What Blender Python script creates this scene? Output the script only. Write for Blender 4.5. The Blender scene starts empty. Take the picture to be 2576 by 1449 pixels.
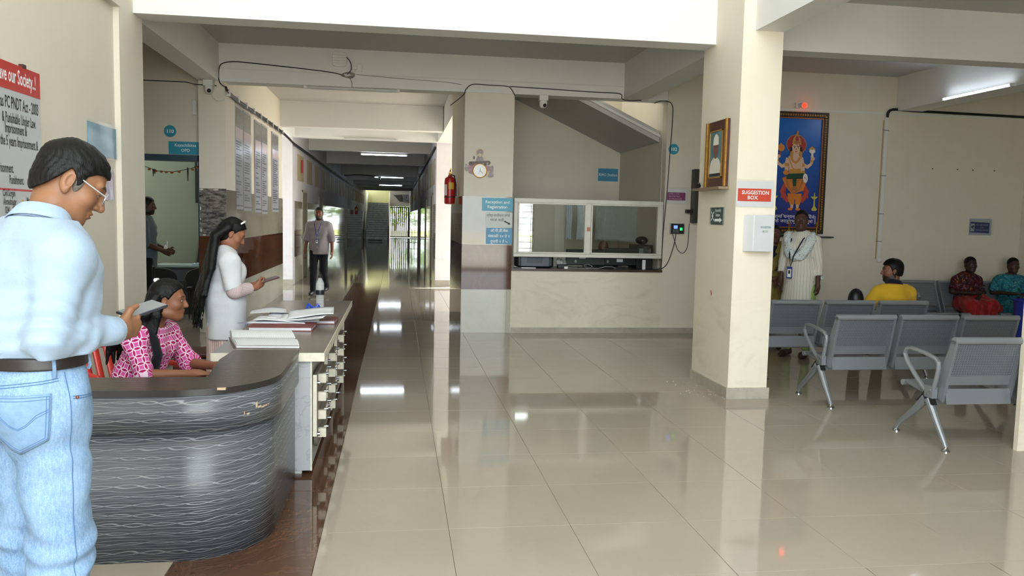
import bpy, math, random
import numpy as np
from mathutils import Vector, Matrix
from mathutils.bvhtree import BVHTree

S = bpy.context.scene
COL = S.collection
random.seed(7)
RNG = np.random.default_rng(7)
R = math.radians
CAMH = 1.57

# ---------------------------------------------------------------- camera, world, light, exposure
yaw, pitch, roll = R(8.17047), R(4.90652), R(1.23786)
fw = Vector((math.sin(yaw)*math.cos(pitch), math.cos(yaw)*math.cos(pitch), -math.sin(pitch)))
rt = Vector((math.cos(yaw), -math.sin(yaw), 0))
up = rt.cross(fw)
rt2 = math.cos(roll)*rt + math.sin(roll)*up
up2 = -math.sin(roll)*rt + math.cos(roll)*up
cam = bpy.data.cameras.new('camera')
cam.sensor_width = 36.0
FPX = 2030.9
cam.lens = FPX/2576*36
cam.clip_start, cam.clip_end = 0.05, 400
camo = bpy.data.objects.new('camera', cam)
COL.objects.link(camo)
mw = Matrix((rt2, up2, -fw)).transposed().to_4x4()
mw.translation = (0, 0, CAMH)
camo.matrix_world = mw
S.camera = camo

S.view_settings.view_transform = 'Standard'
S.view_settings.look = 'None'
S.view_settings.gamma = 1
S.view_settings.use_curve_mapping = False
S.view_settings.exposure = 0.2
S.cycles.use_denoising = True
S.cycles.max_bounces = 8
S.cycles.diffuse_bounces = 6
S.cycles.glossy_bounces = 4
S.cycles.transmission_bounces = 6
S.cycles.transparent_max_bounces = 8
S.cycles.caustics_reflective = False
S.cycles.caustics_refractive = False
S.cycles.sample_clamp_indirect = 6

W = bpy.data.worlds.new('daylight')
S.world = W
W.use_nodes = True
wn = W.node_tree
bg = wn.nodes['Background']
bg.inputs['Color'].default_value = (0.87, 0.95, 1.0, 1)
bg.inputs['Strength'].default_value = 7.6

sun = bpy.data.lights.new('sun', 'SUN'); sun.energy = 32; sun.angle = R(.6); sun.color = (1, .98, .95)
suno = bpy.data.objects.new('sun', sun); COL.objects.link(suno)
suno.rotation_euler = Vector((-.52, -.2, -.83)).to_track_quat('-Z', 'Y').to_euler()

def portal(loc, rot, sx, sy):
    l = bpy.data.lights.new('daylight_portal', 'AREA')
    l.shape = 'RECTANGLE'
    l.size, l.size_y = sx, sy
    l.cycles.is_portal = True
    o = bpy.data.objects.new('daylight_portal', l)
    COL.objects.link(o)
    o.location = loc
    o.rotation_euler = rot
portal((.4, -2.6, 3.5), (R(90), 0, 0), 5.6, 7.0)          # entrance, light travels +Y
portal((4.25, 16.1, 1.86), (0, R(90), 0), 3.7, 5.2)        # court right of the corridor, light travels -X
portal((-5.05, 17.4, 1.86), (0, R(-90), 0), 3.7, 2.2)      # court left of the corridor
portal((0.1, 60.6, 1.15), (R(-90), 0, 0), 1.5, 2.3)        # gate at the far end

# ---------------------------------------------------------------- helpers
def lin(h):
    if isinstance(h, str):
        v = [int(h[i:i+2], 16)/255 for i in (0, 2, 4)]
    else:
        v = [c/255 for c in h]
    return tuple(c/12.92 if c <= .04045 else ((c+.055)/1.055)**2.4 for c in v)

MATS = {}
def nd(nt, t, **kw):
    n = nt.nodes.new(t)
    for k, v in kw.items():
        setattr(n, k, v)
    return n
def mth(nt, op, a, b=None, c=None):
    n = nt.nodes.new('ShaderNodeMath'); n.operation = op
    for i, v in enumerate((a, b, c)):
        if v is None: continue
        if isinstance(v, (int, float)): n.inputs[i].default_value = v
        else: nt.links.new(v, n.inputs[i])
    return n.outputs[0]
def mixc(nt, fac, a, b, mode='MIX'):
    n = nt.nodes.new('ShaderNodeMix'); n.data_type = 'RGBA'; n.blend_type = mode
    for s, v in ((n.inputs[0], fac), (n.inputs[6], a), (n.inputs[7], b)):
        if isinstance(v, (int, float)): s.default_value = v
        elif isinstance(v, tuple): s.default_value = (*v[:3], 1)
        else: nt.links.new(v, s)
    return n.outputs[2]
def noise(nt, vec, scale, detail=3, rough=.55, dist=0):
    n = nt.nodes.new('ShaderNodeTexNoise')
    n.inputs['Scale'].default_value = scale; n.inputs['Detail'].default_value = detail
    n.inputs['Roughness'].default_value = rough; n.inputs['Distortion'].default_value = dist
    if vec is not None: nt.links.new(vec, n.inputs['Vector'])
    return n.outputs['Fac']
def ramp(nt, fac, lo, hi):
    n = nt.nodes.new('ShaderNodeMapRange'); n.clamp = True
    nt.links.new(fac, n.inputs[0]); n.inputs[1].default_value = lo; n.inputs[2].default_value = hi
    return n.outputs[0]
def objc(nt):
    return nt.nodes.new('ShaderNodeTexCoord').outputs['Object']
def geop(nt):
    return nt.nodes.new('ShaderNodeNewGeometry').outputs['Position']
def mapv(nt, vec, sc=(1, 1, 1), loc=(0, 0, 0), rot=(0, 0, 0)):
    n = nt.nodes.new('ShaderNodeMapping'); nt.links.new(vec, n.inputs[0])
    n.inputs['Scale'].default_value = sc; n.inputs['Location'].default_value = loc; n.inputs['Rotation'].default_value = rot
    return n.outputs[0]
def sep(nt, vec):
    n = nt.nodes.new('ShaderNodeSeparateXYZ'); nt.links.new(vec, n.inputs[0]); return n.outputs
def attr(nt, name):
    n = nt.nodes.new('ShaderNodeAttribute'); n.attribute_name = name; return n
def bump(nt, b, h, strength=.2, dist=.01):
    n = nt.nodes.new('ShaderNodeBump'); n.inputs['Strength'].default_value = strength; n.inputs['Distance'].default_value = dist
    nt.links.new(h, n.inputs['Height']); nt.links.new(n.outputs[0], b.inputs['Normal'])

def newmat(name, col='808080', rough=.6, metal=0., spec=.5):
    m = bpy.data.materials.new(name); m.use_nodes = True
    nt = m.node_tree; b = nt.nodes['Principled BSDF']
    b.inputs['Base Color'].default_value = (*lin(col), 1)
    b.inputs['Roughness'].default_value = rough; b.inputs['Metallic'].default_value = metal
    b.inputs['Specular IOR Level'].default_value = spec
    MATS[name] = m
    return m, nt, b
def mat(name, col, rough=.6, metal=0., spec=.5, var=0., scale=4., col2=None, bmp=0., bscale=60., coat=0.):
    if name in MATS: return MATS[name]
    m, nt, b = newmat(name, col, rough, metal, spec)
    if var or col2:
        f = noise(nt, objc(nt), scale, 4)
        a = lin(col); c2 = lin(col2) if col2 else tuple(c*(1-var) for c in a)
        nt.links.new(mixc(nt, ramp(nt, f, .35, .65), a, c2), b.inputs['Base Color'])
    if bmp:
        bump(nt, b, noise(nt, objc(nt), bscale, 3), bmp)
    b.inputs['Coat Weight'].default_value = coat
    b.inputs['Coat Roughness'].default_value = .06
    return m
def emis(name, col, strength):
    m, nt, b = newmat(name, col, .5)
    b.inputs['Emission Color'].default_value = (*lin(col), 1); b.inputs['Emission Strength'].default_value = strength
    return m

class MB:
    """collects shapes and builds them as one mesh object"""
    def __init__(s): s.v = []; s.f = []; s.uv = None
    def add(s, vs, fs):
        o = len(s.v); s.v += [tuple(p) for p in vs]; s.f += [tuple(i+o for i in f) for f in fs]; return s
    def box(s, x0, x1, y0, y1, z0, z1):
        return s.add([(x0,y0,z0),(x1,y0,z0),(x1,y1,z0),(x0,y1,z0),(x0,y0,z1),(x1,y0,z1),(x1,y1,z1),(x0,y1,z1)],
                     [(0,3,2,1),(4,5,6,7),(0,1,5,4),(1,2,6,5),(2,3,7,6),(3,0,4,7)])
    def hexa(s, a, b):   # two quads
        return s.add(list(a)+list(b), [(0,3,2,1),(4,5,6,7),(0,1,5,4),(1,2,6,5),(2,3,7,6),(3,0,4,7)])
    def beam(s, p, q, w, h, up=(0,0,1)):
        p, q = Vector(p), Vector(q); d = (q-p).normalized(); u = Vector(up)
        if abs(d.dot(u)) > .99: u = Vector((0,1,0))
        sd = d.cross(u).normalized()*w/2; u = sd.cross(d).normalized()*h/2
        return s.hexa([p-sd-u,p+sd-u,p+sd+u,p-sd+u],[q-sd-u,q+sd-u,q+sd+u,q-sd+u])
    def tube(s, pts, r, n=8, caps=True, closed=False):
        pts = [Vector(p) for p in pts]; m = len(pts)
        rs = r if isinstance(r, (list, tuple)) else [r]*m
        t0 = (pts[1]-pts[0]).normalized()
        a = Vector((0,0,1)) if abs(t0.z) < .9 else Vector((1,0,0))
        u = t0.cross(a).normalized(); vs = []
        for i, p in enumerate(pts):
            if closed: t = (pts[(i+1)%m]-pts[i-1]).normalized()
            else: t = (pts[min(i+1,m-1)]-pts[max(i-1,0)]).normalized()
            u = (u-t*u.dot(t)); u = u.normalized() if u.length > 1e-6 else t.orthogonal().normalized()
            w = t.cross(u)
            for k in range(n):
                g = 2*math.pi*k/n
                vs.append(p+(u*math.cos(g)+w*math.sin(g))*rs[i])
        fs = []
        for i in range(m if closed else m-1):
            j = (i+1) % m
            for k in range(n):
                l = (k+1) % n
                fs.append((i*n+k, i*n+l, j*n+l, j*n+k))
        if caps and not closed:
            fs.append(tuple(reversed(range(n)))); fs.append(tuple((m-1)*n+k for k in range(n)))
        return s.add(vs, fs)
    def cyl(s, p, q, r, n=16, r2=None):
        return s.tube([p, q], [r, r if r2 is None else r2], n)
    def lathe(s, prof, c=(0,0,0), n=20, ax=(0,0,1)):
        ax = Vector(ax).normalized(); u = ax.orthogonal().normalized(); w = ax.cross(u); c = Vector(c); vs = []; fs = []
        for r, z in prof:
            for k in range(n):
                g = 2*math.pi*k/n; vs.append(c+ax*z+(u*math.cos(g)+w*math.sin(g))*max(r, 1e-4))
        m = len(prof)
        for i in range(m-1):
            for k in range(n):
                l = (k+1) % n; fs.append((i*n+k, i*n+l, (i+1)*n+l, (i+1)*n+k))
        fs.append(tuple(reversed(range(n)))); fs.append(tuple((m-1)*n+k for k in range(n)))
        return s.add(vs, fs)
    def sphere(s, c, r, n=12, rot=None):
        r = (r,r,r) if isinstance(r, (int, float)) else r; c = Vector(c); vs = []; fs = []; m = n//2+1
        for i in range(m):
            t = math.pi*i/(m-1)
            for k in range(n):
                g = 2*math.pi*k/n
                p = Vector((r[0]*math.sin(t)*math.cos(g), r[1]*math.sin(t)*math.sin(g), r[2]*math.cos(t)))
                if rot is not None: p = rot @ p
                vs.append(c+p)
        for i in range(m-1):
            for k in range(n):
                l = (k+1) % n; fs.append((i*n+k, (i+1)*n+k, (i+1)*n+l, i*n+l))
        return s.add(vs, fs)
    def prism(s, pts, a, b):   # polygon points (3D) offset by vectors a and b
        n = len(pts); a, b = Vector(a), Vector(b); P = [Vector(p) for p in pts]
        vs = [p+a for p in P]+[p+b for p in P]
        fs = [tuple(reversed(range(n))), tuple(range(n, 2*n))]+[(i, (i+1)%n, n+(i+1)%n, n+i) for i in range(n)]
        return s.add(vs, fs)
    def grid(s, fn, nu, nv):
        vs = [fn(i/nu, j/nv) for j in range(nv+1) for i in range(nu+1)]
        fs = [(j*(nu+1)+i, j*(nu+1)+i+1, (j+1)*(nu+1)+i+1, (j+1)*(nu+1)+i) for j in range(nv) for i in range(nu)]
        return s.add(vs, fs)
    def build(s, name, m, parent=None, bevel=0., sharp=35, solid=0., kind=None, data=None):
        me = bpy.data.meshes.new(name)
        V = np.array(s.v, dtype=np.float32)
        off = np.zeros(3)
        if parent is None:
            lo, hi = V.min(0), V.max(0); off = np.array([(lo[0]+hi[0])/2, (lo[1]+hi[1])/2, lo[2]])
        me.from_pydata((V-off).tolist(), [], s.f)
        me.materials.append(MATS[m] if isinstance(m, str) else m)
        me.polygons.foreach_set('use_smooth', [True]*len(me.polygons))
        me.update(); me.set_sharp_from_angle(angle=R(sharp))
        if s.uv is not None:
            at = me.attributes.new('pat', 'FLOAT_VECTOR', 'POINT'); at.data.foreach_set('vector', np.array(s.uv, dtype=np.float32).ravel())
        o = bpy.data.objects.new(name, me); COL.objects.link(o)
        if parent is None: o.location = off
        else: setpar(o, parent)
        if solid:
            k = o.modifiers.new('thickness', 'SOLIDIFY'); k.thickness = solid; k.offset = 0
        if bevel:
            k = o.modifiers.new('bevel', 'BEVEL'); k.width = bevel; k.segments = 2; k.limit_method = 'ANGLE'; k.angle_limit = R(40); k.harden_normals = False
        if kind: o['kind'] = kind
        return o
def setpar(o, p):
    o.parent = p
    if p.parent is None: o.matrix_parent_inverse = p.matrix_basis.inverted()
def tag(o, label=None, cat=None, group=None, kind=None):
    for k, v in (('label', label), ('category', cat), ('group', group), ('kind', kind)):
        if v: o[k] = v
    return o
def thing(name, label, cat, loc, group=None, rz=0.):
    o = bpy.data.objects.new(name, None); COL.objects.link(o)
    o.empty_display_size = .1; o.location = loc; o.rotation_euler = (0, 0, rz)
    return tag(o, label, cat, group)
def copy_tree(o, parent=None, off=None, rz=None):
    c = o.copy(); COL.objects.link(c)
    if parent is not None: c.parent = parent; c.matrix_parent_inverse = o.matrix_parent_inverse.copy()
    if off is not None: c.location = Vector(o.location)+Vector(off)
    if rz is not None: c.rotation_euler = (0, 0, rz)
    for ch in o.children: copy_tree(ch, c)
    return c
def struct(name, mb, m, **kw):
    return tag(mb.build(name, m, **kw), kind='structure')
class Plane:
    """a flat face in the world: origin, right and up directions; d counts outwards"""
    def __init__(s, o, u, v=(0,0,1)):
        s.o, s.u, s.v = Vector(o), Vector(u).normalized(), Vector(v).normalized(); s.n = s.u.cross(s.v)
    def __call__(s, x, y, d=0.): return s.o+s.u*x+s.v*y+s.n*d
    def poly(s, mb, pts, d0, d1): return mb.prism([s(x, y) for x, y in pts], s.n*d0, s.n*d1)
    def rect(s, mb, x0, x1, y0, y1, d0, d1): return s.poly(mb, [(x0,y0),(x1,y0),(x1,y1),(x0,y1)], d0, d1)
def P_back(y): return Plane((0, y, 0), (1, 0, 0))             # faces the camera (-Y); plane x = X, y = Z
def ell(cx, cy, rx, ry, n=20, a0=0., a1=360., rot=0.):
    c, s_ = math.cos(R(rot)), math.sin(R(rot)); out = []
    for i in range(n if a1-a0 >= 360 else n+1):
        g = R(a0+(a1-a0)*i/n); x, y = rx*math.cos(g), ry*math.sin(g)
        out.append((cx+x*c-y*s_, cy+x*s_+y*c))
    return out
def text(pl, body, x, y, size, m, parent, d=.001, align='LEFT', wscale=1., bold=0., name='lettering', shear=0., width=None, sp=1.):
    c = bpy.data.curves.new('t', 'FONT'); c.body = body; c.size = size; c.align_x = align; c.resolution_u = 2
    c.offset = bold*size; c.space_character = sp; c.shear = shear; c.space_line = 1.0
    o = bpy.data.objects.new('t', c); COL.objects.link(o)
    me = o.to_mesh(); V = [tuple(v.co) for v in me.vertices]; F = [tuple(p.vertices) for p in me.polygons]
    o.to_mesh_clear(); bpy.data.objects.remove(o); bpy.data.curves.remove(c)
    if not V: return None
    if width is not None:
        xs = [v[0] for v in V]; wscale = width/(max(xs)-min(xs)+1e-9)
    mb = MB(); mb.add([pl(x+v[0]*wscale, y+v[1], d) for v in V], F)
    return mb.build(name, m, parent)

def inview(x, y, z):
    p = Vector((x, y, z-CAMH)); d = p.dot(fw)
    if d < .2: return False
    a, b = FPX*p.dot(rt2)/d, FPX*p.dot(up2)/d
    return abs(a) < 1330 and abs(b) < 770

# ---------------------------------------------------------------- materials of the setting
def paint(name, col, dirt, rough=.55, amt=.35, low=0.):
    m, nt, b = newmat(name, col, rough, spec=.3)
    p = geop(nt); f = noise(nt, p, 1.3, 5, .6); g = noise(nt, mapv(nt, p, (5, 5, .7)), 1.5, 4, .6)
    a = mixc(nt, mth(nt, 'MULTIPLY', ramp(nt, f, .45, .8), amt), lin(col), lin(dirt))
    a = mixc(nt, mth(nt, 'MULTIPLY', ramp(nt, g, .55, .8), amt*.6), a, lin(dirt))
    if low:
        z = sep(nt, p)[2]; h = noise(nt, mapv(nt, p, (1.0, 1.0, 2.2), rot=(0, .5, 0)), 1.6, 8, .72, 1.2)
        k = mth(nt, 'MULTIPLY', ramp(nt, h, .48, .72), mth(nt, 'MULTIPLY', mth(nt, 'SUBTRACT', 1.0, ramp(nt, z, .7, 1.0)), low))
        a = mixc(nt, k, a, lin('9a8768'))
    nt.links.new(a, b.inputs['Base Color'])
    bump(nt, b, noise(nt, p, 35, 4), .12, .004)
    return m
paint('cream_paint', 'd9d2c3', 'c9c0ab')
paint('cream_paint_scuffed', 'dad2c0', 'c9bfa8', low=.3)
paint('pillar_paint', 'e4dcca', 'd0c6ac', low=.25)
paint('white_paint', 'e3e4e3', 'd4d5d4', amt=.3)
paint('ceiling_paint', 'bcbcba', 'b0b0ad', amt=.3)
paint('green_paint', '6b786c', '627064', amt=.3)  # pale green wall darkened, so the dim room's shade sits in the colour
paint('lilac_paint', 'dcdbe2', 'c4bfc2', amt=.4, low=.3)

def tilemat(name, col, col2, vein, rough=.08, scale=3., veinamt=.5):
    m, nt, b = newmat(name, col, rough)
    p = geop(nt); oi = nt.nodes.new('ShaderNodeObjectInfo')
    f = noise(nt, p, scale, 5, .6, .4)
    a = mixc(nt, ramp(nt, f, .3, .7), lin(col), lin(col2))
    v = noise(nt, p, scale*.8, 7, .65, 1.6)
    k = mth(nt, 'SUBTRACT', 1.0, ramp(nt, mth(nt, 'ABSOLUTE', mth(nt, 'SUBTRACT', v, .5)), 0., .018))
    a = mixc(nt, mth(nt, 'MULTIPLY', k, veinamt), a, lin(vein))
    a = mixc(nt, mth(nt, 'MULTIPLY', oi.outputs['Random'], .12), a, lin(col2))
    nt.links.new(a, b.inputs['Base Color'])
    b.inputs['Roughness'].default_value = rough
    return m
tilemat('beige_tile', 'aaa091', 'a49a8a', '988e7e', .05, 1.2, .12)
tilemat('brown_tile', '5d4231', '503829', '84664f', .06, 2.2, .3)
tilemat('brown_wall_tile', '57341f', '47291a', '6f4a34', .05, 2.5, .35)
tilemat('beige_wall_tile', 'a39c8b', '98917f', '8c8573', .05, 2., .15)
tilemat('cream_wall_tile', 'b9b6a8', 'aeab9c', '9f9c8c', .05, 2., .15)
tilemat('skirting_tile', 'b5b0a2', 'a39d8e', '8c8678', .1, 4., .3)
mat('grout', '6a6152', .8)
mat('corridor_tile', 'aaa79c', .045, col2='a09d92', scale=1.)
m, nt, b = newmat('concrete_patch', '77736b', .95)
p = geop(nt); f = noise(nt, mapv(nt, p, (3, 3, 12)), 3, 6, .75)
nt.links.new(mixc(nt, ramp(nt, f, .42, .58), lin('3c3935'), lin('8f8b82')), b.inputs['Base Color']); bump(nt, b, f, .8, .02)

# ---------------------------------------------------------------- floor with tiles
T, XT0, YT0 = .6273, -.355, 3.965
fl = struct('floor', MB().box(-6, 9.4, -4, 62, -.12, -.005), 'grout')
def tile_mesh(m):
    mb = MB(); h = T/2-.0011; e = .0010
    mb.add([(-h,-h,-.005),(h,-h,-.005),(h,h,-.005),(-h,h,-.005),(-h,-h,-.0006),(h,-h,-.0006),(h,h,-.0006),(-h,h,-.0006),
            (-h+e,-h+e,0),(h-e,-h+e,0),(h-e,h-e,0),(-h+e,h-e,0)],
           [(8,9,10,11),(0,1,5,4),(1,2,6,5),(2,3,7,6),(3,0,4,7),(4,5,9,8),(5,6,10,9),(6,7,11,10),(7,4,8,11)])
    me = bpy.data.meshes.new('tile'); me.from_pydata(mb.v, [], mb.f); me.materials.append(MATS[m]); return me
TM = {k: tile_mesh(k) for k in ('beige_tile', 'brown_tile')}
cand = []
for i in range(-8, 17):
    for j in range(-9, 95):
        x, y = XT0+(i+.5)*T, YT0+(j+.5)*T
        if y > 60.3: continue
        if y > 13.4 and not (-2.75 < x < 1.3) and y > 19: continue
        if x > 9.2 or x < -5.6: continue
        d = math.hypot(x, y); brown = (i == -1 and 3.0 < y < 18.9)
        vis = inview(x, y, 0) or inview(x-.3, y-.3, 0) or inview(x+.3, y-.3, 0)
        cand.append((not vis, d, x, y, 'brown_tile' if brown else 'beige_tile'))
cand.sort()
for _, d, x, y, k in cand[:296]:
    o = bpy.data.objects.new('tile', TM[k]); COL.objects.link(o); setpar(o, fl); o.location = (x, y, random.uniform(0, .0004))
rest = {'beige_tile': MB(), 'brown_tile': MB()}
for _, d, x, y, k in cand[296:]:
    h = T/2-.0016; rest[k].add([(x-h,y-h,0),(x+h,y-h,0),(x+h,y+h,0),(x-h,y+h,0)], [(0,1,2,3)])
for k, mb in rest.items():
    if mb.v: mb.build('tile_field', k, fl, kind='stuff')

# ---------------------------------------------------------------- shell
CZ, BZ = 3.72, 3.24
struct('ground', MB().box(-60, 60, -60, 160, -.4, -.125), mat('outdoor_ground', 'cbc7bd', .9, col2='b9b4a6', scale=.3))
struct('ceiling', MB().box(-4.9, 1.05, 7.41, 13.5, CZ, CZ+.2).box(1.05, 3.69, 7.41, 11.2, CZ, CZ+.2).box(1.05, 3.69, 13.3, 13.5, CZ, CZ+.2).box(3.69, 9.4, 7.41, 13.5, CZ, CZ+.2).box(3.2, 9.4, -2.5, 7.41, CZ, CZ+.2).box(-2.7, 1.4, 13.5, 57.6, CZ, CZ+.2).box(-.6, 1.4, 57.6, 60.3, CZ, CZ+.2).box(1.4, 4.2, 13.5, 18.7, CZ, CZ+.2).box(-5, -2.7, 16.1, 18.7, CZ, CZ+.2), 'ceiling_paint')  # last two boxes: unseen court roofs, added to reduce the daylight
struct('wall_atrium', MB().box(-2.6, 3.32, 7.5, 7.69, CZ+.2, 7).box(-2.6, -2.235, -2.5, 7.6, CZ, 7).box(3.06, 3.3, -2.5, 7.6, CZ+.2, 7).box(-2.6, 3.32, -2.5, 7.69, 7, 7.2), 'white_paint')
struct('wall_stairwell_added_lid', MB().box(.9, 1.05, 11.1, 13.45, CZ+.2, 6).box(3.69, 3.85, 11.1, 13.45, CZ+.2, 6).box(1.05, 3.69, 11.05, 11.2, CZ+.2, 6).box(1.05, 3.69, 13.3, 13.45, CZ+.2, 6).box(.9, 3.85, 11.05, 12.75, 6, 6.2), 'cream_paint')  # last box is an unseen lid, added to dim the stairwell's sky light
struct('wall_court_added', MB().box(1.2, 2.35, 18.6, 18.75, 0, CZ).box(-5, -2.53, 16.2, 16.3, 0, CZ).box(-5, -2.52, 18.56, 18.7, 0, CZ).box(4.1, 4.2, 13.5, 18.7, 2.2, CZ).box(-5, -4.9, 16.2, 18.7, 2.6, CZ), 'white_paint')  # unseen court walls and hanging lintels, added to hold back daylight
struct('wall_left', MB().box(-2.5, -2.28, -2.5, 7.05, 0, CZ), 'cream_paint')
struct('trim_1', MB().box(-2.5, -2.235, 7.05, 7.66, 0, CZ), 'cream_paint')
struct('trim_2', MB().box(-2.5, -2.22, -2.5, 7.05, 3.2, CZ), 'cream_paint')
struct('baseboard_left', MB().box(-2.28, -2.262, -2.5, 7.05, 0, .1), 'skirting_tile')
struct('wall_foyer', MB().box(-4.9, -4.75, 7.4, 14.4, 0, CZ).box(-4.9, -2.5, 7.4, 7.6, 0, CZ), 'cream_paint')
struct('wall_consulting', MB().box(-4.75, -3.75, 11.2, 11.35, 0, CZ).box(-3.75, -2.53, 11.2, 11.35, 2.31, CZ).box(-2.56, -2.53, 11.2, 11.35, 0, 2.31), 'cream_paint')
struct('wall_room_back', MB().box(-4.75, -2.5, 14.2, 14.4, 0, CZ), 'green_paint')
struct('column_left', MB().box(-2.53, -2.205, 10.95, 11.6, 0, CZ), 'cream_paint')
struct('wall_posters', MB().box(-2.53, -2.225, 11.6, 16.3, 0, CZ), 'cream_paint')
struct('beam_front', MB().box(-2.235, 2.95, 7.41, 7.69, BZ, CZ), 'white_paint')
struct('beam_left', MB().box(-2.52, -2.27, 7.69, 10.93, BZ, CZ), 'white_paint')
struct('beam_right', MB().box(3.06, 3.40, 7.70, 10.93, BZ, CZ), 'white_paint')
struct('beam_middle', MB().box(-2.53, 3.69, 10.93, 11.2, BZ, CZ), 'white_paint')
struct('beam_corridor', MB().box(-2.225, .87, 16.05, 16.3, BZ, CZ), 'white_paint')
struct('beam_court_side', MB().box(.885, 1.25, 13.45, 18.3, BZ, CZ).box(-2.6, -2.225, 16.3, 18.3, BZ, CZ), 'white_paint')
struct('beam_court', MB().box(-2.6, 1.25, 18.3, 18.55, BZ, CZ), 'white_paint')
struct('beam_seating', MB().box(3.32, 9.4, 7.49, 7.74, BZ, CZ), 'white_paint')
struct('beam_entrance', MB().box(3.06, 3.32, -2.5, 6.84, BZ, CZ), 'white_paint')
struct('beam_side', MB().box(7.12, 7.5, 7.74, 10.95, BZ, CZ), 'white_paint')
for yb in (21.9, 27.2, 34.8, 39.2, 43.6, 49, 54.4):
    struct('beam_passage', MB().box(-2.3, .88, yb-.12, yb+.12, BZ, CZ), 'white_paint')
pil = struct('pillar', MB().box(2.95, 3.32, 6.8, 7.7, 0, CZ), 'pillar_paint')
MB().box(2.932, 3.338, 6.782, 7.7, 0, .1).build('skirting', 'skirting_tile', pil)
post = struct('pillar_right', MB().box(4.382, 4.60, 5.06, 5.10, 0, CZ), 'pillar_paint')
struct('wall_right', MB().box(9.25, 9.45, -2.5, 11.1, 0, CZ), 'cream_paint')
struct('wall_front', MB().box(3.3, 9.3, -2.65, -2.5, 0, CZ).box(-6, -2.28, -2.65, -2.5, 0, CZ), 'cream_paint')
struct('wall_seating', MB().box(3.7, 9.3, 10.95, 11.12, 0, CZ), 'cream_paint')
struct('baseboard_back', MB().box(1.565, 9.25, 10.925, 10.952, 0, .075), 'skirting_tile')
# stairwell and reception office
struct('wall_reception', MB().box(1.555, 3.7, 10.95, 11.1, 0, .86), 'cream_paint_scuffed')
struct('column_reception', MB().box(.885, 1.553, 10.95, 11.3, 0, BZ), 'cream_paint')
struct('wall_corridor_near', MB().box(.885, 1.05, 11.3, 13.3, 0, CZ), 'cream_paint')
struct('wall_office_back', MB().box(.885, 2.0, 13.3, 13.45, 0, CZ).box(2.0, 2.25, 13.3, 13.45, 1.85, CZ).box(2.0, 2.25, 13.3, 13.45, 0, .9).box(2.25, 3.9, 13.3, 13.45, 0, CZ), 'cream_paint')
struct('wall_office_right', MB().box(3.695, 3.95, 11.12, 13.3, 0, CZ), 'cream_paint')
# far passage walls
struct('wall_passage_left', MB().box(-2.52, -2.29, 18.42, 60.0, 0, CZ), 'lilac_paint')
struct('wall_passage_right', MB().box(.875, 1.2, 18.6, 60.0, 0, CZ), 'lilac_paint')
struct('wall_end', MB().box(-.52, .9, 60.0, 60.15, 2.27, CZ), 'cream_paint')
struct('baseboard_passage', MB().box(-2.535, -2.28, 18.4, 18.44, 0, .12).box(.865, 1.215, 18.58, 18.62, 0, .12), 'skirting_tile')

# wall tiles, each tile its own piece
def wall_tiles(parent, pl, x0, x1, rows, wid, d0=.0, d1=.014):
    """rows: list of (z0, z1, material)"""
    n = max(1, round((x1-x0)/wid)); cache = {}
    for z0, z1, m in rows:
        x = x0
        while x < x1-.02:
            w = min(wid, x1-x); key = (m, round(w, 3), round(z1-z0, 3))
            if key not in cache:
                mb = MB(); mb.box(-w/2+.0012, w/2-.0012, -(d1-d0), .001, -(z1-z0)/2+.0012, (z1-z0)/2-.0012)
                me = bpy.data.meshes.new('tile'); me.from_pydata(mb.v, [], mb.f); me.materials.append(MATS[m]); cache[key] = me
            o = bpy.data.objects.new('tile', cache[key]); COL.objects.link(o); o.parent = parent
            c = pl(x+w/2, (z0+z1)/2, d0)
            mtx = Matrix(((pl.u.x, -pl.n.x, pl.v.x, c.x), (pl.u.y, -pl.n.y, pl.v.y, c.y), (pl.u.z, -pl.n.z, pl.v.z, c.z), (0,0,0,1)))
            o.matrix_parent_inverse = parent.matrix_basis.inverted(); o.matrix_basis = mtx
            x += wid
ROWS = [(0, .6, 'cream_wall_tile'), (.6, 1.205, 'brown_wall_tile'), (1.205, 1.865, 'beige_wall_tile')]
PB = P_back(10.95)
wall_tiles(bpy.data.objects['column_reception'], PB, .875, 1.555, ROWS, .62)
wall_tiles(bpy.data.objects['wall_corridor_near'], Plane((.885, 0, 0), (0,-1,0)), -13.3, -10.95, ROWS, .6)
wall_tiles(bpy.data.objects['wall_posters'], Plane((-2.225, 0, 0), (0,1,0)), 11.6, 16.3, ROWS, .6)
wall_tiles(bpy.data.objects['column_left'], Plane((-2.205, 0, 0), (0,1,0)), 10.95, 11.6, ROWS, .6)
wall_tiles(bpy.data.objects['column_left'], PB, -2.54, -2.19, [(.0, .62, 'cream_wall_tile'), (.62, 1.26, 'brown_wall_tile')], .6)
MB().box(-2.53, -2.195, 10.938, 10.951, 1.262, 1.875).build('bare_patch', 'concrete_patch', bpy.data.objects['column_left'])
fk = MB()
for x, z, w, h in ((-2.5,1.86,.05,.02),(-2.32,1.86,.09,.018),(-2.515,1.62,.02,.05),(-2.51,1.33,.025,.04),(-2.47,1.275,.06,.02),(-2.3,1.275,.07,.022),(-2.515,1.48,.015,.03)):
    PB.poly(fk, [(x+w*.5*math.cos(t)*random.uniform(.6,1.1), z+h*.6*math.sin(t)*random.uniform(.6,1.1)) for t in [k*math.pi/4 for k in range(8)]], .012, .0155)
fk.build('plaster_flake', mat('plaster', 'cfccc2', .9), bpy.data.objects['column_left'], kind='stuff')
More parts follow.
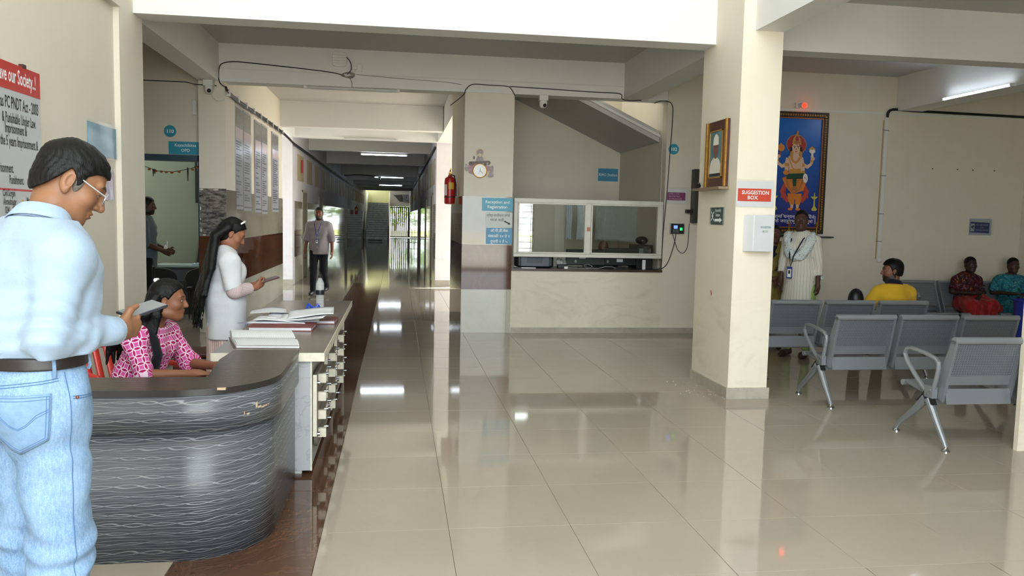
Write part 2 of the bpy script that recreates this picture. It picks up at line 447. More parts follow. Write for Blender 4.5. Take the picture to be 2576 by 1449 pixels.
# glossy dado of the far passage: bands (too far for single tiles)
for o, X, n in (('wall_passage_left', -2.29, 1), ('wall_passage_right', .875, -1)):
    w = bpy.data.objects[o]
    for z0, z1, m in ROWS:
        y0 = 18.75
        MB().box(*sorted((X-.002*n, X+.012*n)), y0, 59.9, z0+.002, z1-.002).build('dado_band', m, w)

# ---------------------------------------------------------------- plain materials of things
mat('white_plastic', 'd8d9d6', .4); mat('black_plastic', '141415', .45); mat('dark_plastic', '1f2022', .5)
mat('black_cable', '17171a', .5); mat('white_frame', 'd3d1c6', .45, var=.1); mat('steel', 'b9bbbd', .25, 1.)
mat('grey_metal', '8d9296', .42, .55); mat('white_gloss', 'e8e8e4', .25); mat('teal_sign', '2f93ad', .35); mat('white_print', 'eef4f4', .5)
mat('black_print', '17181a', .5); mat('paper', 'd9dadd', .55); mat('red_plastic', 'c8362c', .35, var=.12); mat('gold', 'b98a35', .35, .6, var=.3, scale=40)
mat('dark_wood', '4a2018', .4, var=.25, scale=12); mat('black_leather', '101011', .45); mat('blue_frame', '2f4355', .45)
mat('red_print', 'b3282c', .4); mat('maroon', '531a17', .35, var=.2); mat('glass_dark', '20242a', .05)
emis('tube_light', 'e9f3ff', 30.); emis('red_lamp', 'ff1d10', 7.); emis('screen_blue', '6d93ff', 1.2); emis('screen_green', '20d070', 1.2)
mat('dead_tube', 'c9cbcc', .3)
def glassmat(name, col, rough=.02, alpha=.12, spec=.5):
    m, nt, b = newmat(name, col, rough, spec=spec); nt.nodes.remove(b); t_ = nt.nodes.new('ShaderNodeBsdfTransparent'); g = nt.nodes.new('ShaderNodeBsdfGlossy'); g.inputs['Roughness'].default_value = rough
    f = nt.nodes.new('ShaderNodeLayerWeight'); f.inputs['Blend'].default_value = .35; x = nt.nodes.new('ShaderNodeMixShader'); t_.inputs['Color'].default_value = (*lin(col), 1)
    k = mth(nt, 'ADD', mth(nt, 'MULTIPLY', f.outputs['Fresnel'], spec), alpha); nt.links.new(k, x.inputs[0]); nt.links.new(t_.outputs[0], x.inputs[1]); nt.links.new(g.outputs[0], x.inputs[2]); nt.links.new(x.outputs[0], nt.nodes['Material Output'].inputs['Surface']); return m
glassmat('window_glass', 'f6f8f6', .005, .02, .5); glassmat('clear_plastic', 'fcfdfd', .2, .04, .2); m, nt, b = newmat('bottle_plastic', 'eef2f4', .12, spec=.8); b.inputs['Alpha'].default_value = .34

# ---------------------------------------------------------------- stair flight over the reception office
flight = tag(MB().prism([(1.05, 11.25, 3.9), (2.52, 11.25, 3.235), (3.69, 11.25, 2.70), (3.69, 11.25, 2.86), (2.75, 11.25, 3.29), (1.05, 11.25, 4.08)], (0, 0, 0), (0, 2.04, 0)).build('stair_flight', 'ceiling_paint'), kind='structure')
MB().prism([(2.6, 11.2, 3.262), (3.69, 11.2, 2.762), (3.69, 11.2, 2.80), (2.6, 11.2, 3.30)], (0, 0, 0), (0, .05, 0)).build('stair_edging', 'white_paint', flight)
# reception window: white frame with two panes
win = thing('reception_window', 'white framed two-pane service window above the reception sill', 'window', (2.62, 10.92, 1.055))
fr = MB()
for x0, x1, z0, z1 in ((1.573,3.672,1.795,1.852),(1.573,3.672,1.055,1.105),(1.573,1.625,1.105,1.795),(3.61,3.672,1.105,1.795),(2.575,2.645,1.105,1.795)):
    fr.box(x0, x1, 10.90, 10.96, z0, z1)
fr.build('frame', 'white_frame', win, bevel=.006)
for x0, x1 in ((1.625, 2.575), (2.645, 3.61)):
    sb = MB()
    for a, b, c, d in ((x0,x1,1.775,1.795),(x0,x1,1.105,1.125),(x0,x0+.02,1.125,1.775),(x1-.02,x1,1.125,1.775)): sb.box(a, b, 10.885, 10.93, c, d)
    s_ = sb.build('sash', 'white_frame', win, bevel=.003)
    MB().box(x0+.02, x1-.02, 10.925, 10.929, 1.125, 1.775).build('pane', 'window_glass', s_)
MB().box(2.59, 2.635, 10.892, 10.9, 1.42, 1.475).build('latch', mat('latch', 'b5705a', .5), win)
struct('reception_sill', MB().box(1.555, 3.7, 10.93, 11.55, .86, .893), mat('sill_stone', '4f3f30', .3, col2='3b2f25'))
# inside the office
of = struct('window_1', MB().box(1.98,2.27,13.27,13.3,1.83,1.87).box(1.98,2.27,13.27,13.3,.88,.92).box(1.98,2.0,13.27,13.3,.9,1.85).box(2.25,2.27,13.27,13.3,.9,1.85), 'white_frame')
for k in range(9): MB().box(2.0, 2.25, 13.30, 13.31, .98+k*.1, .99+k*.1).build('grille_bar', 'grey_metal', of)
MB().box(2.2, 2.21, 13.30, 13.31, .9, 1.85).build('grille_bar', 'grey_metal', of)
MB().box(2.0, 2.25, 13.36, 13.365, .9, 1.85).build('pane', 'window_glass', of)
m, nt, b = newmat('frosted_sheet', 'dfe6ea', .35); b.inputs['Alpha'].default_value = .95
bump(nt, b, noise(nt, objc(nt), 22, 4, .7), .9, .03); b.inputs['Transmission Weight'].default_value = .0
m, nt, b = newmat('frosted_sheet_thin', 'b4b6b0', .35); b.inputs['Alpha'].default_value = .85; bump(nt, b, noise(nt, objc(nt), 22, 4, .7), .9, .03)
for x0, x1, mm, lb in ((2.57,2.66,'frosted_sheet','narrow pale plastic sheet hanging inside the office behind the window latch'), (2.74,2.955,'frosted_sheet','pale crumpled plastic sheet hung just right of the window mullion'), (3.03,3.80,'frosted_sheet_thin','wide grey crumpled plastic sheet hung behind the right pane')):
    g = MB(); nx = 14
    g.grid(lambda u, v: (x0+(x1-x0)*u, 12.2+.012*math.sin(u*19+v*7)+.008*math.sin(v*23+u*5), 1.27-.05*u*(x1-x0)+v*.58), nx, nx)
    tag(g.build('plastic_sheet', mm, solid=.002), lb, 'sheet', 'plastic sheets hung in the office')
tag(MB().tube([(1.05,12.2,1.855),(2.4,12.2,1.848),(3.695,12.2,1.855)], .004, 5).build('hanging_wire', 'black_cable'), 'thin wire holding the plastic sheets inside the office', 'wire')
t = thing('office_printer', 'grey and black printer under the left pane on the reception sill', 'printer', (1.9, 11.2, .893))
MB().box(1.64, 2.16, 11.02, 11.3, .9, 1.075).build('body', 'black_plastic', t, bevel=.03)
MB().box(1.69, 2.10, 10.995, 11.03, .915, 1.055).build('front_panel', mat('printer_grey', '4b535e', .4), t, bevel=.012)
sl = MB()
for k in range(4): sl.box(1.78, 2.0, 10.99, 10.996, .975+k*.02, .982+k*.02)
sl.build('slot', 'black_plastic', t); MB().box(1.7, 1.9, 10.97, 11.0, .893, .905).build('paper_tray', 'paper', t)
pk = MB()
for k in range(3): pk.sphere((2.24+k*.05, 11.1+.03*k, .97-k*.015), (.035, .03, .075), 10)
tag(pk.build('crumpled_bag', mat('crumpled', 'b5b3ad', .4, var=.5, scale=25), bevel=0), 'crumpled silver bag between printer and first monitor on the sill', 'bag')
for i, (x0, x1, z1, y0) in enumerate(((2.36, 2.93, 1.16, 11.15), (2.93, 3.4, 1.185, 11.2))):
    t = thing('computer_monitor', ('black monitor seen from behind, left one with a white tag on its top edge', 'black monitor seen from behind beside the computer tower, white label on its back')[i], 'monitor', ((x0+x1)/2, y0, .893), 'monitors behind the reception window')
    MB().box(x0, x1, y0, y0+.03, .935, z1).build('back_shell', 'black_plastic', t, bevel=.01)
    MB().box((x0+x1)/2-.1, (x0+x1)/2+.1, y0-.02, y0+.08, .893, .91).box((x0+x1)/2-.03, (x0+x1)/2+.03, y0+.02, y0+.05, .9, 1.0).build('stand', 'black_plastic', t)
    lx = x0+.19 if i == 0 else x0+.18
    MB().box(lx, lx+.09, y0-.004, y0, 1.03 if i == 0 else .985, 1.055 if i == 0 else 1.03).build('white_label', 'paper', t)
    MB().box(x0+.13-.09*i, x0+.15-.09*i, y0-.004, y0, .97, 1.01).box(x0+.12-.09*i, x0+.16-.09*i, y0-.004, y0, .985, .992).build('vent_mark', 'grey_metal', t)
t = thing('computer_tower', 'black computer tower with a round fan grille on its back behind the right pane', 'computer', (3.52, 11.3, .893))
MB().box(3.4, 3.64, 11.2, 11.6, .893, 1.235).build('case', 'black_plastic', t, bevel=.004)
pf = MB(); Pf = P_back(11.2)
for r0 in (.058, .044, .030): pf.tube([Pf(3.55+r0*math.cos(a), 1.155+r0*math.sin(a), .004) for a in [k*math.pi/12 for k in range(24)]], .0032, 6, closed=True)
pf.lathe([(.018,0),(.018,.008),(.004,.008)], (3.55, 11.2, 1.155), 14, (0,-1,0))
for k in range(4): a = k*math.pi/2+.4; pf.beam(Pf(3.55, 1.155, .004), Pf(3.55+.06*math.cos(a), 1.155+.06*math.sin(a), .004), .004, .004, (0,1,0))
pf.build('fan_grille', 'steel', t); MB().box(3.435, 3.49, 11.19, 11.2, 1.115, 1.185).build('power_socket', 'grey_metal', t); MB().box(3.43, 3.475, 11.0, 11.03, .895, 1.03).build('plug_strip', 'paper', t)
t = tag(MB().sphere((3.53, 11.4, 1.296), (.09, .12, .06), 14).box(3.5, 3.56, 11.27, 11.29, 1.26, 1.275).build('black_helmet', 'black_plastic'), 'black rounded helmet resting on the computer tower', 'helmet')
tag(MB().tube([(2.35,10.98,.905),(2.5,10.96,.9),(2.66,11.0,.898),(2.72,11.06,.93),(2.66,11.08,.955),(2.6,11.06,.94),(2.62,11.0,.905),(2.78,10.99,.9),(2.9,11.0,.93),(3.0,11.02,.925),(3.06,11.04,.9)], .005, 8).build('power_cord', mat('grey_cord', '8c8a84', .5)), 'pale coiled cord lying on the reception sill', 'cord')
tag(MB().box(2.30, 2.35, 10.96, 10.99, .893, .925).build('plug_adapter', 'white_plastic'), 'small white adapter plug on the reception sill', 'plug')
tag(MB().box(2.22, 2.36, 11.02, 11.1, .893, .95).build('tape_box', 'dark_plastic', bevel=.006), 'small dark box on the sill left of the monitors', 'box')

# ---------------------------------------------------------------- signs
def board(name, label, pl, x0, x1, z0, z1, m, cat='sign', t=.006, group=None):
    mb = MB(); pl.rect(mb, x0, x1, z0, z1, .0005, t)
    return tag(mb.build(name, m), label, cat, group)
PT = P_back(10.936)
b_ = board('reception_sign', 'teal sign reading Reception and Registration on the tiled column', PT, 1.135, 1.556, 1.668, 1.846, 'teal_sign')
text(PT, 'Reception and', 1.345, 1.772, .057, 'white_print', b_, .0075, 'CENTER', bold=.012); text(PT, 'Registration', 1.345, 1.706, .057, 'white_print', b_, .0075, 'CENTER', bold=.012)
b_ = board('queue_notice', 'pale paper notice with black script and an arrow below the reception sign', PT, 1.187, 1.553, 1.447, 1.652, mat('notice_paper', 'b9bfb7', .3))
text(PT, 'ज्येष्ठ नागरीकांना रांगेची', 1.36, 1.59, .052, 'black_print', b_, .0075, 'CENTER', width=.32); text(PT, 'गरज नाही', 1.345, 1.53, .052, 'black_print', b_, .0075, 'CENTER')
ar = MB(); PT.poly(ar, [(1.436,1.527),(1.449,1.542),(1.505,1.512),(1.51,1.522),(1.529,1.49),(1.49,1.488),(1.496,1.498)], .006, .008); ar.build('arrow', 'black_print', b_)
b_ = board('hours_sign', 'blue sign with white script opening hours, lowest on the tiled column', PT, 1.197, 1.553, 1.222, 1.44, mat('blue_sign', '3a86ad', .35))
for i, s in enumerate(('ओ.पी.डी.वेळ', 'सकाळी १० ते १', 'दुपारी २ ते ५')): text(PT, s, 1.375, 1.385-i*.073, .052, 'white_print', b_, .0075, 'CENTER', bold=.01)
PW = P_back(10.95)
def disc_sign(label, num, pl, x, z, r):
    mb = MB(); pl.poly(mb, ell(x, z, r, r, 36), .0005, .006)
    o = tag(mb.build('room_number_sign', 'teal_sign'), label, 'sign', 'round room number signs')
    text(pl, num, x, z-r*.3, r*.86, 'white_print', o, .0075, 'CENTER', bold=.03)
disc_sign('round teal room number 102 on the cream wall right of the stair opening', '102', PW, 3.806, 2.583, .074)
P11 = P_back(11.2)
disc_sign('round teal room number 110 on the wall above the consulting room door', '110', P11, -2.945, 2.612, .076)
b_ = board('department_sign', 'teal sign reading Kayachikitsa OPD over the dark blue door frame', P11, -2.965, -2.55, 2.315, 2.482, 'teal_sign')
text(P11, 'Kayachikitsa', -2.755, 2.418, .055, 'white_print', b_, .0075, 'CENTER', bold=.01); text(P11, 'OPD', -2.755, 2.352, .055, 'white_print', b_, .0075, 'CENTER', bold=.01)
PO = P_back(13.3)
b_ = board('station_sign', 'blue sign reading RMO Station under the sloping stair', PO, 3.70-.0, 4.06, 2.20, 2.40, 'blue_sign') if False else board('station_sign', 'blue sign reading RMO Station under the sloping stair', PO, 3.325, 3.665, 2.23, 2.44, 'blue_sign')
text(PO, 'RMO Station', 3.495, 2.315, .066, 'white_print', b_, .0075, 'CENTER', bold=.008, width=.31)
# clear plastic sleeves
def sleeve(o, pl, x0, x1, z0, z1, d=.009, seed=1, am=.8):
    rr = random.Random(seed); ph = [rr.uniform(0, 6) for _ in range(6)]
    def fn(u, v):
        w = .0025*math.sin(u*9+ph[0]+3*v)+.002*math.sin(v*13+ph[1]+4*u)
        return pl(x0+(x1-x0)*u, z0+(z1-z0)*v, d+.004+w*am)
    return MB().grid(fn, 14, 12).build('plastic_sleeve', 'clear_plastic', o)
b_ = board('attendance_notice', 'white paper notice with purple band reading EMPLOYEE BIOMETRIC ATTENDANCE', PW, 3.735, 4.02, 1.835, 2.035, 'paper', 'notice')
mb = MB(); PW.rect(mb, 3.738, 4.0, 1.875, 1.985, .0065, .0075); mb.build('purple_band', mat('purple_print', '7d2b62', .4), b_)
for i, s in enumerate(('EMPLOYEE', 'BIOMETRIC', 'ATTENDANCE')): text(PW, s, 3.758, 1.953-i*.034, .031, mat('pale_pink', 'd9b4cc', .5), b_, .0082, width=(.15, .165, .19)[i])
sleeve(b_, PW, 3.73, 4.035, 1.825, 2.06, seed=3)
# pillar: suggestion notices
PP = P_back(6.8)
b_ = board('suggestion_notice', 'white paper with red band reading SUGGESTION BOX on the pillar', PP, 2.955, 3.292, 1.72, 1.945, 'paper', 'notice')
mb = MB(); PP.rect(mb, 2.963, 3.272, 1.768, 1.88, .0065, .0075); mb.build('red_band', mat('orange_red', 'cf4a35', .4), b_)
text(PP, 'SUGGESTION', 3.125, 1.83, .046, 'white_print', b_, .0085, 'CENTER', bold=.02, width=.25); text(PP, 'BOX', 3.10, 1.785, .046, 'white_print', b_, .0085, 'CENTER', bold=.02)
sleeve(b_, PP, 2.945, 3.30, 1.712, 1.96, seed=5)
t = thing('suggestion_box', 'white box wrapped in clear plastic reading SUGGESTION BOX on the pillar', 'box', (3.14, 6.74, 1.325))
MB().hexa([(3.03,6.80,1.325),(3.262,6.80,1.325),(3.262,6.80,1.65),(3.03,6.80,1.65)], [(3.075,6.69,1.33),(3.262,6.69,1.33),(3.262,6.69,1.648),(3.075,6.69,1.648)]).build('box_body', 'paper', t, bevel=.003)
PQ = P_back(6.69)
text(PQ, 'SUGGESTION', 3.14, 1.535, .024, mat('teal_print', '2d6a6a', .5), t, .002, bold=.01, width=.092); text(PQ, 'BOX', 3.185, 1.498, .024, mat('green_print', '2e7d4f', .5), t, .002, 'CENTER')
sleeve(t, PQ, 3.085, 3.258, 1.33, 1.648, d=-.002, seed=8, am=.3)
# pillar left face
PL = Plane((2.95, 0, 0), (0, -1, 0))
t = thing('portrait_frame', 'framed portrait of a man in a white cap on a small ledge, pillar side', 'picture', (2.93, 7.23, 1.9))
mb = MB(); PL.rect(mb, -7.47, -6.985, 1.905, 2.51, .002, .03); mb.build('outer_frame', 'dark_wood', t, bevel=.004)
mb = MB()
for a in ((-7.47,-7.44,1.905,2.51),(-7.015,-6.985,1.905,2.51)): PL.rect(mb, *a, .028, .042)
for a in ((-7.385,-7.372,1.985,2.425),(-7.093,-7.08,1.985,2.425),(-7.385,-7.08,1.985,1.998),(-7.385,-7.08,2.412,2.425)): PL.rect(mb, *a, .029, .037)
mb.build('gold_moulding', 'gold', t)
mb = MB(); PL.rect(mb, -7.372, -7.093, 1.998, 2.412, .029, .032); pc = mb.build('picture', mat('portrait_blue', '4f7d88', .25, col2='3d6875', scale=6), t)
def flat(pl, pts, m, par, d, name='print'):
    mb = MB(); pl.poly(mb, pts, d, d+.0004); return mb.build(name, m, par)
flat(PL, [(-7.36,2.03)]+[(-7.23+.125*math.cos(R(a))*1.0, 2.08+.10*math.sin(R(a))) for a in range(180, -1, -15)]+[(-7.105,2.03)], mat('portrait_shirt', 'd7d3c6', .4), pc, .0324)
flat(PL, ell(-7.225, 2.255, .058, .078, 20), mat('portrait_skin', '74493f', .4), pc, .0328); flat(PL, [(-7.25,2.21),(-7.2,2.21),(-7.195,2.172),(-7.225,2.16),(-7.255,2.172)], 'portrait_skin', pc, .0326)
flat(PL, [(-7.29,2.29),(-7.162,2.29),(-7.17,2.36),(-7.21,2.39),(-7.25,2.385),(-7.282,2.35)], mat('portrait_cap', 'e4e0d2', .4), pc, .0332)
for dx in (-.017, .017): flat(PL, ell(-7.225+dx, 2.27, .009, .005, 10), 'black_print', pc, .0332)
flat(PL, [(-7.24,2.222),(-7.21,2.222),(-7.213,2.214),(-7.237,2.214)], 'dark_wood', pc, .0332); flat(PL, [(-7.36,2.005),(-7.105,2.005),(-7.105,2.028),(-7.36,2.028)], 'black_print', pc, .0336)
tag(MB().box(2.85, 2.952, 6.96, 7.62, 1.878, 1.9).build('ledge', mat('ledge_wood', '8a765f', .5, var=.3)), 'thin wooden ledge under the portrait', 'shelf')
tag(MB().sphere((2.89,7.55,1.925),(.022,.03,.02),10).sphere((2.9,7.58,1.945),(.012,.012,.016),8).tube([(2.89,7.52,1.91),(2.88,7.5,1.95)],.005).build('incense_holder', 'black_plastic'), 'tiny dark incense holder at the left end of the ledge', 'holder')
t = board('assembly_sign', 'dark green Assembly Station sign with a white arrow on the pillar side', PL, -7.365, -7.045, 1.556, 1.716, mat('dark_green', '1c3d35', .4))
text(PL, 'Assembly', -7.24, 1.675, .042, 'white_print', t, .0075, wscale=.85, bold=.008); text(PL, 'Station', -7.225, 1.632, .042, 'white_print', t, .0075, wscale=.85, bold=.008)
flat(PL, [(-7.25,1.585),(-7.25,1.61),(-7.13,1.61),(-7.13,1.622),(-7.075,1.597),(-7.13,1.572),(-7.13,1.585)], 'white_print', t, .007, 'arrow')
ic = MB()
for k in range(4):
    a = R(45+90*k); PL.poly(ic, ell(-7.30+.032*math.cos(a), 1.635+.045*math.sin(a), .017, .005, 8, rot=45+90*k), .0065, .0075)
for dx, dy in ((-.008,0),(.008,0),(0,.012),(0,-.012)): PL.poly(ic, ell(-7.30+dx, 1.635+dy, .007, .010, 8), .0065, .0075)
ic.build('people_symbol', 'white_print', t)
flat(PL, [(-7.35,1.556),(-7.345,1.716),(-7.342,1.716),(-7.342,1.556)], 'white_print', t, .0062); flat(PL, [(-7.05,1.556),(-7.05,1.716),(-7.045,1.716),(-7.045,1.556)], 'white_print', t, .0062)
mb = MB(); PL.poly(mb, [(-7.29,.93),(-7.27,.88),(-7.25,.90),(-7.25,.94),(-7.265,.905),(-7.275,.94)], .0003, .001); mb.build('red_mark', 'red_print', pil)

# left wall: big board and plastic covered papers
PLW = Plane((-2.28, 0, 0), (0, 1, 0))
t = thing('law_board', 'large grey hospital law notice board with a red heading on the left wall', 'board', (-2.27, 4.6, .95))
mb = MB(); PLW.rect(mb, 3.7, 5.60, .85, 2.42, .002, .02); mb.build('panel', mat('board_grey', 'b4b7ba', .4), t)
mb = MB(); PLW.rect(mb, 3.7, 5.60, 2.262, 2.42, .0202, .022); mb.build('red_heading', mat('board_red', 'b2231f', .4), t)
mb = MB(); PLW.rect(mb, 3.7, 5.58, 1.672, 1.684, .0202, .0215); mb.build('red_rule', 'board_red', t)
for s, x, z, h in (('Save our Society..!', 5.54, 2.31, .12),):
    text(PLW, s, x, z, h, 'white_print', t, .0225, 'RIGHT', bold=.016, wscale=.57)
for s, x, z, h in (('as PC PNDT Act - 2003', 5.57, 2.165, .1), ('& Punishable Under Law.', 5.53, 2.08, .086), ('Imprisonment &', 5.40, 2.02, .085), ('to the 5 years Imprisonment &', 5.55, 1.945, .085), ('Imprisonment.', 5.21, 1.787, .08)):
    text(PLW, s, x, z-.01, h, 'black_print', t, .0215, 'RIGHT', bold=.014, wscale=.51)
text(PLW, 'Punishment.', 5.34, 1.712, .075, 'black_print', t, .0215, 'RIGHT', bold=.014, wscale=.51)
for i, s in enumerate(('Civil Surgen', 'Ahmednagar', '0241 - 2430', '0241 - 24')): text(PLW, s, 5.22+.012*i, 1.638-i*.05, .058, 'black_print', t, .0215, 'RIGHT', bold=.012, wscale=.55)
text(PLW, 'Mo', 5.37, 1.60, .055, 'black_print', t, .0215, bold=.012, wscale=.55)
mb = MB(); PLW.rect(mb, 5.31, 5.32, 1.50, 1.62, .0202, .022); mb.build('yellow_rule', mat('yellow_print', 'c79a3a', .5), t)
mb = MB(); PLW.rect(mb, 5.36, 5.41, 2.415, 2.44, .001, .024); mb.build('hanger', 'dark_wood', t)
PLN = [(6.42, 7.18, 1.965, 2.245, 'blue_paper', '6f9fb6', 'blue paper notice in crumpled plastic high on the left wall'), (6.80, 7.0, 1.63, 1.90, 'lilac_paper', 'b2a3bb', 'small lilac paper notice in plastic behind the man in blue shirt'), (5.62, 5.95, 1.78, 1.93, 'teal_sign', '2f93ad', 'teal wall sign mostly hidden behind the man in blue shirt')]
for i, (y0, y1, z0, z1, mn, c, lb) in enumerate(PLN):
    b_ = board('wall_notice', lb, PLW, y0+.02, y1-.02, z0+.02, z1-.02, mat(mn, c, .4, col2='4d88a3' if i == 0 else None, scale=9), 'notice')
    if i < 2: sleeve(b_, PLW, y0, y1, z0, z1, seed=20+i)
# posters on the tiled wall
PPW = Plane((-2.225, 0, 0), (0, 1, 0))
m, nt, b = newmat('poster_print', 'a9a9b4', .3)
mat('poster_dark', '4a4b44', .3, col2='7c7a62', scale=14); mat('poster_blush', 'c9aeb0', .3)
for i, (y0, y1, z0, z1) in enumerate(((11.62,12.17,1.62,3.05),(12.23,12.83,1.60,3.045),(13.2,13.75,1.58,3.02),(13.82,14.4,1.56,3.03),(14.95,15.7,1.60,3.02))):
    t = board('health_poster', ('first', 'second', 'third', 'fourth', 'fifth')[i]+' grey text poster under clear plastic, counting along the tiled wall from the column', PPW, y0, y1, z0, z1, 'poster_print', 'poster', .02, 'plastic covered posters')
    mb = MB(); PPW.rect(mb, y0+.02, y1-.02, z1-.30, z1-.03, .0202, .021); mb.build('heading_picture', 'poster_dark', t)
    mb = MB(); PPW.rect(mb, y0+.02, y1-.02, z1-.45, z1-.30, .0202, .021); mb.build('blush_band', 'poster_blush', t)
    rr = random.Random(i); ln = MB(); z = z1-.5
    while z > z0+.1:
        w = rr.choice((.75, .8, .85, .85, .5, .3))
        PPW.rect(ln, y0+.05, y0+.05+(y1-y0-.1)*w, z, z+.017, .0202, .0208); z -= .036 if rr.random() < .85 else .075
    PPW.rect(ln, y0+.02, y1-.02, z0+.04, z0+.06, .0202, .0208); ln.build('text_lines', mat('poster_text', '3c3c46', .5), t, kind='stuff')
    sleeve(t, PPW, y0-.03, y1+.03, z0-.06, z1+.0, d=.022, seed=40+i)

# painting, alarm lamp and surveillance notice on the seating wall
t = thing('deity_painting', 'tall blue framed painting of a standing crowned figure with four arms', 'picture', (5.62, 10.93, 1.45))
mb = MB()
for a in ((5.16,6.08,3.085,3.165),(5.16,6.08,1.445,1.525),(6.0,6.08,1.525,3.085),(5.16,5.24,1.525,3.085)): PW.rect(mb, *a, .002, .035)
mb.build('frame', mat('frame_dark', '2a1a12', .4), t, bevel=.006)
for a, n, hor in (((6.035, 1.5, 3.12), 46, False), ((5.2, 1.5, 3.12), 46, False), ((1.485, 5.22, 6.03), 22, True), ((3.122, 5.22, 6.03), 22, True)):
    mb = MB()
    for k in range(n):
        q = a[1]+(a[2]-a[1])*(k+.5)/n; c = PW(q, a[0], .036) if hor else PW(a[0], q, .036)
        mb.sphere(c, (.014, .008, .017), 6)
    mb.build('gilt_carving', 'gold', t)
mb = MB()
for a in ((5.24,6.0,3.07,3.085),(5.24,6.0,1.525,1.54),(5.985,6.0,1.54,3.07),(5.24,5.255,1.54,3.07)): PW.rect(mb, *a, .02, .034)
mb.build('inner_moulding', mat('bronze', '9a5c33', .4, .4), t)
m, nt, b = newmat('painting_blue', '1c4fa8', .25)
z = sep(nt, geop(nt))[2]; nt.links.new(mixc(nt, ramp(nt, z, 1.6, 2.9), lin('141c74'), lin('1363c0')), b.inputs['Base Color'])
mb = MB(); PW.rect(mb, 5.24, 6.0, 1.525, 3.085, .005, .012); pc = mb.build('canvas', 'painting_blue', t)
def A(zx, zy): return (6.079-(605-(zx+(zy-130)*.0588))/652, 3.171-(zy-130)/700)
for n_, c_ in (('art_red','9c2a24'),('art_orange','cf7a2a'),('art_gold','c08a3c'),('art_skin','d9b39a'),('art_green','123f2c'),('art_cloth','b5413a'),('art_yellow','b5b24a'),('art_white','e6ddd8'),('art_shade','a8683a')): mat(n_, c_, .4)
dd = [.0122]
def art(pts, m): dd[0] += .00025; flat(PW, [A(*p) for p in pts], m, pc, dd[0])
def aell(cx, cy, rx, ry, m, **k): art([(cx+(x), cy-(y)) for x, y in ell(0, 0, rx, ry, **k)], m)
def limb(pts, w0, w1, m):
    L, Rr = [], []
    for i, p in enumerate(pts):
        a = pts[max(i-1, 0)]; c = pts[min(i+1, len(pts)-1)]; dx, dy = c[0]-a[0], c[1]-a[1]; l = math.hypot(dx, dy); w = w0+(w1-w0)*i/(len(pts)-1)
        L.append((p[0]-dy/l*w, p[1]+dx/l*w)); Rr.append((p[0]+dy/l*w, p[1]-dx/l*w))
    art((L+Rr[::-1])[::-1], m)
for sg in (-1, 1):
    for k in range(3): limb([(258+sg*70, 800), (258+sg*(100+k*14), 880+k*20), (258+sg*(118-k*28), 985+k*18)], 14, 22, ('art_cloth', 'art_red')[k % 2])
aell(282, 455, 98, 98, 'art_gold', n=36); aell(282, 455, 93, 93, 'art_red', n=36)
for sg in (-1, 1):
    limb([(262+sg*58, 590), (262+sg*78, 660), (262+sg*82, 740)], 26, 17, 'art_skin'); limb([(262+sg*78, 650), (262+sg*125, 672), (262+sg*165, 640)], 22, 14, 'art_skin'); limb([(262+sg*165, 640), (262+sg*172, 590), (262+sg*168, 560)], 14, 12, 'art_skin')
    limb([(262+sg*70, 640), (262+sg*74, 672)], 27, 25, 'art_gold'); limb([(262+sg*168, 625), (262+sg*171, 605)], 17, 16, 'art_gold'); limb([(262+sg*82, 712), (262+sg*83, 738)], 20, 19, 'art_gold')
    limb([(258+sg*30, 940), (258+sg*34, 1000), (258+sg*26, 1050)], 40, 22, 'art_orange'); limb([(258+sg*26, 1050), (255+sg*28, 1085)], 14, 12, 'art_skin'); aell(250+sg*38, 1095, 24, 13, 'art_orange')
art([(200,575),(245,560),(300,560),(345,580),(335,660),(325,745),(205,745),(205,660)], 'art_skin')
art([(212,700),(320,690),(328,760),(200,760)], 'art_gold')
limb([(180, 770), (215, 850), (250, 900), (300, 880), (345, 770)], 50, 50, 'art_orange'); limb([(172, 770), (195, 870), (245, 935), (305, 900), (350, 770)], 9, 9, 'art_shade')
limb([(215, 790), (258, 870), (310, 790)], 7, 7, 'art_shade'); limb([(235, 800), (258, 840), (290, 800)], 5, 5, 'art_shade')
art([(175,745),(350,735),(345,790),(180,800)], 'art_green'); limb([(258, 770), (256, 880)], 22, 14, 'art_green'); aell(258, 890, 30, 24, 'art_shade')
limb([(215, 560), (245, 620), (268, 635), (295, 615), (325, 560)], 11, 11, 'art_gold'); limb([(205, 590), (240, 690), (320, 720)], 5, 5, 'art_gold'); limb([(225,540),(235,590)],12,12,'art_gold'); limb([(325,540),(318,590)],12,12,'art_gold')
art([(247,540),(302,540),(305,575),(272,590),(243,575)], 'art_skin'); aell(275, 497, 42, 52, 'art_skin', n=24)
limb([(228,480),(225,545)], 9, 14, 'black_print'); limb([(322,480),(326,545)], 9, 14, 'black_print'); aell(233, 540, 16, 20, 'art_gold'); aell(320, 540, 16, 20, 'art_gold')
art([(236,455),(245,400),(272,362),(292,322),(300,362),(318,400),(328,455)], 'art_gold'); aell(286, 400, 16, 30, 'art_red'); aell(283, 432, 34, 12, 'art_shade'); aell(291, 335, 9, 14, 'art_orange')
for sg in (-1, 1): aell(278+sg*18, 487, 12, 6, 'art_white', n=12); aell(278+sg*18, 487, 6, 6, 'black_print', n=10); limb([(278+sg*8, 475), (278+sg*30, 472)], 3, 3, 'black_print')
aell(275, 527, 13, 4, 'art_red', n=12); limb([(277,495),(272,512)], 4, 5, 'art_shade'); limb([(281,445),(281,475)], 2, 2, 'black_print')
aell(127, 490, 34, 36, 'art_gold'); aell(127, 490, 24, 25, 'art_orange'); limb([(125,455),(125,445)], 8, 5, 'art_gold'); limb([(118,525),(112,570)], 9, 9, 'art_red'); aell(104, 575, 16, 18, 'art_skin')
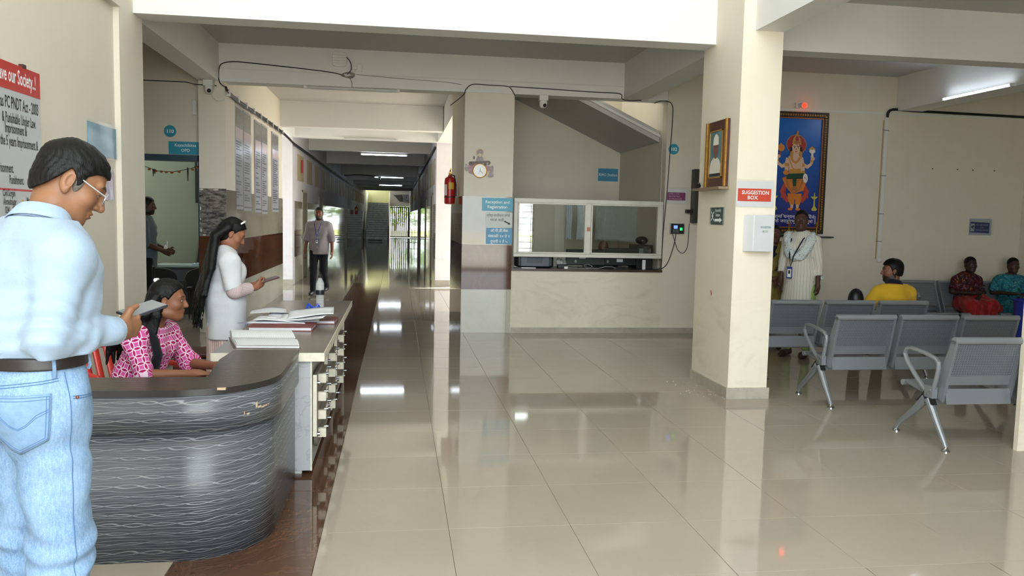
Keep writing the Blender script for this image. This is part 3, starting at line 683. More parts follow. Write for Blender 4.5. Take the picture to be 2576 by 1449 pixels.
aell(432, 515, 30, 24, 'art_white'); art([(395,500),(470,500),(432,466)], 'art_gold'); limb([(432,535),(434,575)], 12, 9, 'art_white'); aell(440, 590, 18, 18, 'art_skin')
aell(362, 785, 24, 46, 'art_white'); limb([(352,770),(375,800)], 3, 3, 'art_shade'); aell(170, 735, 30, 22, 'art_orange'); aell(170, 712, 14, 10, 'art_gold')
for cx in (448, 55):
    limb([(cx+4,930),(cx+2,985)], 5, 7, 'art_yellow'); art([(cx-38,965),(cx+38,965),(cx+16,990),(cx-14,990)], 'art_yellow'); limb([(cx+1,985),(cx-3,1075)], 6, 9, 'art_yellow'); art([(cx-14,1065),(cx+10,1065),(cx+26,1095),(cx+12,1108),(cx-20,1108),(cx-32,1095)], 'art_yellow')
text(PW, 'नमामि धन्वन्तरिमादिदेवं', 5.27, 1.665, .062, 'white_print', pc, .0126+dd[0]-.0122, width=.66); text(PW, 'लोके जरारुग्भयमृत्युनाशं', 5.27, 1.60, .062, 'white_print', pc, .0126+dd[0]-.0122, width=.64)
mb = MB(); PW.rect(mb, 5.945, 5.949, 1.585, 1.70, .0125, .0128); PW.rect(mb, 5.958, 5.962, 1.585, 1.70, .0125, .0128); mb.build('lettering', 'white_print', pc)
t = tag(MB().box(5.2, 6.2, 10.83, 10.952, 1.395, 1.41).build('lamp_shelf', 'dark_plastic'), 'narrow dark shelf under the blue painting', 'shelf')
for x, lb in ((5.53, 'small brass oil lamp left of the kurta woman on the painting shelf'), (5.95, 'small brass oil lamp behind the kurta woman on the painting shelf')):
    tag(MB().lathe([(.035,0),(.03,.012),(.008,.03),(.007,.13),(.016,.14),(.028,.16),(.01,.17),(.004,.21)], (x, 10.87, 1.411), 12).build('oil_lamp', 'gold'), lb, 'lamp', 'oil lamps on the painting shelf')
tag(MB().lathe([(.03,0),(.055,.012),(.06,.03),(.052,.032)], (5.46, 10.875, 1.411), 14).build('offering_dish', mat('dish_green', '3f7a3c', .4)), 'small green offering dish on the painting shelf', 'dish')
t = thing('alarm_lamp', 'white wall box with a glowing red lamp above the painting', 'lamp', (5.62, 10.9, 3.22))
MB().box(5.56, 5.63, 10.91, 10.952, 3.215, 3.29).build('box', 'white_plastic', t, bevel=.004); MB().cyl((5.61, 10.92, 3.255), (5.645, 10.86, 3.25), .03, 14).build('socket', 'white_plastic', t); MB().sphere((5.655, 10.84, 3.245), .034, 14).build('bulb', 'red_lamp', t)
t = board('camera_notice', 'small pale notice with dark blue panel and camera symbol on the seating wall', PW, 8.405, 8.77, 1.475, 1.72, mat('pale_paper', '9fa9b2', .35), 'notice')
flat(PW, [(8.415,1.515),(8.735,1.505),(8.735,1.66),(8.42,1.672)], mat('navy_print', '18295c', .4), t, .0065, 'navy_panel'); flat(PW, [(8.425,1.53),(8.49,1.53),(8.49,1.645),(8.425,1.645)], 'pale_paper', t, .007, 'symbol_card')
flat(PW, [(8.432,1.60),(8.47,1.625),(8.482,1.60),(8.465,1.575),(8.485,1.56),(8.47,1.555),(8.455,1.575),(8.445,1.58)], 'black_print', t, .0075, 'camera_symbol')
for s, z, w in (('YOU ARE UNDER', 1.628, .21), ('CCTV', 1.588, .06), ('SURVEILLANCE', 1.55, .2)): text(PW, s, 8.61, z-.012, .034, mat('pale_print', '8f9dbb', .5), t, .0075, 'CENTER', width=w)
sleeve(t, PW, 8.40, 8.80, 1.47, 1.725, seed=9)

# dark glazed cabinet in the wall, partly behind the pillar; biometric reader
t = thing('wall_cabinet', 'dark narrow glazed cabinet wrapped in plastic on the wall beside the pillar', 'cabinet', (4.25, 10.85, 1.57))
MB().box(4.08, 4.5, 10.82, 10.952, 1.565, 2.31).build('case', mat('cabinet_dark', '2a2723', .35), t, bevel=.008); MB().box(4.17, 4.46, 10.808, 10.822, 1.62, 2.27).build('door', 'glass_dark', t); MB().box(4.22, 4.42, 10.805, 10.81, 1.66, 1.9).build('blue_card', mat('card_blue', '3b5570', .3, col2='75503f', scale=7), t)
MB().box(4.0,4.07,10.85,10.93,1.70,1.75).build('handle', 'black_plastic', t); sleeve(t, P_back(10.81), 4.07, 4.5, 1.57, 2.32, d=.0, seed=11)
t = thing('biometric_reader', 'black fingerprint reader with a lit blue screen and green sensor on the wall', 'device', (3.89, 10.93, 1.41))
MB().box(3.795, 3.985, 10.905, 10.952, 1.41, 1.55).build('body', 'black_plastic', t, bevel=.006); MB().box(3.79, 3.80, 10.903, 10.952, 1.408, 1.552).box(3.98, 3.99, 10.903, 10.952, 1.408, 1.552).build('side_trim', 'steel', t)
MB().box(3.835, 3.89, 10.902, 10.906, 1.48, 1.525).build('screen', 'screen_blue', t); MB().box(3.925, 3.96, 10.9, 10.906, 1.455, 1.495).build('sensor', 'screen_green', t)
k_ = MB()
for i in range(4):
    for j in range(3): k_.box(3.825+i*.022, 3.839+i*.022, 10.902, 10.906, 1.425+j*.017, 1.437+j*.017)
k_.build('keypad', 'grey_metal', t)
def cable(label, pts, r=.005, m='black_cable', name='cable'):
    P3 = [Vector(p) for p in pts]; out = []
    for i in range(len(P3)-1):
        p0, p1, p2, p3 = P3[max(i-1,0)], P3[i], P3[i+1], P3[min(i+2, len(P3)-1)]
        for k in range(5):
            u = k/5; out.append(.5*((2*p1)+(p2-p0)*u+(2*p0-5*p1+4*p2-p3)*u*u+(3*p1-p0-3*p2+p3)*u**3))
    out.append(P3[-1])
    return tag(MB().tube(out, r, 6).build(name, m), label, 'cable')
y = 10.94
cable('thin black cable dropping down the wall beside room number 102', [(3.50,10.94,3.20),(3.62,y,3.235),(3.75,y,3.20),(3.77,y,3.0),(3.75,y,2.5),(3.73,y,2.0),(3.70,y,1.5),(3.685,y,1.05),(3.68,y,.92)], .006)
cable('black cable curling from the fingerprint reader down to the reception sill', [(3.88,y,1.41),(3.87,y,1.3),(3.80,y,1.05),(3.72,y,.93),(3.6,10.93,.905)], .006)
cable('thin cable looping from the fingerprint reader up to the dark cabinet', [(3.83,y,1.41),(3.86,y,1.33),(3.92,y,1.18),(4.0,y,1.14),(4.06,y,1.25),(4.07,y,1.56)], .0045)

# clock and fire extinguisher
t = thing('wall_clock', 'round white gold-rimmed clock in a pink seated figure cut-out on the column', 'clock', (1.1, 10.94, 2.1))
PC = P_back(10.95)
def K(zx, zy): return (1.097+(zx-672)/1449*100/184, 2.205-(zy-1015)/1449*100/184)
def cut(pts, m, d0, d1, name='cutout'):
    mb = MB(); PC.poly(mb, [K(*p) for p in pts], d0, d1); return mb.build(name, m, t)
mat('clock_pink', 'b59091', .5, var=.35, scale=30); mat('clock_grey', 'a29b98', .5, var=.25, scale=40); mat('clock_wood', '6e5850', .5, var=.2, scale=30); mat('clock_cream', 'd2c1a0', .5)
E_ = lambda cx, cy, rx, ry, **k: [(cx+x, cy-y) for x, y in ell(0, 0, rx, ry, **k)]
cut(E_(668, 370, 152, 152, n=30), 'clock_cream', .001, .008); cut(E_(668, 360, 110, 110, n=24), 'clock_pink', .008, .010)
cut([(230,850),(300,790),(620,760),(900,830),(1100,860),(1120,1000),(1060,1120),(880,1200),(450,1150),(300,1120),(240,1020)][::-1], 'clock_pink', .001, .010)
cut([(520,700),(560,560),(600,470),(740,470),(780,560),(830,690),(780,770),(560,770)][::-1], 'clock_grey', .008, .014); cut(E_(668, 445, 62, 75), 'clock_cream', .012, .017); cut([(590,400),(620,310),(668,270),(720,310),(748,400)][::-1], 'clock_grey', .012, .018)
cut([(265,760),(300,700),(400,690),(700,680),(1000,650),(1070,720),(1000,810),(950,790),(990,720),(700,740),(500,780),(380,850),(290,820)][::-1], 'clock_wood', .012, .02); cut(E_(350, 745, 35, 26, n=14), 'black_print', .02, .021); cut(E_(865, 780, 62, 56), 'clock_wood', .01, .018)
cut(E_(455, 560, 28, 65, n=14), 'clock_wood', .006, .012); cut(E_(855, 560, 45, 50, n=14), 'clock_cream', .006, .012); cut(E_(185, 960, 55, 90, n=16, rot=20), 'clock_grey', .004, .012); cut(E_(180, 820, 40, 45, n=14), 'clock_grey', .004, .012)
cut(E_(1060, 1160, 125, 85), 'clock_grey', .008, .016); cut([(900,1220),(930,1100),(980,1000),(1020,1020),(1000,1120),(960,1210)][::-1], 'clock_cream', .012, .018); cut([(1080,830),(1150,820),(1170,900),(1160,1080),(1090,1080),(1070,960)][::-1], 'clock_grey', .006, .014)
c0 = K(672, 1015)
MB().lathe([(.092,0),(.097,.014),(.09,.026),(.084,.026),(.084,.02)], (c0[0], 10.95, c0[1]), 36, (0,-1,0)).build('rim', 'gold', t); MB().cyl((c0[0], 10.94, c0[1]), (c0[0], 10.929, c0[1]), .085, 32).build('dial', 'white_gloss', t)
h = MB(); PK = P_back(10.929)
for a, l, w in ((-40, .056, .005), (248, .05, .003), (76, .03, .006)): h.beam(PK(c0[0], c0[1], .003), PK(c0[0]+l*math.cos(R(a)), c0[1]+l*math.sin(R(a)), .003), w, .002, (0,-1,0))
h.build('hands', 'black_print', t); tk = MB()
for k in range(12): a = R(30*k); tk.beam(PK(c0[0]+.066*math.cos(a), c0[1]+.066*math.sin(a), .001), PK(c0[0]+.076*math.cos(a), c0[1]+.076*math.sin(a), .001), .004, .001, (0,-1,0))
tk.build('hour_marks', mat('mark_grey', '7f858c', .5), t)
def extinguisher(x, y, z, label, s=1., dx=-1):
    t = thing('fire_extinguisher', label, 'extinguisher', (x, y, z), 'red fire extinguishers')
    MB().lathe([(.03*s,0),(.075*s,.008*s),(.08*s,.03*s),(.08*s,.34*s),(.07*s,.385*s),(.03*s,.41*s),(.025*s,.43*s)], (x, y, z), 22).build('cylinder', mat('ext_red', 'a8191d', .3), t)
    MB().cyl((x,y,z+.43*s),(x,y,z+.46*s),.02*s,12).box(x-.015*s,x+.02*s,y-.05*s,y+.04*s,z+.455*s,z+.47*s).beam((x,y-.05*s,z+.5*s),(x,y+.02*s,z+.465*s),.016*s,.008*s).beam((x,y,z+.45*s),(x+.012*s,y,z+.53*s),.014*s,.014*s).build('valve', 'gold', t)
    MB().lathe([(.0815*s,.1*s),(.0825*s,.1*s),(.0825*s,.115*s),(.0815*s,.115*s)], (x,y,z), 22).build('strap', 'black_plastic', t)
    lb = MB(); lb.grid(lambda u, v: (x+.0815*s*math.sin(R(-30+60*u)+.2), y-.0815*s*math.cos(R(-30+60*u)+.2), z+(.22+.1*v)*s), 8, 2); lb.build('yellow_label', mat('label_yellow', 'c9a83a', .5), t)
    lb = MB(); lb.grid(lambda u, v: (x+.0815*s*math.sin(R(-80+45*u)), y-.0815*s*math.cos(R(-80+45*u)), z+(.13+.16*v)*s), 8, 2); lb.build('white_label', 'paper', t)
    MB().tube([(x,y,z+.44*s),(x+.06*s,y-.06*s,z+.42*s),(x+.085*s,y-.04*s,z+.3*s),(x+.09*s,y-.02*s,z+.12*s)], .009*s, 8).build('hose', 'black_plastic', t)
    return t
extinguisher(.765, 12.0, 1.76, 'red fire extinguisher hung at the near corridor corner', 1.)
extinguisher(-2.17, 44.0, 1.62, 'small dark red fire extinguisher far down the left passage wall', .95)

# ---------------------------------------------------------------- ceiling fixtures, cameras, cables
def tube_lamp(label, a, b, lit, group='ceiling tube lights', drop=(0, 0, -1)):
    a, b = Vector(a), Vector(b); d = Vector(drop)
    t = thing('tube_light', label, 'lamp', (a+b)/2, group)
    MB().beam(a, b, .05, .03).build('fitting', 'white_plastic', t)
    e = (b-a).normalized()*.03
    MB().cyl(a+e+d*.03, b-e+d*.03, .014, 10).build('tube', 'tube_light' if lit else 'dead_tube', t)
    for q_ in (a, b): MB().cyl(q_+d*.012-e*.0, q_+d*.045, .02, 8).build('end_cap', 'white_plastic', t)
    return t
tube_lamp('unlit tube light under the cabled middle beam', (-1.19, 10.9, 3.205), (.0, 10.9, 3.205), False, drop=(0,-1,0))
tube_lamp('unlit tube light on the beam where the far passage begins', (-1.19, 18.27, 3.255), (-.01, 18.27, 3.255), False, drop=(0,-1,-.3))
for i, y in enumerate((22.0, 34.7, 43.5)):
    tube_lamp(('nearest lit tube light along the passage ceiling', 'second lit tube light along the passage ceiling, by a cable', 'farthest lit tube light along the passage ceiling')[i], (-.97, y-.0, 3.215), (.25, y-.0, 3.215), True)
tube_lamp('lit tube light on the side beam over the benches', (7.097, 9.86, 3.25), (7.097, 8.66, 3.25), True, drop=(-1, 0, 0))
tube_lamp('unlit tube light on the beam from the pillar towards the entrance', (3.35, 6.05, 3.29), (3.35, 4.85, 3.29), False, drop=(1, 0, 0))
def cctv(label, x, y, z):
    t = thing('dome_camera', label, 'camera', (x, y, z), 'dome security cameras')
    MB().box(x-.06, x+.06, y-.06, y+.05, z, z+.075).build('base', 'white_plastic', t, bevel=.006)
    MB().lathe([(.05,0),(.055,-.03),(.05,-.07),(.03,-.095),(.005,-.1)], (x, y-.01, z), 18).build('housing', 'white_plastic', t)
    MB().sphere((x+.012, y-.045, z-.062), .028, 12).build('lens', 'black_plastic', t)
cctv('white dome camera at the top of the left column', -2.385, 10.88, 3.165)
cctv('white dome camera under the beam beside the sloping stair', 1.94, 10.93, 3.165)
t = thing('wifi_access_point', 'white rounded square wireless access point on the middle beam', 'router', (-.76, 10.9, 3.49))
Pb = P_back(10.93)
mb = MB(); rr = [( -.76+(.095*abs(math.cos(a))**.5*(1 if math.cos(a)>=0 else -1)), 3.585+.095*abs(math.sin(a))**.5*(1 if math.sin(a)>=0 else -1)) for a in [k*math.pi/18 for k in range(36)]]
Pb.poly(mb, rr, .001, .03); mb.build('shell', 'white_gloss', t, bevel=.008)
g_ = MB()
for k in range(4): Pb.rect(g_, -.84, -.68, 3.53+k*.035, 3.533+k*.035, .03, .0315)
g_.build('groove', mat('groove_grey', 'a9a9a9', .5), t, kind='stuff')
t = thing('socket_plate', 'white switch and socket plate beside the access point', 'socket', (-.535, 10.92, 3.44))
mb = MB(); Pb.rect(mb, -.595, -.465, 3.435, 3.545, .001, .018); mb.build('plate', 'white_plastic', t, bevel=.003)
mb = MB(); Pb.rect(mb, -.525, -.485, 3.46, 3.52, .018, .024); mb.build('switch', 'white_gloss', t); mb = MB(); Pb.poly(mb, ell(-.56, 3.475, .02, .02, 14), .018, .05); mb.build('plug', 'white_gloss', t)
cw = MB()
for k in range(4):
    cw.tube([(-.65+(.085-.01*k)*math.cos(a)+.008*math.sin(3*a+k), 10.905-.006*k, 3.385+(.035-.004*k)*math.sin(a)+.006*math.sin(2*a+k)) for a in [q*math.pi/10 for q in range(20)]], .004, 5, closed=True)
tag(cw.build('coiled_wires', mat('wire_beige', 'a29b84', .5, col2='26262a', scale=30)), 'tangle of coiled thin wires hanging below the socket plate', 'wires')
cable('thin black cable from the access point into the wire tangle', [(-.67,10.9,3.61),(-.62,10.9,3.55),(-.61,10.9,3.46),(-.66,10.9,3.39)], .006)
cable('black cable draped along the left half of the middle beam', [(-.7,10.91,3.375),(-.85,10.915,3.41),(-1.2,10.915,3.44),(-1.5,10.915,3.46),(-1.9,10.915,3.485),(-2.1,10.915,3.49),(-2.24,10.915,3.45),(-2.27,10.91,3.33),(-2.255,10.9,3.22),(-2.2,10.93,3.17),(-2.17,11.0,3.14)], .0065)
cable('short wire dropping from the tangle to the unlit tube light', [(-.63,10.91,3.36),(-.60,10.9,3.29),(-.60,10.885,3.225)], .004, mat('wire_tan', '8c8062', .5))
cable('thin cable along the right half of the middle beam over the column', [(-.55,10.92,3.40),(.0,10.922,3.375),(.6,10.922,3.355),(.83,10.92,3.33)], .0045, mat('cord_grey2', '9b9b97', .6))
cable('black cable arched over the tiled reception column', [(.72,11.4,3.12),(.86,10.92,3.2),(.89,10.915,3.27),(.98,10.915,3.34),(1.2,10.915,3.34),(1.44,10.915,3.335),(1.5,10.915,3.30),(1.555,10.915,3.21)], .006)
cable('black cable from the reception column to the right beam', [(1.48,10.915,3.335),(2.0,10.915,3.325),(2.6,10.915,3.31),(2.99,10.915,3.305),(3.03,10.915,3.24),(3.1,10.9,3.215),(3.3,10.9,3.225)], .006)
tag(MB().box(-2.26, 3.06, 10.921, 10.932, 3.395, 3.412).build('cable_trunking', 'white_plastic'), 'thin white cable trunking along the middle beam', 'trunking')
cable('thin dark cable across the foyer wall above the consulting room', [(-3.9,11.19,3.255),(-3.3,11.19,3.25),(-2.8,11.19,3.25),(-2.68,11.15,3.235),(-2.55,10.95,3.19),(-2.3,10.93,3.18)], .006)
pts = [(-2.2, 10.98, 3.17), (-2.19, 11.3, 3.12), (-2.19, 12.4, 3.11), (-2.19, 13.6, 3.13), (-2.19, 15, 3.13), (-2.19, 16.25, 3.12), (-2.2, 17.2, 3.10), (-2.24, 18.4, 3.10), (-2.24, 22, 3.10), (-2.24, 30, 3.08), (-2.24, 42, 3.05)]
cable('thick bundle of dark cables clipped high along the poster wall', pts, .022)
cable('second thinner cable running beside the thick bundle', [(x+.02, y, z-.04) for x, y, z in pts], .010)
cl = MB()
for k in range(9): cl.box(-2.23, -2.16, 11.05+k*.62, 11.09+k*.62, 3.075, 3.16)
tag(cl.build('cable_clips', 'white_plastic'), 'white clips holding the cable bundle on the poster wall', 'clips', kind='stuff')
cable('looped white cable under the left dome camera', [(-2.36,10.9,3.08),(-2.33,10.9,3.02),(-2.27,10.9,2.99),(-2.21,10.92,3.02),(-2.19,10.95,3.11)], .005, 'white_plastic')
cable('dark cable bundle along the right side of the far passage ceiling', [(.84,18.7,3.15),(.84,25,3.15),(.84,34,3.12),(.84,45,3.1)], .025)
tag(MB().box(-2.66,-2.60,11.17,11.2,2.83,3.02).build('switch_plate','white_plastic',bevel=.004), 'white switch plate on the foyer wall beside the left column', 'switch')
# conduit and cable on the seating wall
t = thing('cable_conduit', 'white vertical conduit ending low on the seating wall', 'conduit', (6.97, 10.93, 1.08))
MB().box(6.945, 6.995, 10.925, 10.952, 1.09, 3.17).build('trunking', 'white_plastic', t); MB().box(6.93, 6.947, 10.935, 10.952, 1.1, 3.1).build('stained_edge', mat('stain', 'b5a27a', .7), t); MB().box(6.955, 7.02, 10.915, 10.952, 1.05, 1.11).build('end_box', 'white_plastic', t, bevel=.01)
for z in (1.35, 1.75, 2.3, 2.95): MB().box(6.93, 7.01, 10.92, 10.952, z, z+.012).build('clip', 'grey_metal', t)
cable('thick black cable curving along the top of the seating wall', [(6.97,10.92,3.14),(6.99,10.92,3.22),(7.08,10.92,3.255),(7.4,10.92,3.245),(7.9,10.92,3.24),(8.4,10.92,3.235),(9.2,10.92,3.225)], .02)
tag(MB().box(5.3, 9.25, 10.94, 10.952, 3.185, 3.205).build('cable_trunking', 'white_plastic'), 'thin white trunking along the top of the seating wall', 'trunking')
nl = MB()
for x in (7.75,8.15,8.4,8.75): nl.cyl((x,10.952,2.43),(x,10.935,2.43),.008,6)
tag(nl.build('wall_nails', 'black_plastic'), 'row of small dark nails high on the seating wall', 'nails', kind='stuff')

# ---------------------------------------------------------------- reception desk
def wavy(name, base, line, dark=False, amt=.6):
    m, nt, b = newmat(name, base, .3, spec=.6)
    s3 = sep(nt, attr(nt, 'pat').outputs['Vector']); u, v = s3[0], s3[1]
    nz = noise(nt, mapv(nt, attr(nt, 'pat').outputs['Vector'], (1.1, 8, 1)), 2.2, 2)
    u2 = mth(nt, 'ADD', u, mth(nt, 'MULTIPLY', nz, .16)); q = mth(nt, 'DIVIDE', mth(nt, 'ADD', v, mth(nt, 'MULTIPLY', nz, .035)), .043)
    row = mth(nt, 'FLOOR', q); ph_ = mth(nt, 'MULTIPLY', mth(nt, 'SINE', mth(nt, 'MULTIPLY', row, 12.9898)), 9.0)
    sn = mth(nt, 'SINE', mth(nt, 'ADD', mth(nt, 'MULTIPLY', u2, 2*math.pi/.22), ph_)); fr_ = mth(nt, 'SUBTRACT', mth(nt, 'FRACT', q), .5)
    def band(off, w): return mth(nt, 'SUBTRACT', 1.0, ramp(nt, mth(nt, 'ABSOLUTE', mth(nt, 'SUBTRACT', fr_, off)), w*.3, w))
    l1 = band(mth(nt, 'MULTIPLY', sn, .14), .055); l2 = band(mth(nt, 'MULTIPLY', sn, -.14), .055)
    l3 = band(mth(nt, 'ADD', mth(nt, 'MULTIPLY', mth(nt, 'SINE', mth(nt, 'MULTIPLY', u2, 21.)), .05), .36), .04); l4 = band(mth(nt, 'ADD', mth(nt, 'MULTIPLY', mth(nt, 'SINE', mth(nt, 'ADD', mth(nt, 'MULTIPLY', u2, 24.), 2.)), .05), -.36), .04)
    ln = mth(nt, 'MAXIMUM', mth(nt, 'MAXIMUM', l1, l2), mth(nt, 'MULTIPLY', mth(nt, 'MAXIMUM', l3, l4), .6))
    gr = noise(nt, mapv(nt, attr(nt, 'pat').outputs['Vector'], (4, 130, 1)), 2.5, 4)
    a = mixc(nt, mth(nt, 'MULTIPLY', gr, .5), lin(base), tuple(c*1.8 for c in lin(base)))
    nt.links.new(mixc(nt, mth(nt, 'MULTIPLY', ln, amt), a, lin(line)), b.inputs['Base Color'])
    bump(nt, b, ln, .5, .004)
    b.inputs['Roughness'].default_value = .28
wavy('wave_laminate_sheen', '43464b', '9da0a3', amt=.7); wavy('wave_laminate_top', '3a322c', '221d19')  # front's pale lines and bluish base paint in reflections caught by the embossing
desk = thing('reception_desk', 'curved dark reception desk with embossed wavy laminate', 'desk', (-1.3, 4.1, 0))
def dpath(off, xl=-3.0, yend=5.0):   # outline along the front, round the corner and back; outward offset
    r = .36; cx, cy = -.605-r, 3.70+r; pts = [(xl, 3.70-off)]
    n = 26
    for k in range(n+1): x = xl+(cx-xl)*k/n; pts.append((x, 3.70-off))
    for k in range(1, 25): a = R(-90+90*k/24); pts.append((cx+(r+off)*math.cos(a), cy+(r+off)*math.sin(a)))
    for k in range(1, 13): pts.append((-.605+off, cy+(yend-cy)*k/12))
    return pts[1:]
def shell(path, z0, z1, nz=1):
    mb = MB(); mb.uv = []; L = [0]
    for a, b in zip(path, path[1:]): L.append(L[-1]+math.hypot(b[0]-a[0], b[1]-a[1]))
    for z in (z0, z1):
        for (x, y_), l in zip(path, L): mb.v.append((x, y_, z)); mb.uv.append((l, z, 0))
    n = len(path); mb.f = [(i, i+1, n+i+1, n+i) for i in range(n-1)]
    return mb
shell(dpath(0, yend=4.84), 0, .62).build('front_panel', 'wave_laminate_sheen', desk, solid=.03)
shell(dpath(.035, yend=4.74), .60, .765).build('upper_fascia', 'wave_laminate_sheen', desk, solid=.03)
o_ = dpath(.052, yend=4.74); inner = [(x, y_) for x, y_ in o_]
mb = MB(); mb.uv = []
top = [(-3.0, 3.95)]+[(-.885, 3.95), (-.93, 4.42), (-.915, 4.74)]
poly = o_+[top[3], top[2], top[1], top[0]]
n = len(poly)
for z in (.762, .79):
    for x, y_ in poly: mb.v.append((x, y_, z)); mb.uv.append((x+.35*y_, y_, 0))
from mathutils.geometry import tessellate_polygon
tri = tessellate_polygon([[Vector((x, y_, 0)) for x, y_ in poly]])
for t3 in tri:
    a, b, c = t3
    A3, B3, C3 = (Vector((*poly[k], 0)) for k in (a, b, c))
    if (B3-A3).cross(C3-A3).z < 0: a, c = c, a
    mb.f.append((n+a, n+b, n+c)); mb.f.append((c, b, a))
mb.build('worktop', 'wave_laminate_top', desk)
mb = MB(); mb.v = [(x, y_, z) for z in (.762, .79) for x, y_ in poly]; mb.f = [(i, (i+1) % n, n+(i+1) % n, n+i) for i in range(n)]; mb.build('worktop_edge', mat('edge_dark', '2c2926', .35, var=.2), desk)
sc = MB(); Pd = P_back(3.70)
cpt = lambda a, off=.0515: (-.965+(.36+off)*math.cos(R(a)), 4.06+(.36+off)*math.sin(R(a)))
for a, z, w, h in ((-38,.672,.012,.032),(-36,.668,.02,.012),(-33,.665,.02,.010),(-30,.668,.018,.008),(-45,.648,.014,.010),(-47,.652,.004,.018),(-27,.672,.016,.006)):
    x, y_ = cpt(a); sc.add([(x,y_,z),(x+w*math.cos(R(a+90)),y_+w*math.sin(R(a+90)),z),(x+w*math.cos(R(a+90)),y_+w*math.sin(R(a+90)),z+h),(x,y_,z+h*.6)], [(0,1,2,3)])
x, y_ = cpt(-62, .06); sc.box(x-.018, x+.018, y_-.004, y_+.012, .782, .7915)
sc.build('chipped_spot', mat('chip', 'b8a284', .8), desk, kind='stuff')

# counter behind the desk
mat('counter_top', '6b625a', .22, col2='7c736a', scale=5); mat('edge_cream', 'd9d5c2', .5, var=.15, scale=20)
m, nt, b = newmat('marble_laminate', 'a8a9ac', .35); p = objc(nt); v = noise(nt, p, 5, 7, .6, 2.)
nt.links.new(mixc(nt, mth(nt, 'MULTIPLY', mth(nt, 'SUBTRACT', 1.0, ramp(nt, mth(nt, 'ABSOLUTE', mth(nt, 'SUBTRACT', v, .5)), 0, .03)), .4), lin('a9abae'), lin('6f7074')), b.inputs['Base Color'])
mat('rack_board', '7d7467', .5, var=.25, scale=14)
for i, (y0, y1, lb) in enumerate(((4.86, 6.445, 'near grey marble-look counter cabinet joined to the curved desk'), (6.455, 7.86, 'far grey marble-look counter cabinet holding the water bottle'))):
    t = thing('counter_cabinet', lb, 'cabinet', (-.75, (y0+y1)/2, 0), 'counter cabinets in a row')
    MB().box(-1.07, -.425, y0, y1, .722, .75).build('counter_top', 'counter_top', t)
    eg = MB().box(-.425, -.42, y0, y1, .70, .751)
    if i == 0: eg.box(-1.07, -.42, y0-.006, y0, .70, .751)
    eg.build('edge_band', 'edge_cream', t)
    MB().box(-.62, -.505, y0+.02, y1-.01, .03, .722).build('carcass', 'marble_laminate', t)
    for q_ in (y0+.015, y1-.032): MB().box(-.505, -.495, q_, q_+.02, .03, .70).build('edge_strip', 'edge_cream', t)
    for q_ in (y0+.06, y1-.12): MB().box(-.6, -.56, q_, q_+.04, 0, .03).build('foot', 'white_plastic', t)
    if i == 0: MB().box(-1.06, -1.03, y0+.02, y1-.02, .0, .722).build('inner_side', 'marble_laminate', t)
    # wall racks of rounded boards and pegs on the public side
    for y in ((5.18, 5.95) if i == 0 else (6.85,)):
        PR = Plane((-.495, 0, 0), (0, 1, 0))
        rk = MB(); PR.poly(rk, [(y-.22,.60),(y-.22,.24)]+[(y-.10+.12*math.cos(R(a)), .25+.12*math.sin(R(a))) for a in range(190, 271, 16)]+[(y+.14,.13),(y+.30,.13),(y+.30,.50),(y+.24,.60)], .0, .018)
        r_ = rk.build('rack_board', 'rack_board', t)
        MB().box(-.497, -.474, y-.232, y-.218, .22, .60).build('edge_strip', 'edge_cream', r_)
        for k in range(4):
            z = .19+k*.115
            MB().box(-.477, -.452, y-.09, y+.32, z+.012, z+.03).build('rail', 'rack_board', r_)
            MB().box(-.477, -.43, y-.10, y-.065, z-.01, z+.045).build('block', 'edge_cream', r_)
            for q_ in (.05, .28): MB().cyl((-.452, y+q_, z+.02), (-.428, y+q_, z+.02), .010, 10).build('stud', 'steel', r_)
        for q_ in (.54, .22): MB().cyl((-.477, y-.17, q_), (-.46, y-.17, q_), .012, 10).build('stud', 'steel', r_)

# things on the counter
def page_mat(name, ang):
    m, nt, b = newmat(name, 'd6d7d9', .6); s3 = sep(nt, mapv(nt, objc(nt), rot=(0, 0, R(ang))))
    l = mth(nt, 'LESS_THAN', mth(nt, 'FRACT', mth(nt, 'MULTIPLY', s3[0], 95)), .16)
    nt.links.new(mixc(nt, mth(nt, 'MULTIPLY', l, .55), lin('d8d9da'), lin('7d8590')), b.inputs['Base Color'])
page_mat('ruled_page', 0)
t = thing('open_register', 'open ruled register with cream pages nearest the desk on the counter', 'book', (-.79, 5.25, .75))
def leaf(x0, x1, y0, y1, z, h, sh=0.):
    return MB().grid(lambda u, v: (x0+(x1-x0)*u+sh*v, y0+(y1-y0)*v, z+h*math.sin(math.pi*min(1, .12+.88*(1-abs(v-1.0 if y1 > 5.2 else v))))), 8, 8)
MB().hexa([(-.96,5.04,.751),(-.585,5.02,.751),(-.63,5.26,.751),(-1.03,5.28,.751)], [(-.96,5.04,.764),(-.585,5.02,.764),(-.63,5.26,.772),(-1.03,5.28,.772)]).hexa([(-1.03,5.28,.751),(-.64,5.262,.751),(-.68,5.44,.751),(-1.08,5.46,.751)], [(-1.03,5.28,.774),(-.64,5.262,.774),(-.68,5.44,.80),(-1.08,5.46,.80)]).build('page_block', 'paper', t)
MB().grid(lambda u, v: (-.955-.07*v+(.37+.025*v)*u, 5.045+.235*v-.018*u, .7655+.012*math.sin(v*2.6)+.002), 10, 10).build('front_page', 'ruled_page', t)
MB().grid(lambda u, v: (-1.028-.05*v+.39*u, 5.285+.17*v-.018*u, .778+.026*v+.01*math.sin(v*3.1)), 10, 10).build('back_page', 'ruled_page', t)
MB().hexa([(-.975,5.03,.75),(-.575,5.01,.75),(-.67,5.45,.75),(-1.09,5.47,.75)], [(-.975,5.03,.753),(-.575,5.01,.753),(-.67,5.45,.753),(-1.09,5.47,.753)]).build('cover', mat('book_grey', '5c4a45', .5), t)
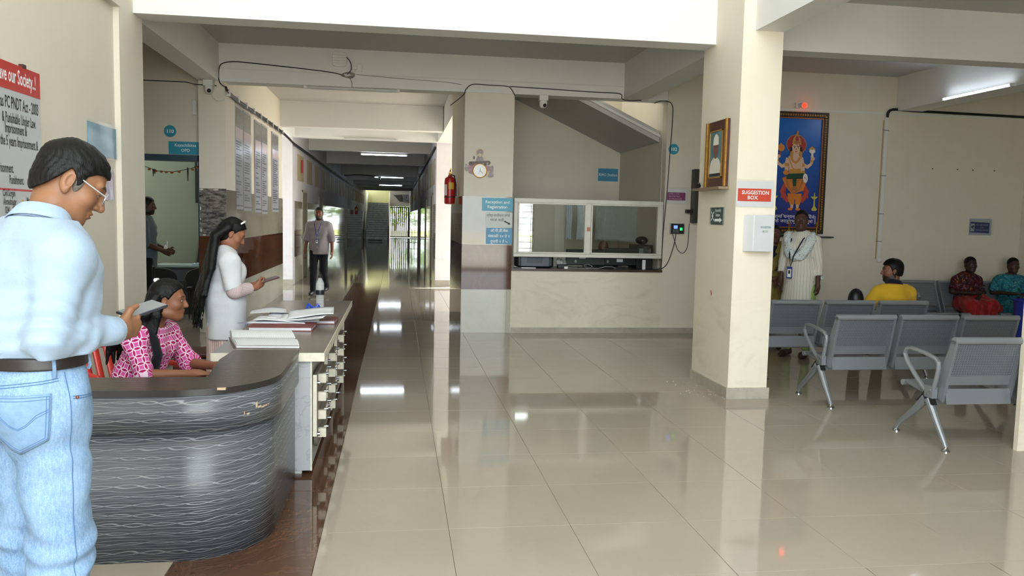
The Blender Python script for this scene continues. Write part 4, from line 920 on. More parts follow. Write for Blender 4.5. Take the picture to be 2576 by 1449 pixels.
mat('book_red', '7c3a36', .45, var=.2, scale=15)
def ledger(label, c, w, d, h, rz):
    t = thing('ledger_book', label, 'book', (*c[:2], c[2]), 'red bound ledgers', rz)
    q = Matrix.Rotation(rz, 4, 'Z'); q.translation = Vector(c)
    for nm, mm, a in (('cover', 'book_red', (-w/2, w/2, -d/2, d/2, 0, .006)), ('cover', 'book_red', (-w/2, w/2, -d/2, d/2, h-.006, h)), ('cover', 'book_red', (-w/2, w/2, d/2-.006, d/2, .006, h-.006)), ('page_block', 'paper', (-w/2+.008, w/2-.008, -d/2+.006, d/2-.007, .0062, h-.0062))):
        mb = MB().box(*a); mb.v = [tuple(q @ Vector(p)) for p in mb.v]; mb.build(nm, mm, t)
ledger('closed red ledger lying in front of the loose papers', (-.80, 5.90, .75), .44, .26, .032, R(-2))
ledger('closed red ledger under the papers at the right side of the counter', (-.60, 6.27, .75), .30, .24, .03, R(-2))
t = thing('file_stack', 'open file of loose white papers on the red ledgers', 'file', (-.85, 6.1, .78))
rr = random.Random(4)
for k in range(7):
    x0, y0 = -1.05+.05*k+rr.uniform(-.02,.02), 5.98+rr.uniform(-.03,.06); w, d = .40-.015*k, .26; a = rr.uniform(-.18,.12); z0 = .784+.008*k
    if k == 6: x0, y0, w, d, a = -1.07, 6.14, .26, .22, .15
    MB().grid(lambda u, v, x0=x0, y0=y0, w=w, d=d, a=a, z0=z0, k=k: (x0+w*u*math.cos(a)-d*v*math.sin(a), y0+w*u*math.sin(a)+d*v*math.cos(a), z0+.025*(1-u)*v*(k%3)/2+.018*math.sin(u*3.1+k)*abs(math.sin(v*2+k))+(.03*u*v if k == 5 else 0)), 10, 6).build('paper_sheet', 'paper', t, solid=.002)
MB().hexa([(-1.13,5.97,.778),(-.86,5.93,.778),(-.62,6.05,.778),(-.9,6.27,.778)], [(-1.13,5.97,.783),(-.86,5.93,.783),(-.62,6.05,.783),(-.9,6.27,.783)]).build('file_cover', mat('file_violet', '8c86a0', .5), t)
bp = MB()
for k in range(4): bp.tube([(-.70+.02*k,6.32,.80),(-.67+.025*k,6.34+.02*math.sin(k),.865+.015*math.cos(k*2)),(-.61+.012*k,6.34,.83)], .013, 6)
tag(bp.build('blue_ribbon', mat('ribbon_blue', '1f46b0', .4)), 'crumpled blue ribbon beside the loose papers', 'ribbon')
t = thing('water_bottle', 'clear ribbed plastic water bottle with a dark label on the counter', 'bottle', (-.66, 7.18, .75))
pr = [(.03,0),(.036,.006)]
for k in range(8): pr += [(.036,.02+k*.012),(.0335,.026+k*.012)]
pr += [(.037,.125),(.037,.165)]
for k in range(5): pr += [(.036,.175+k*.011),(.034,.18+k*.011)]
pr += [(.03,.235),(.018,.26),(.0125,.27),(.0125,.285)]
MB().lathe(pr, (-.66,7.18,.75), 20).build('bottle_body', 'bottle_plastic', t); MB().lathe([(.0375,.124),(.0380,.126),(.0380,.164),(.0375,.166)], (-.66,7.18,.75), 20).build('label', mat('bottle_label', '1c1f24', .4), t); MB().lathe([(.014,.27),(.0155,.272),(.0155,.288),(.013,.291)], (-.66,7.18,.75), 16).build('cap', 'black_plastic', t)

# ---------------------------------------------------------------- chairs behind the desk and the maroon stool
def plastic_chair(name, label, loc, rz, m='red_plastic', group=None):
    t = thing(name, label, 'chair', (0, 0, 0), group)
    # local: faces +Y
    MB().grid(lambda u, v: (-.21+.42*u, -.19+.42*v, .43-.02*math.sin(math.pi*u)*math.sin(math.pi*v)-.02*(1-v)), 8, 8).build('seat', m, t, solid=.012)
    bk = MB(); W_ = lambda z: .21+.03*math.sin((z-.43)/.42*math.pi)
    def bp_(x, z): return (x, -.19-.16*(z-.42)/.42+.05*(x/.24)**2, z)
    for sg in (-1, 1):
        bk.add([], []); 
        bk.grid(lambda u, v, sg=sg: bp_(sg*(W_(.42+.42*v)-.06*u), .42+.42*v-.06*v*v*(1-u)), 2, 8)
    for k in range(4): x = -.105+.07*k; bk.grid(lambda u, v, x=x: bp_(x-.018+.036*u, .45+.33*v), 1, 6)
    bk.grid(lambda u, v: bp_(-.19+.38*u, .74+.10*v-.05*(2*u-1)**2), 10, 3); bk.grid(lambda u, v: bp_(-.2+.4*u, .41+.05*v), 8, 2)
    bk.build('backrest', m, t, solid=.012)
    for sg in (-1, 1):
        MB().tube([(sg*.235,-.27,.66),(sg*.26,-.1,.655),(sg*.26,.12,.645),(sg*.25,.19,.60),(sg*.225,.2,.42)], .018, 8).build('armrest', m, t)
        for y0, y1 in ((.19,.22),(-.18,-.25)): MB().beam((sg*.2, y0, .42), (sg*.235, y1, 0), .045, .03, (0,1,0)).build('leg', m, t)
    t.location = loc; t.rotation_euler = (0, 0, rz); return t
plastic_chair('plastic_chair', 'red slatted plastic chair under the woman in the pink floral top', (-1.54, 4.93, 0), R(-132))
t = thing('storage_stool', 'maroon plastic storage box wrapped in film behind the red chair', 'box', (-1.62, 6.85, 0))
MB().hexa([(-1.80,6.7,0),(-1.44,6.7,0),(-1.44,7.04,0),(-1.80,7.04,0)], [(-1.77,6.72,.40),(-1.47,6.72,.40),(-1.47,7.02,.40),(-1.77,7.02,.40)]).build('body', 'maroon', t, bevel=.015)
MB().box(-1.79,-1.45,6.70,7.04,.40,.44).build('lid', 'maroon', t, bevel=.012)

# ---------------------------------------------------------------- waiting benches
def perf(name, base):
    m, nt, b = newmat(name, base, .4, .5); s3 = sep(nt, objc(nt))
    def cell(a): return mth(nt, 'SUBTRACT', mth(nt, 'FRACT', mth(nt, 'DIVIDE', a, .0125)), .5)
    row = mth(nt, 'FLOOR', mth(nt, 'DIVIDE', s3[2], .0125)); sh = mth(nt, 'MULTIPLY', mth(nt, 'MODULO', row, 2.0), .00625)
    cx, cz = cell(mth(nt, 'ADD', s3[0], sh)), cell(s3[2]); d = mth(nt, 'SQRT', mth(nt, 'ADD', mth(nt, 'MULTIPLY', cx, cx), mth(nt, 'MULTIPLY', cz, cz)))
    k = mth(nt, 'LESS_THAN', d, .3)
    nt.links.new(mixc(nt, k, lin(base), lin('3a3d40')), b.inputs['Base Color'])
    nt.links.new(mth(nt, 'MULTIPLY', mth(nt, 'SUBTRACT', 1.0, k), .5), b.inputs['Metallic'])
perf('perforated_steel', '8a9097')
m, nt, b = newmat('worn_steel', '969b9f', .36, .5); f = noise(nt, objc(nt), 24, 5, .7)
nt.links.new(mixc(nt, ramp(nt, f, .66, .70), lin('979ca0'), lin('34302c')), b.inputs['Base Color'])
mat('bench_metal', '92979b', .36, .55); mat('bench_plate', '8b9095', .42, .5)
SW, SP = .545, .592
def bench(label, x0, y0, nseat, group='steel waiting benches'):
    """seats face +Y; x0 is the left end, y0 the middle of the feet"""
    t = thing('waiting_bench', label, 'bench', (x0+nseat*SP/2, y0, 0), group)
    for k in range(nseat):
        x = x0+.03+k*SP; c = x+SW/2
        pb = MB().hexa([(x+.02,y0-.165,.455),(x+SW-.02,y0-.165,.455),(x+SW-.02,y0-.155,.452),(x+.02,y0-.155,.452)], [(x+.02,y0-.262,.775),(x+SW-.02,y0-.262,.775),(x+SW-.02,y0-.252,.778),(x+.02,y0-.252,.778)])
        bk = pb.build('backrest', 'perforated_steel', t)
        MB().hexa([(x+.02,y0-.168,.45),(x+SW-.02,y0-.168,.45),(x+SW-.02,y0-.158,.45),(x+.02,y0-.158,.45)], [(x+.02,y0-.187,.52),(x+SW-.02,y0-.187,.52),(x+SW-.02,y0-.177,.52),(x+.02,y0-.177,.52)]).build('lower_plate', 'bench_plate', bk)
        MB().cyl((x,y0-.262,.785),(x+SW,y0-.262,.785),.026,16).build('top_roll', 'worn_steel', bk)
        for sx in (x, x+SW-.022):
            MB().hexa([(sx,y0-.175,.33),(sx+.022,y0-.175,.33),(sx+.022,y0-.055,.36),(sx,y0-.055,.36)], [(sx,y0-.285,.785),(sx+.022,y0-.285,.785),(sx+.022,y0-.24,.785),(sx,y0-.24,.785)]).build('side_rail', 'bench_plate', bk)
        st = MB(); prof = [(-.165,.385),(-.15,.37),(-.08,.352),(.05,.355),(.18,.375),(.27,.395),(.30,.392),(.305,.372),(.285,.362)]
        m_ = len(prof)
        for sx in (x+.01, x+SW-.01):
            for yy, zz in prof: st.v.append((sx, y0+yy, zz))
        st.f = [(i, i+1, m_+i+1, m_+i) for i in range(m_-1)]
        so = st.build('seat', 'bench_plate', t, solid=.008)
        MB().hexa([(x+.02,y0-.205,.318),(x+SW-.02,y0-.205,.318),(x+SW-.02,y0-.196,.318),(x+.02,y0-.196,.318)], [(x+.02,y0-.178,.425),(x+SW-.02,y0-.178,.425),(x+SW-.02,y0-.169,.425),(x+.02,y0-.169,.425)]).build('rear_plate', 'bench_plate', so)
        MB().cyl((x,y0+.285,.382),(x+SW,y0+.285,.382),.022,14).build('front_roll', 'bench_metal', so)
    xe = x0+nseat*SP+.015
    MB().box(x0, xe, y0-.08, y0-.02, .29, .33).build('beam', 'bench_metal', t)
    for s_, X in enumerate((x0+.005, xe-.005)):
        lg = MB(); lg.tube([(X,y0-.07,.33),(X,y0-.16,.2),(X,y0-.265,.06),(X,y0-.285,.03)], [.03,.026,.018,.016], 10).tube([(X,y0-.04,.33),(X,y0+.05,.24),(X,y0+.24,.09),(X,y0+.285,.03)], [.034,.028,.019,.016], 10)
        lo = lg.build('leg', 'bench_metal', t)
        for yy in (y0-.285, y0+.285): MB().lathe([(.03,0),(.03,.008),(.018,.016),(.008,.03),(.008,.045)], (X, yy, 0), 14).build('foot_glide', 'steel', lo)
        MB().prism([(X,y0-.14,.30),(X,y0+.05,.295),(X,y0-.07,.42)], (-.018,0,0), (.018,0,0)).build('hub', 'black_plastic', t)
        ar = [(X,y0-.10,.36),(X,y0-.135,.48),(X,y0-.155,.57),(X,y0-.15,.61),(X,y0-.12,.632),(X,y0+.0,.655),(X,y0+.16,.668),(X,y0+.215,.655),(X,y0+.235,.615),(X,y0+.20,.56),(X,y0+.08,.46),(X,y0-.05,.37)]
        MB().tube(ar, .0165, 10).build('armrest', 'bench_metal', t)
        MB().box(X-.02, X+.02, y0-.13, y0-.04, .345, .43).build('bracket', 'bench_plate', t); [MB().cyl((X-.024,q_,z_),(X-.02,q_,z_),.01,8).build('bolt', 'steel', t) for q_, z_ in ((y0-.1,.40),(y0-.075,.37))]
    return t
b1 = bench('nearest silver waiting bench, cut by the right edge post', 3.835, 5.365, 3)
b2 = copy_tree(b1, off=(-.115, 1.325, 0)); b2['label'] = 'second silver waiting bench with worn top rails, behind the nearest one'
b3 = copy_tree(b1, off=(-.11, 2.58, 0)); b3['label'] = 'third silver waiting bench where the man in yellow sits'
b4 = copy_tree(b1, off=(3.33, 5.08, 0), rz=math.pi); b4['label'] = 'silver waiting bench against the back wall with two seated women'
t = thing('waste_bin', 'blue plastic bin with a tilted white lid at the right edge', 'bin', (8.33, 9.55, 0))
MB().lathe([(.15,0),(.2,.4),(.215,.62),(.23,.63),(.23,.65),(.2,.65),(.185,.4),(.14,.03)], (8.33,9.55,0), 24).build('bin_body', mat('bin_blue', '23359a', .4), t)
MB().lathe([(.24,0),(.24,.03),(.2,.07),(.05,.10),(.005,.10)], (8.37,9.5,.60), 24, (.75,-.35,.55)).build('lid', mat('lid_white', 'c9cbd8', .4), t)
tag(MB().sphere((4.93,8.10,.77),(.085,.08,.13),18).sphere((4.93,8.10,.57),(.10,.09,.19),16).build('black_bag', 'black_leather'), 'rounded black bag top showing over the third bench', 'bag')


cr = MB(); rr = random.Random(2)
for k in range(34):
    a, q = rr.gauss(2.80, .09), rr.gauss(7.05, .22); s_ = rr.uniform(.002, .007); cr.sphere((a, q, s_*.4), (s_, s_, s_*.5), 5)
tag(cr.build('plaster_crumbs', 'white_gloss'), 'white plaster crumbs scattered on the floor by the pillar', 'crumbs', kind='stuff')

# ---------------------------------------------------------------- consulting room behind the left column
mb = MB().box(-3.75,-2.56,11.18,11.37,2.232,2.31).box(-3.77,-3.71,11.18,11.37,0,2.31).box(-2.60,-2.555,11.18,11.37,0,2.31)
tag(mb.build('door_1', 'blue_frame'), kind='structure')
gl = thing('door_garland', 'withered marigold garland strung across the consulting room door', 'garland', (-3.1, 11.17, 2.1))
MB().tube([(-3.32,11.165,2.17),(-3.1,11.165,2.09),(-2.9,11.165,2.085),(-2.7,11.165,2.13),(-2.56,11.165,2.18)], .004, 5).build('string', 'black_cable', gl)
fl_m = mat('marigold', 'a8521a', .7, var=.4, scale=40); lf_m = mat('dry_leaf', '2f2a14', .8)
for k, (x, z) in enumerate(((-3.2,2.12),(-3.12,2.10),(-3.05,2.095),(-2.99,2.09),(-2.92,2.085),(-2.83,2.10),(-2.66,2.13),(-2.6,2.16))):
    MB().sphere((x,11.16,z-.01),(.022,.015,.016),6).build('flower', fl_m, gl)
for x, z, l in ((-3.3,2.15,.07),(-3.15,2.10,.08),(-3.13,2.1,.05),(-2.72,2.13,.16)):
    MB().prism([(x-.012,11.158,z+.02),(x+.012,11.158,z+.01),(x+.004,11.158,z-l),(x-.006,11.158,z-l)], (0,0,0), (0,.003,0)).build('leaf', lf_m, gl)
t = thing('wall_picture', 'dark framed picture of a white building and a figure inside the consulting room', 'picture', (-3.2, 14.18, 1.8))
Pr = P_back(14.2); mb = MB(); Pr.rect(mb, -3.34, -2.7, 1.72, 2.62, .002, .03); mb.build('frame', 'black_plastic', t); mb = MB(); Pr.rect(mb, -3.30, -2.74, 1.76, 2.58, .03, .033); q_ = mb.build('print', mat('pic_sky', '8093a8', .3), t)
flat(Pr, [(-3.30,1.76),(-2.74,1.76),(-2.74,2.2),(-3.30,2.25)], mat('pic_green', '2e3a35', .4), q_, .0332); flat(Pr, [(-3.27,2.26),(-3.06,2.25),(-3.06,2.36),(-3.2,2.42),(-3.27,2.38)], mat('pic_white', 'c9ced2', .4), q_, .0334); flat(Pr, [(-3.0,2.0),(-2.98,2.3),(-2.95,2.42),(-2.88,2.42),(-2.84,2.0)], 'pic_white', q_, .0336)
t = thing('doctor_desk', 'pale glass-topped desk inside the consulting room', 'desk', (-3.0, 13.2, 0))
MB().box(-3.7,-2.6,12.9,13.5,.72,.75).build('desk_top', mat('desk_pale', '9fb0b0', .15), t); MB().box(-3.66,-3.0,12.95,13.45,0,.72).build('drawer_unit', mat('desk_grey', '3a3d42', .5), t); MB().box(-2.68,-2.62,12.95,13.45,0,.72).build('side_panel', 'desk_grey', t); MB().box(-3.62,-3.05,12.94,12.952,.5,.68).build('drawer', mat('drawer_grey', '4c5157', .5), t)
tag(MB().box(-3.15,-2.95,13.1,13.3,.751,.765).box(-3.1,-3.05,13.1,13.25,.766,.775).build('paper_pad', mat('pad_blue', '9db4c4', .5)), 'small pad of papers on the consulting room desk', 'papers')
for x, lb in ((-3.42, 'black round-backed visitor chair before the consulting desk, nearer the man'), (-2.82, 'black round-backed visitor chair before the consulting desk, nearer the column')):
    t = thing('visitor_chair', lb, 'chair', (x, 12.5, 0), 'black visitor chairs')
    MB().prism([(x+.26*math.cos(a)*(1 if abs(math.cos(a)) < .8 else .95), 12.32, .60+.15*math.sin(a)) for a in [k*math.pi/14 for k in range(28)]], (0,0,0), (0,.04,0)).build('backrest', 'black_leather', t, bevel=.012)
    MB().box(x-.23,x+.23,12.33,12.78,.42,.47).build('seat', 'black_leather', t, bevel=.02)
    for sx in (-.2, .2):
        for yy in (12.36, 12.74): MB().cyl((x+sx,yy,0),(x+sx,yy,.43),.012,8).build('leg', 'black_plastic', t)
t = thing('office_chair', 'black high-backed office chair behind the consulting desk', 'chair', (-3.05, 13.85, 0))
MB().hexa([(-3.3,13.78,.5),(-2.75,13.78,.5),(-2.75,13.86,.5),(-3.3,13.86,.5)], [(-3.24,13.86,1.12),(-2.8,13.86,1.12),(-2.8,13.94,1.12),(-3.24,13.94,1.12)]).build('backrest', 'black_leather', t, bevel=.03)
MB().box(-3.28,-2.78,13.55,13.9,.44,.52).build('seat', 'black_leather', t, bevel=.03); MB().cyl((-3.03,13.78,.05),(-3.03,13.78,.45),.03,10).build('column', 'black_plastic', t)
for k in range(5): a = k*math.pi*.4; MB().beam((-3.03,13.78,.08),(-3.03+.26*math.cos(a),13.78+.2*math.sin(a),.05),.04,.03).build('leg', 'black_plastic', t); MB().sphere((-3.03+.26*math.cos(a),13.78+.2*math.sin(a),.025),.025,8).build('caster', 'black_plastic', t)

# ---------------------------------------------------------------- far passage: doors, ventilators, stairs, gate
mat('door_wood', '8b8570', .45); mat('vent_panel', 'b7a983', .55); mat('jamb', 'c9c4b2', .5)
n_ = 2
for k in range(2):
    y = 20.2+k*4.3
    for sg, X in ((1, -2.29), (-1, .875)):
        xs = sorted((X-.06*sg, X+.02*sg)); d = tag(MB().box(*xs, y, y+.06, 0, 2.15).box(*xs, y+1.0, y+1.06, 0, 2.15).box(*xs, y, y+1.06, 2.1, 2.16).build('door_%d' % n_, 'jamb'), kind='structure'); n_ += 1
        MB().box(*sorted((X-.05*sg, X+.016*sg)), y+.06, y+1.0, .02, 2.1).build('leaf', 'door_wood', d); MB().cyl((X+.016*sg,y+.15,1.0),(X+.05*sg,y+.15,1.0),.014,8).build('handle', 'steel', d)
w = bpy.data.objects['wall_passage_left']; w2 = bpy.data.objects['wall_passage_right']
for k in range(20):
    y = 19.3+k*1.95
    for wq, X, sg in ((w, -2.29, 1), (w2, .875, -1)):
        MB().box(*sorted((X-.01*sg, X+.012*sg)), y, y+1.2, 2.35, 2.95).build('ventilator', 'vent_panel', wq)
for y in (37.0,):
    tag(MB().box(-2.29,-2.23,y,y+.3,0,BZ).build('pilaster', 'cream_paint'), kind='structure'); tag(MB().box(.80,.876,y-5,y-4.7,0,BZ).build('pilaster', 'cream_paint'), kind='structure')
st = thing('staircase', 'grey stone staircase climbing at the far end of the passage', 'staircase', (-1.45, 58, 0))
mat('stair_stone', '7d807c', .25, col2='93968f', scale=6); mat('stair_dark', '2b2c2b', .4)
for k in range(16):
    s_ = MB().box(-2.14, -.64, 56.6+k*.28, 56.6+(k+1)*.28, 0, (k+1)*.158-.025).build('step', 'stair_stone', st); MB().box(-2.14,-.64,56.58+k*.28,56.9+k*.28,(k+1)*.158-.025,(k+1)*.158).build('nosing', 'stair_dark', s_)
MB().prism([(-.58,56.5,0),(-.58,61.1,0),(-.58,61.1,3.3),(-.58,56.5,.9)], (-.04,0,0), (.04,0,0)).build('balustrade', 'cream_paint', st); MB().prism([(-2.2,56.5,0),(-2.2,61.1,0),(-2.2,61.1,3.3),(-2.2,56.5,.6)], (-.05,0,0), (.05,0,0)).build('balustrade', 'white_paint', st)
struct('wall_stair_back', MB().box(-2.5, -.5, 61.4, 61.55, 0, 4.5), mat('stair_wall_yellow', 'd8d49c', .7)); struct('wall_stair_side', MB().box(-2.6,-2.5,57.6,61.5,0,3.5).box(-.5,-.4,60.15,61.5,2.27,4.7), 'cream_paint')
struct('ceiling_stair_added', MB().box(-2.6, -.4, 57.5, 61.6, 4.6, 4.75).box(-2.6, -.5, 57.5, 57.6, CZ, 4.6).box(-.6, -.5, 57.5, 61.5, CZ, 4.6), 'ceiling_paint')  # unseen roof added to block the sun, leaving a side slot for sky light
gt = thing('bar_gate', 'dark steel gate of upright bars at the end of the passage', 'gate', (.1, 60.05, 0))
MB().box(-.52,.88,60.03,60.09,2.18,2.26).box(-.52,.88,60.03,60.09,.02,.10).box(-.52,-.46,60.03,60.09,.02,2.26).box(.82,.88,60.03,60.09,.02,2.26).build('gate_frame', 'black_plastic', gt)
for k in range(9): MB().box(-.41+k*.146,-.318+k*.146,60.04,60.08,.1,2.18).build('bar', 'black_plastic', gt)
m, nt, b = newmat('fallen_plaster', '5d5650', .9)
PE = P_back(60.0); we = bpy.data.objects['wall_end']
flat(PE, [(-.3,3.1),(.35,3.15),(.45,2.65),(.2,2.62),(.05,2.75),(-.1,2.95)][::-1], 'fallen_plaster', we, .002, 'bare_patch')
tag(MB().box(.4,.8,59.8,59.99,2.65,3.15).build('notice_board', mat('notice_grey','8e8f8c',.3,col2='3c3d3c',scale=12)), 'grey notice board high beside the far gate', 'board')
tag(MB().box(-1.75,-.9,50.0,50.4,.05,.12).box(-1.6,-1.55,50.1,50.3,0,.05).box(-1.1,-1.05,50.1,50.3,0,.05).build('floor_plank', mat('plank_grey','8f8f8f',.6)), 'low grey plank on the floor before the far stairs', 'plank')
t = thing('small_trolley', 'thin black wire rack by the right wall near the far gate', 'rack', (.72, 44, 0))
for z in (.15,.45,.7): MB().box(.5,.84,43.8,44.2,z,z+.02).build('shelf', 'black_plastic', t)
MB().tube([(.55,43.8,0),(.55,43.8,.8),(.62,43.8,.95),(.72,43.8,.95),(.8,43.8,.8),(.8,43.8,0)], .014, 6).build('frame', 'black_plastic', t)
for x, y, lb in ((-2.2, 34.9, 'small dark camera by the second lit passage tube'),): cctv('small white camera on the passage beam by the second lit tube', -.75, 34.55, 3.14)
cable('thin black cable across the passage ceiling beside the second lit tube', [(-2.2,34.6,3.22),(-1.6,34.6,3.26),(-1.1,34.6,3.24),(-.75,34.6,3.2)], .02)
tag(MB().box(-2.27,-2.24,19.9,20.05,2.55,2.85).build('red_notice', 'red_print'), 'small red notice high on the left passage wall', 'notice')
# outside: shrubs and trees beyond the gate, seen between the bars
mat('leaf_green', '47662c', .8, col2='7d9440', scale=1.5); mat('grass_green', '8fa04a', .9, col2='a8a766', scale=2.); mat('bark', '6b5a48', .9)
tag(MB().box(-14, 14, 60.3, 90, -.12, -.02).build('grass', 'grass_green'), 'sunny grass beyond the far gate', 'grass', kind='stuff')
rr = random.Random(11)
def tree(x, y, h, r, label):
    t = thing('tree', label, 'tree', (x, y, -.02), 'trees beyond the far gate')
    MB().tube([(x,y,-.05),(x+.1,y,h*.3),(x,y,h*.6)], [.16,.12,.07], 8).build('trunk', 'bark', t)
    mb = MB()
    for k in range(420):
        a, b_ = rr.uniform(0, 6.28), rr.uniform(-1, 1); q = r*rr.uniform(.4, 1)**.5; c = Vector((x+q*math.cos(a)*math.sqrt(1-b_*b_), y+q*math.sin(a)*math.sqrt(1-b_*b_), h*.68+q*b_*.9)); s_ = rr.uniform(.1,.22)
        n1 = Vector((rr.uniform(-1,1), rr.uniform(-1,1), rr.uniform(-1,1))).normalized(); n2 = n1.orthogonal().normalized()*s_; n3 = n1.cross(n2.normalized())*s_*.6
        mb.add([c-n2, c-n3, c+n2, c+n3], [(0,1,2,3)])
    mb.build('crown', 'leaf_green', t, kind='stuff')
for i, (x, y, h, r) in enumerate(((-1.6,74,3.4,1.4),(1.5,78,4.0,1.6),(-.2,88,3.2,1.9))): tree(x, y, h, r, ('bushy tree beyond the far gate, behind the stairs', 'bushy tree beyond the right half of the far gate', 'farthest low tree in line with the far gate')[i])

# ---------------------------------------------------------------- people: every body is grown as one surface from a signed distance field
def V3(*a): return np.array(a, dtype=float)
def unit(v): v = np.asarray(v, float); return v/(np.linalg.norm(v)+1e-12)
def cap(a, b, ra, rb, k=.015, flat=False, op='u'):
    a, b = np.asarray(a, float), np.asarray(b, float); ab = b-a; L2 = ab@ab+1e-12; L = math.sqrt(L2); m = max(ra, rb)
    def fn(X, Y, Z):
        px, py, pz = X-a[0], Y-a[1], Z-a[2]; t0 = (px*ab[0]+py*ab[1]+pz*ab[2])/L2; t = np.clip(t0, 0, 1)
        d = np.sqrt((px-t*ab[0])**2+(py-t*ab[1])**2+(pz-t*ab[2])**2)-(ra+(rb-ra)*t)
        if flat:
            lat = np.sqrt(np.maximum((px-t0*ab[0])**2+(py-t0*ab[1])**2+(pz-t0*ab[2])**2, 0))-(ra+(rb-ra)*t)
            d = np.maximum(lat, np.maximum(-t0*L-(ra if flat == 'end' else 0), (t0-1)*L))
            if flat == 'end': d = np.where(t0 < 0, np.sqrt(px**2+py**2+pz**2)-ra, np.maximum(lat, (t0-1)*L))
        return d
    return (np.minimum(a, b)-m, np.maximum(a, b)+m, fn, k, op)
def ellp(c, r, rot=None, k=.015, op='u'):
    c = np.asarray(c, float); r = np.asarray(r, float); M = np.eye(3) if rot is None else np.asarray(rot, float); m = r.max()
    def fn(X, Y, Z):
        px, py, pz = X-c[0], Y-c[1], Z-c[2]
        q = [px*M[0, i]+py*M[1, i]+pz*M[2, i] for i in range(3)]
        k0 = np.sqrt(sum((q[i]/r[i])**2 for i in range(3))); k1 = np.sqrt(sum((q[i]/r[i]**2)**2 for i in range(3)))+1e-9
        return k0*(k0-1)/k1
    return (c-m, c+m, fn, k, op)
def ecap(a, b, ra, rb, fwd, k=.03):   # elliptical cone segment; ra, rb = (side, depth) radii
    a, b = np.asarray(a, float), np.asarray(b, float); ab = b-a; L2 = ab@ab+1e-12; W_ = ab/math.sqrt(L2); F_ = unit(np.asarray(fwd)-W_*(np.asarray(fwd)@W_)); U_ = np.cross(F_, W_); m = max(*ra, *rb)
    def fn(X, Y, Z):
        px, py, pz = X-a[0], Y-a[1], Z-a[2]; t0 = (px*ab[0]+py*ab[1]+pz*ab[2])/L2; t = np.clip(t0, 0, 1)
        u = px*U_[0]+py*U_[1]+pz*U_[2]; v = px*F_[0]+py*F_[1]+pz*F_[2]; w = (t0-t)*math.sqrt(L2)
        rx = ra[0]+(rb[0]-ra[0])*t; ry = ra[1]+(rb[1]-ra[1])*t; rz = .5*np.minimum(rx, ry)
        k0 = np.sqrt((u/rx)**2+(v/ry)**2+(w/rz)**2); k1 = np.sqrt((u/rx**2)**2+(v/ry**2)**2+(w/rz**2)**2)+1e-9
        return k0*(k0-1)/k1
    return (np.minimum(a, b)-m, np.maximum(a, b)+m, fn, k, 'u')
def field(prims, h, cuts=(), disp=None, pad=.02):
    adds = [p for p in prims if p[4] == 'u']
    lo = np.min([p[0] for p in adds], 0)-pad; hi = np.max([p[1] for p in adds], 0)+pad
    n = np.ceil((hi-lo)/h).astype(int)+1; F = np.full(n, .15, np.float32); ax = [lo[i]+h*np.arange(n[i]) for i in range(3)]
    for plo, phi, fn, k, op in prims:
        m = k+2.5*h+.004; i0 = np.maximum(np.floor((plo-m-lo)/h).astype(int), 0); i1 = np.minimum(np.ceil((phi+m-lo)/h).astype(int)+1, n)
        if np.any(i1 <= i0): continue
        sl = tuple(slice(i0[i], i1[i]) for i in range(3))
        d = fn(ax[0][sl[0]][:, None, None], ax[1][sl[1]][None, :, None], ax[2][sl[2]][None, None, :]).astype(np.float32); a = F[sl]
        if op == 'u': q = np.maximum(k-np.abs(a-d), 0)/k; F[sl] = np.minimum(a, d)-q*q*k/4
        else: d = -d; q = np.maximum(k-np.abs(a-d), 0)/k; F[sl] = np.maximum(a, d)+q*q*k/4
    X, Y, Z = ax[0][:, None, None], ax[1][None, :, None], ax[2][None, None, :]
    if disp is not None: F += disp(X, Y, Z).astype(np.float32)
    for c in cuts: F = np.maximum(F, c(X, Y, Z).astype(np.float32))
    for s_ in ((0, slice(None), slice(None)), (-1, slice(None), slice(None)), (slice(None), 0, slice(None)), (slice(None), -1, slice(None)), (slice(None), slice(None), 0), (slice(None), slice(None), -1)): F[s_] = np.maximum(F[s_], 1e-3)
    return F, lo
def nets(F, lo, h):
    I = F < 0; nx, ny, nz = F.shape; cs = [(i, j, k) for i in (0, 1) for j in (0, 1) for k in (0, 1)]
    cnt = np.zeros((nx-1, ny-1, nz-1), np.uint8)
    for i, j, k in cs: cnt += I[i:nx-1+i, j:ny-1+j, k:nz-1+k]
    act = (cnt > 0) & (cnt < 8); idx = np.argwhere(act)
    vid = np.full(act.shape, -1, np.int32); vid[act] = np.arange(len(idx))
    val = {c: F[idx[:, 0]+c[0], idx[:, 1]+c[1], idx[:, 2]+c[2]] for c in cs}
    s_ = np.zeros((len(idx), 3)); w = np.zeros(len(idx))
    for c in cs:
        for a in range(3):
            if c[a] == 0:
                e = list(c); e[a] = 1; e = tuple(e); va, vb = val[c], val[e]; cr = (va < 0) != (vb < 0)
                t = np.where(cr, va/np.where(va == vb, 1, va-vb), 0); p = np.array(c, float)[None, :]+0*s_; p[:, a] += t; s_ += p*cr[:, None]; w += cr
    V = lo+h*(idx+s_/w[:, None]); Q = []
    for a in range(3):
        b, c = (a+1) % 3, (a+2) % 3; s0 = [slice(None)]*3; s1 = [slice(None)]*3; s0[a] = slice(0, -1); s1[a] = slice(1, None)
        A0, A1 = I[tuple(s0)], I[tuple(s1)]; e = np.argwhere(A0 != A1); e = e[(e[:, b] > 0) & (e[:, c] > 0)]
        pos = A0[e[:, 0], e[:, 1], e[:, 2]]; q = []
        for db, dc in ((-1, -1), (0, -1), (0, 0), (-1, 0)):
            g = e.copy(); g[:, b] += db; g[:, c] += dc; q.append(vid[g[:, 0], g[:, 1], g[:, 2]])
        q = np.stack(q, 1); q[~pos] = q[~pos][:, ::-1]; Q.append(q)
    return V, np.concatenate(Q)
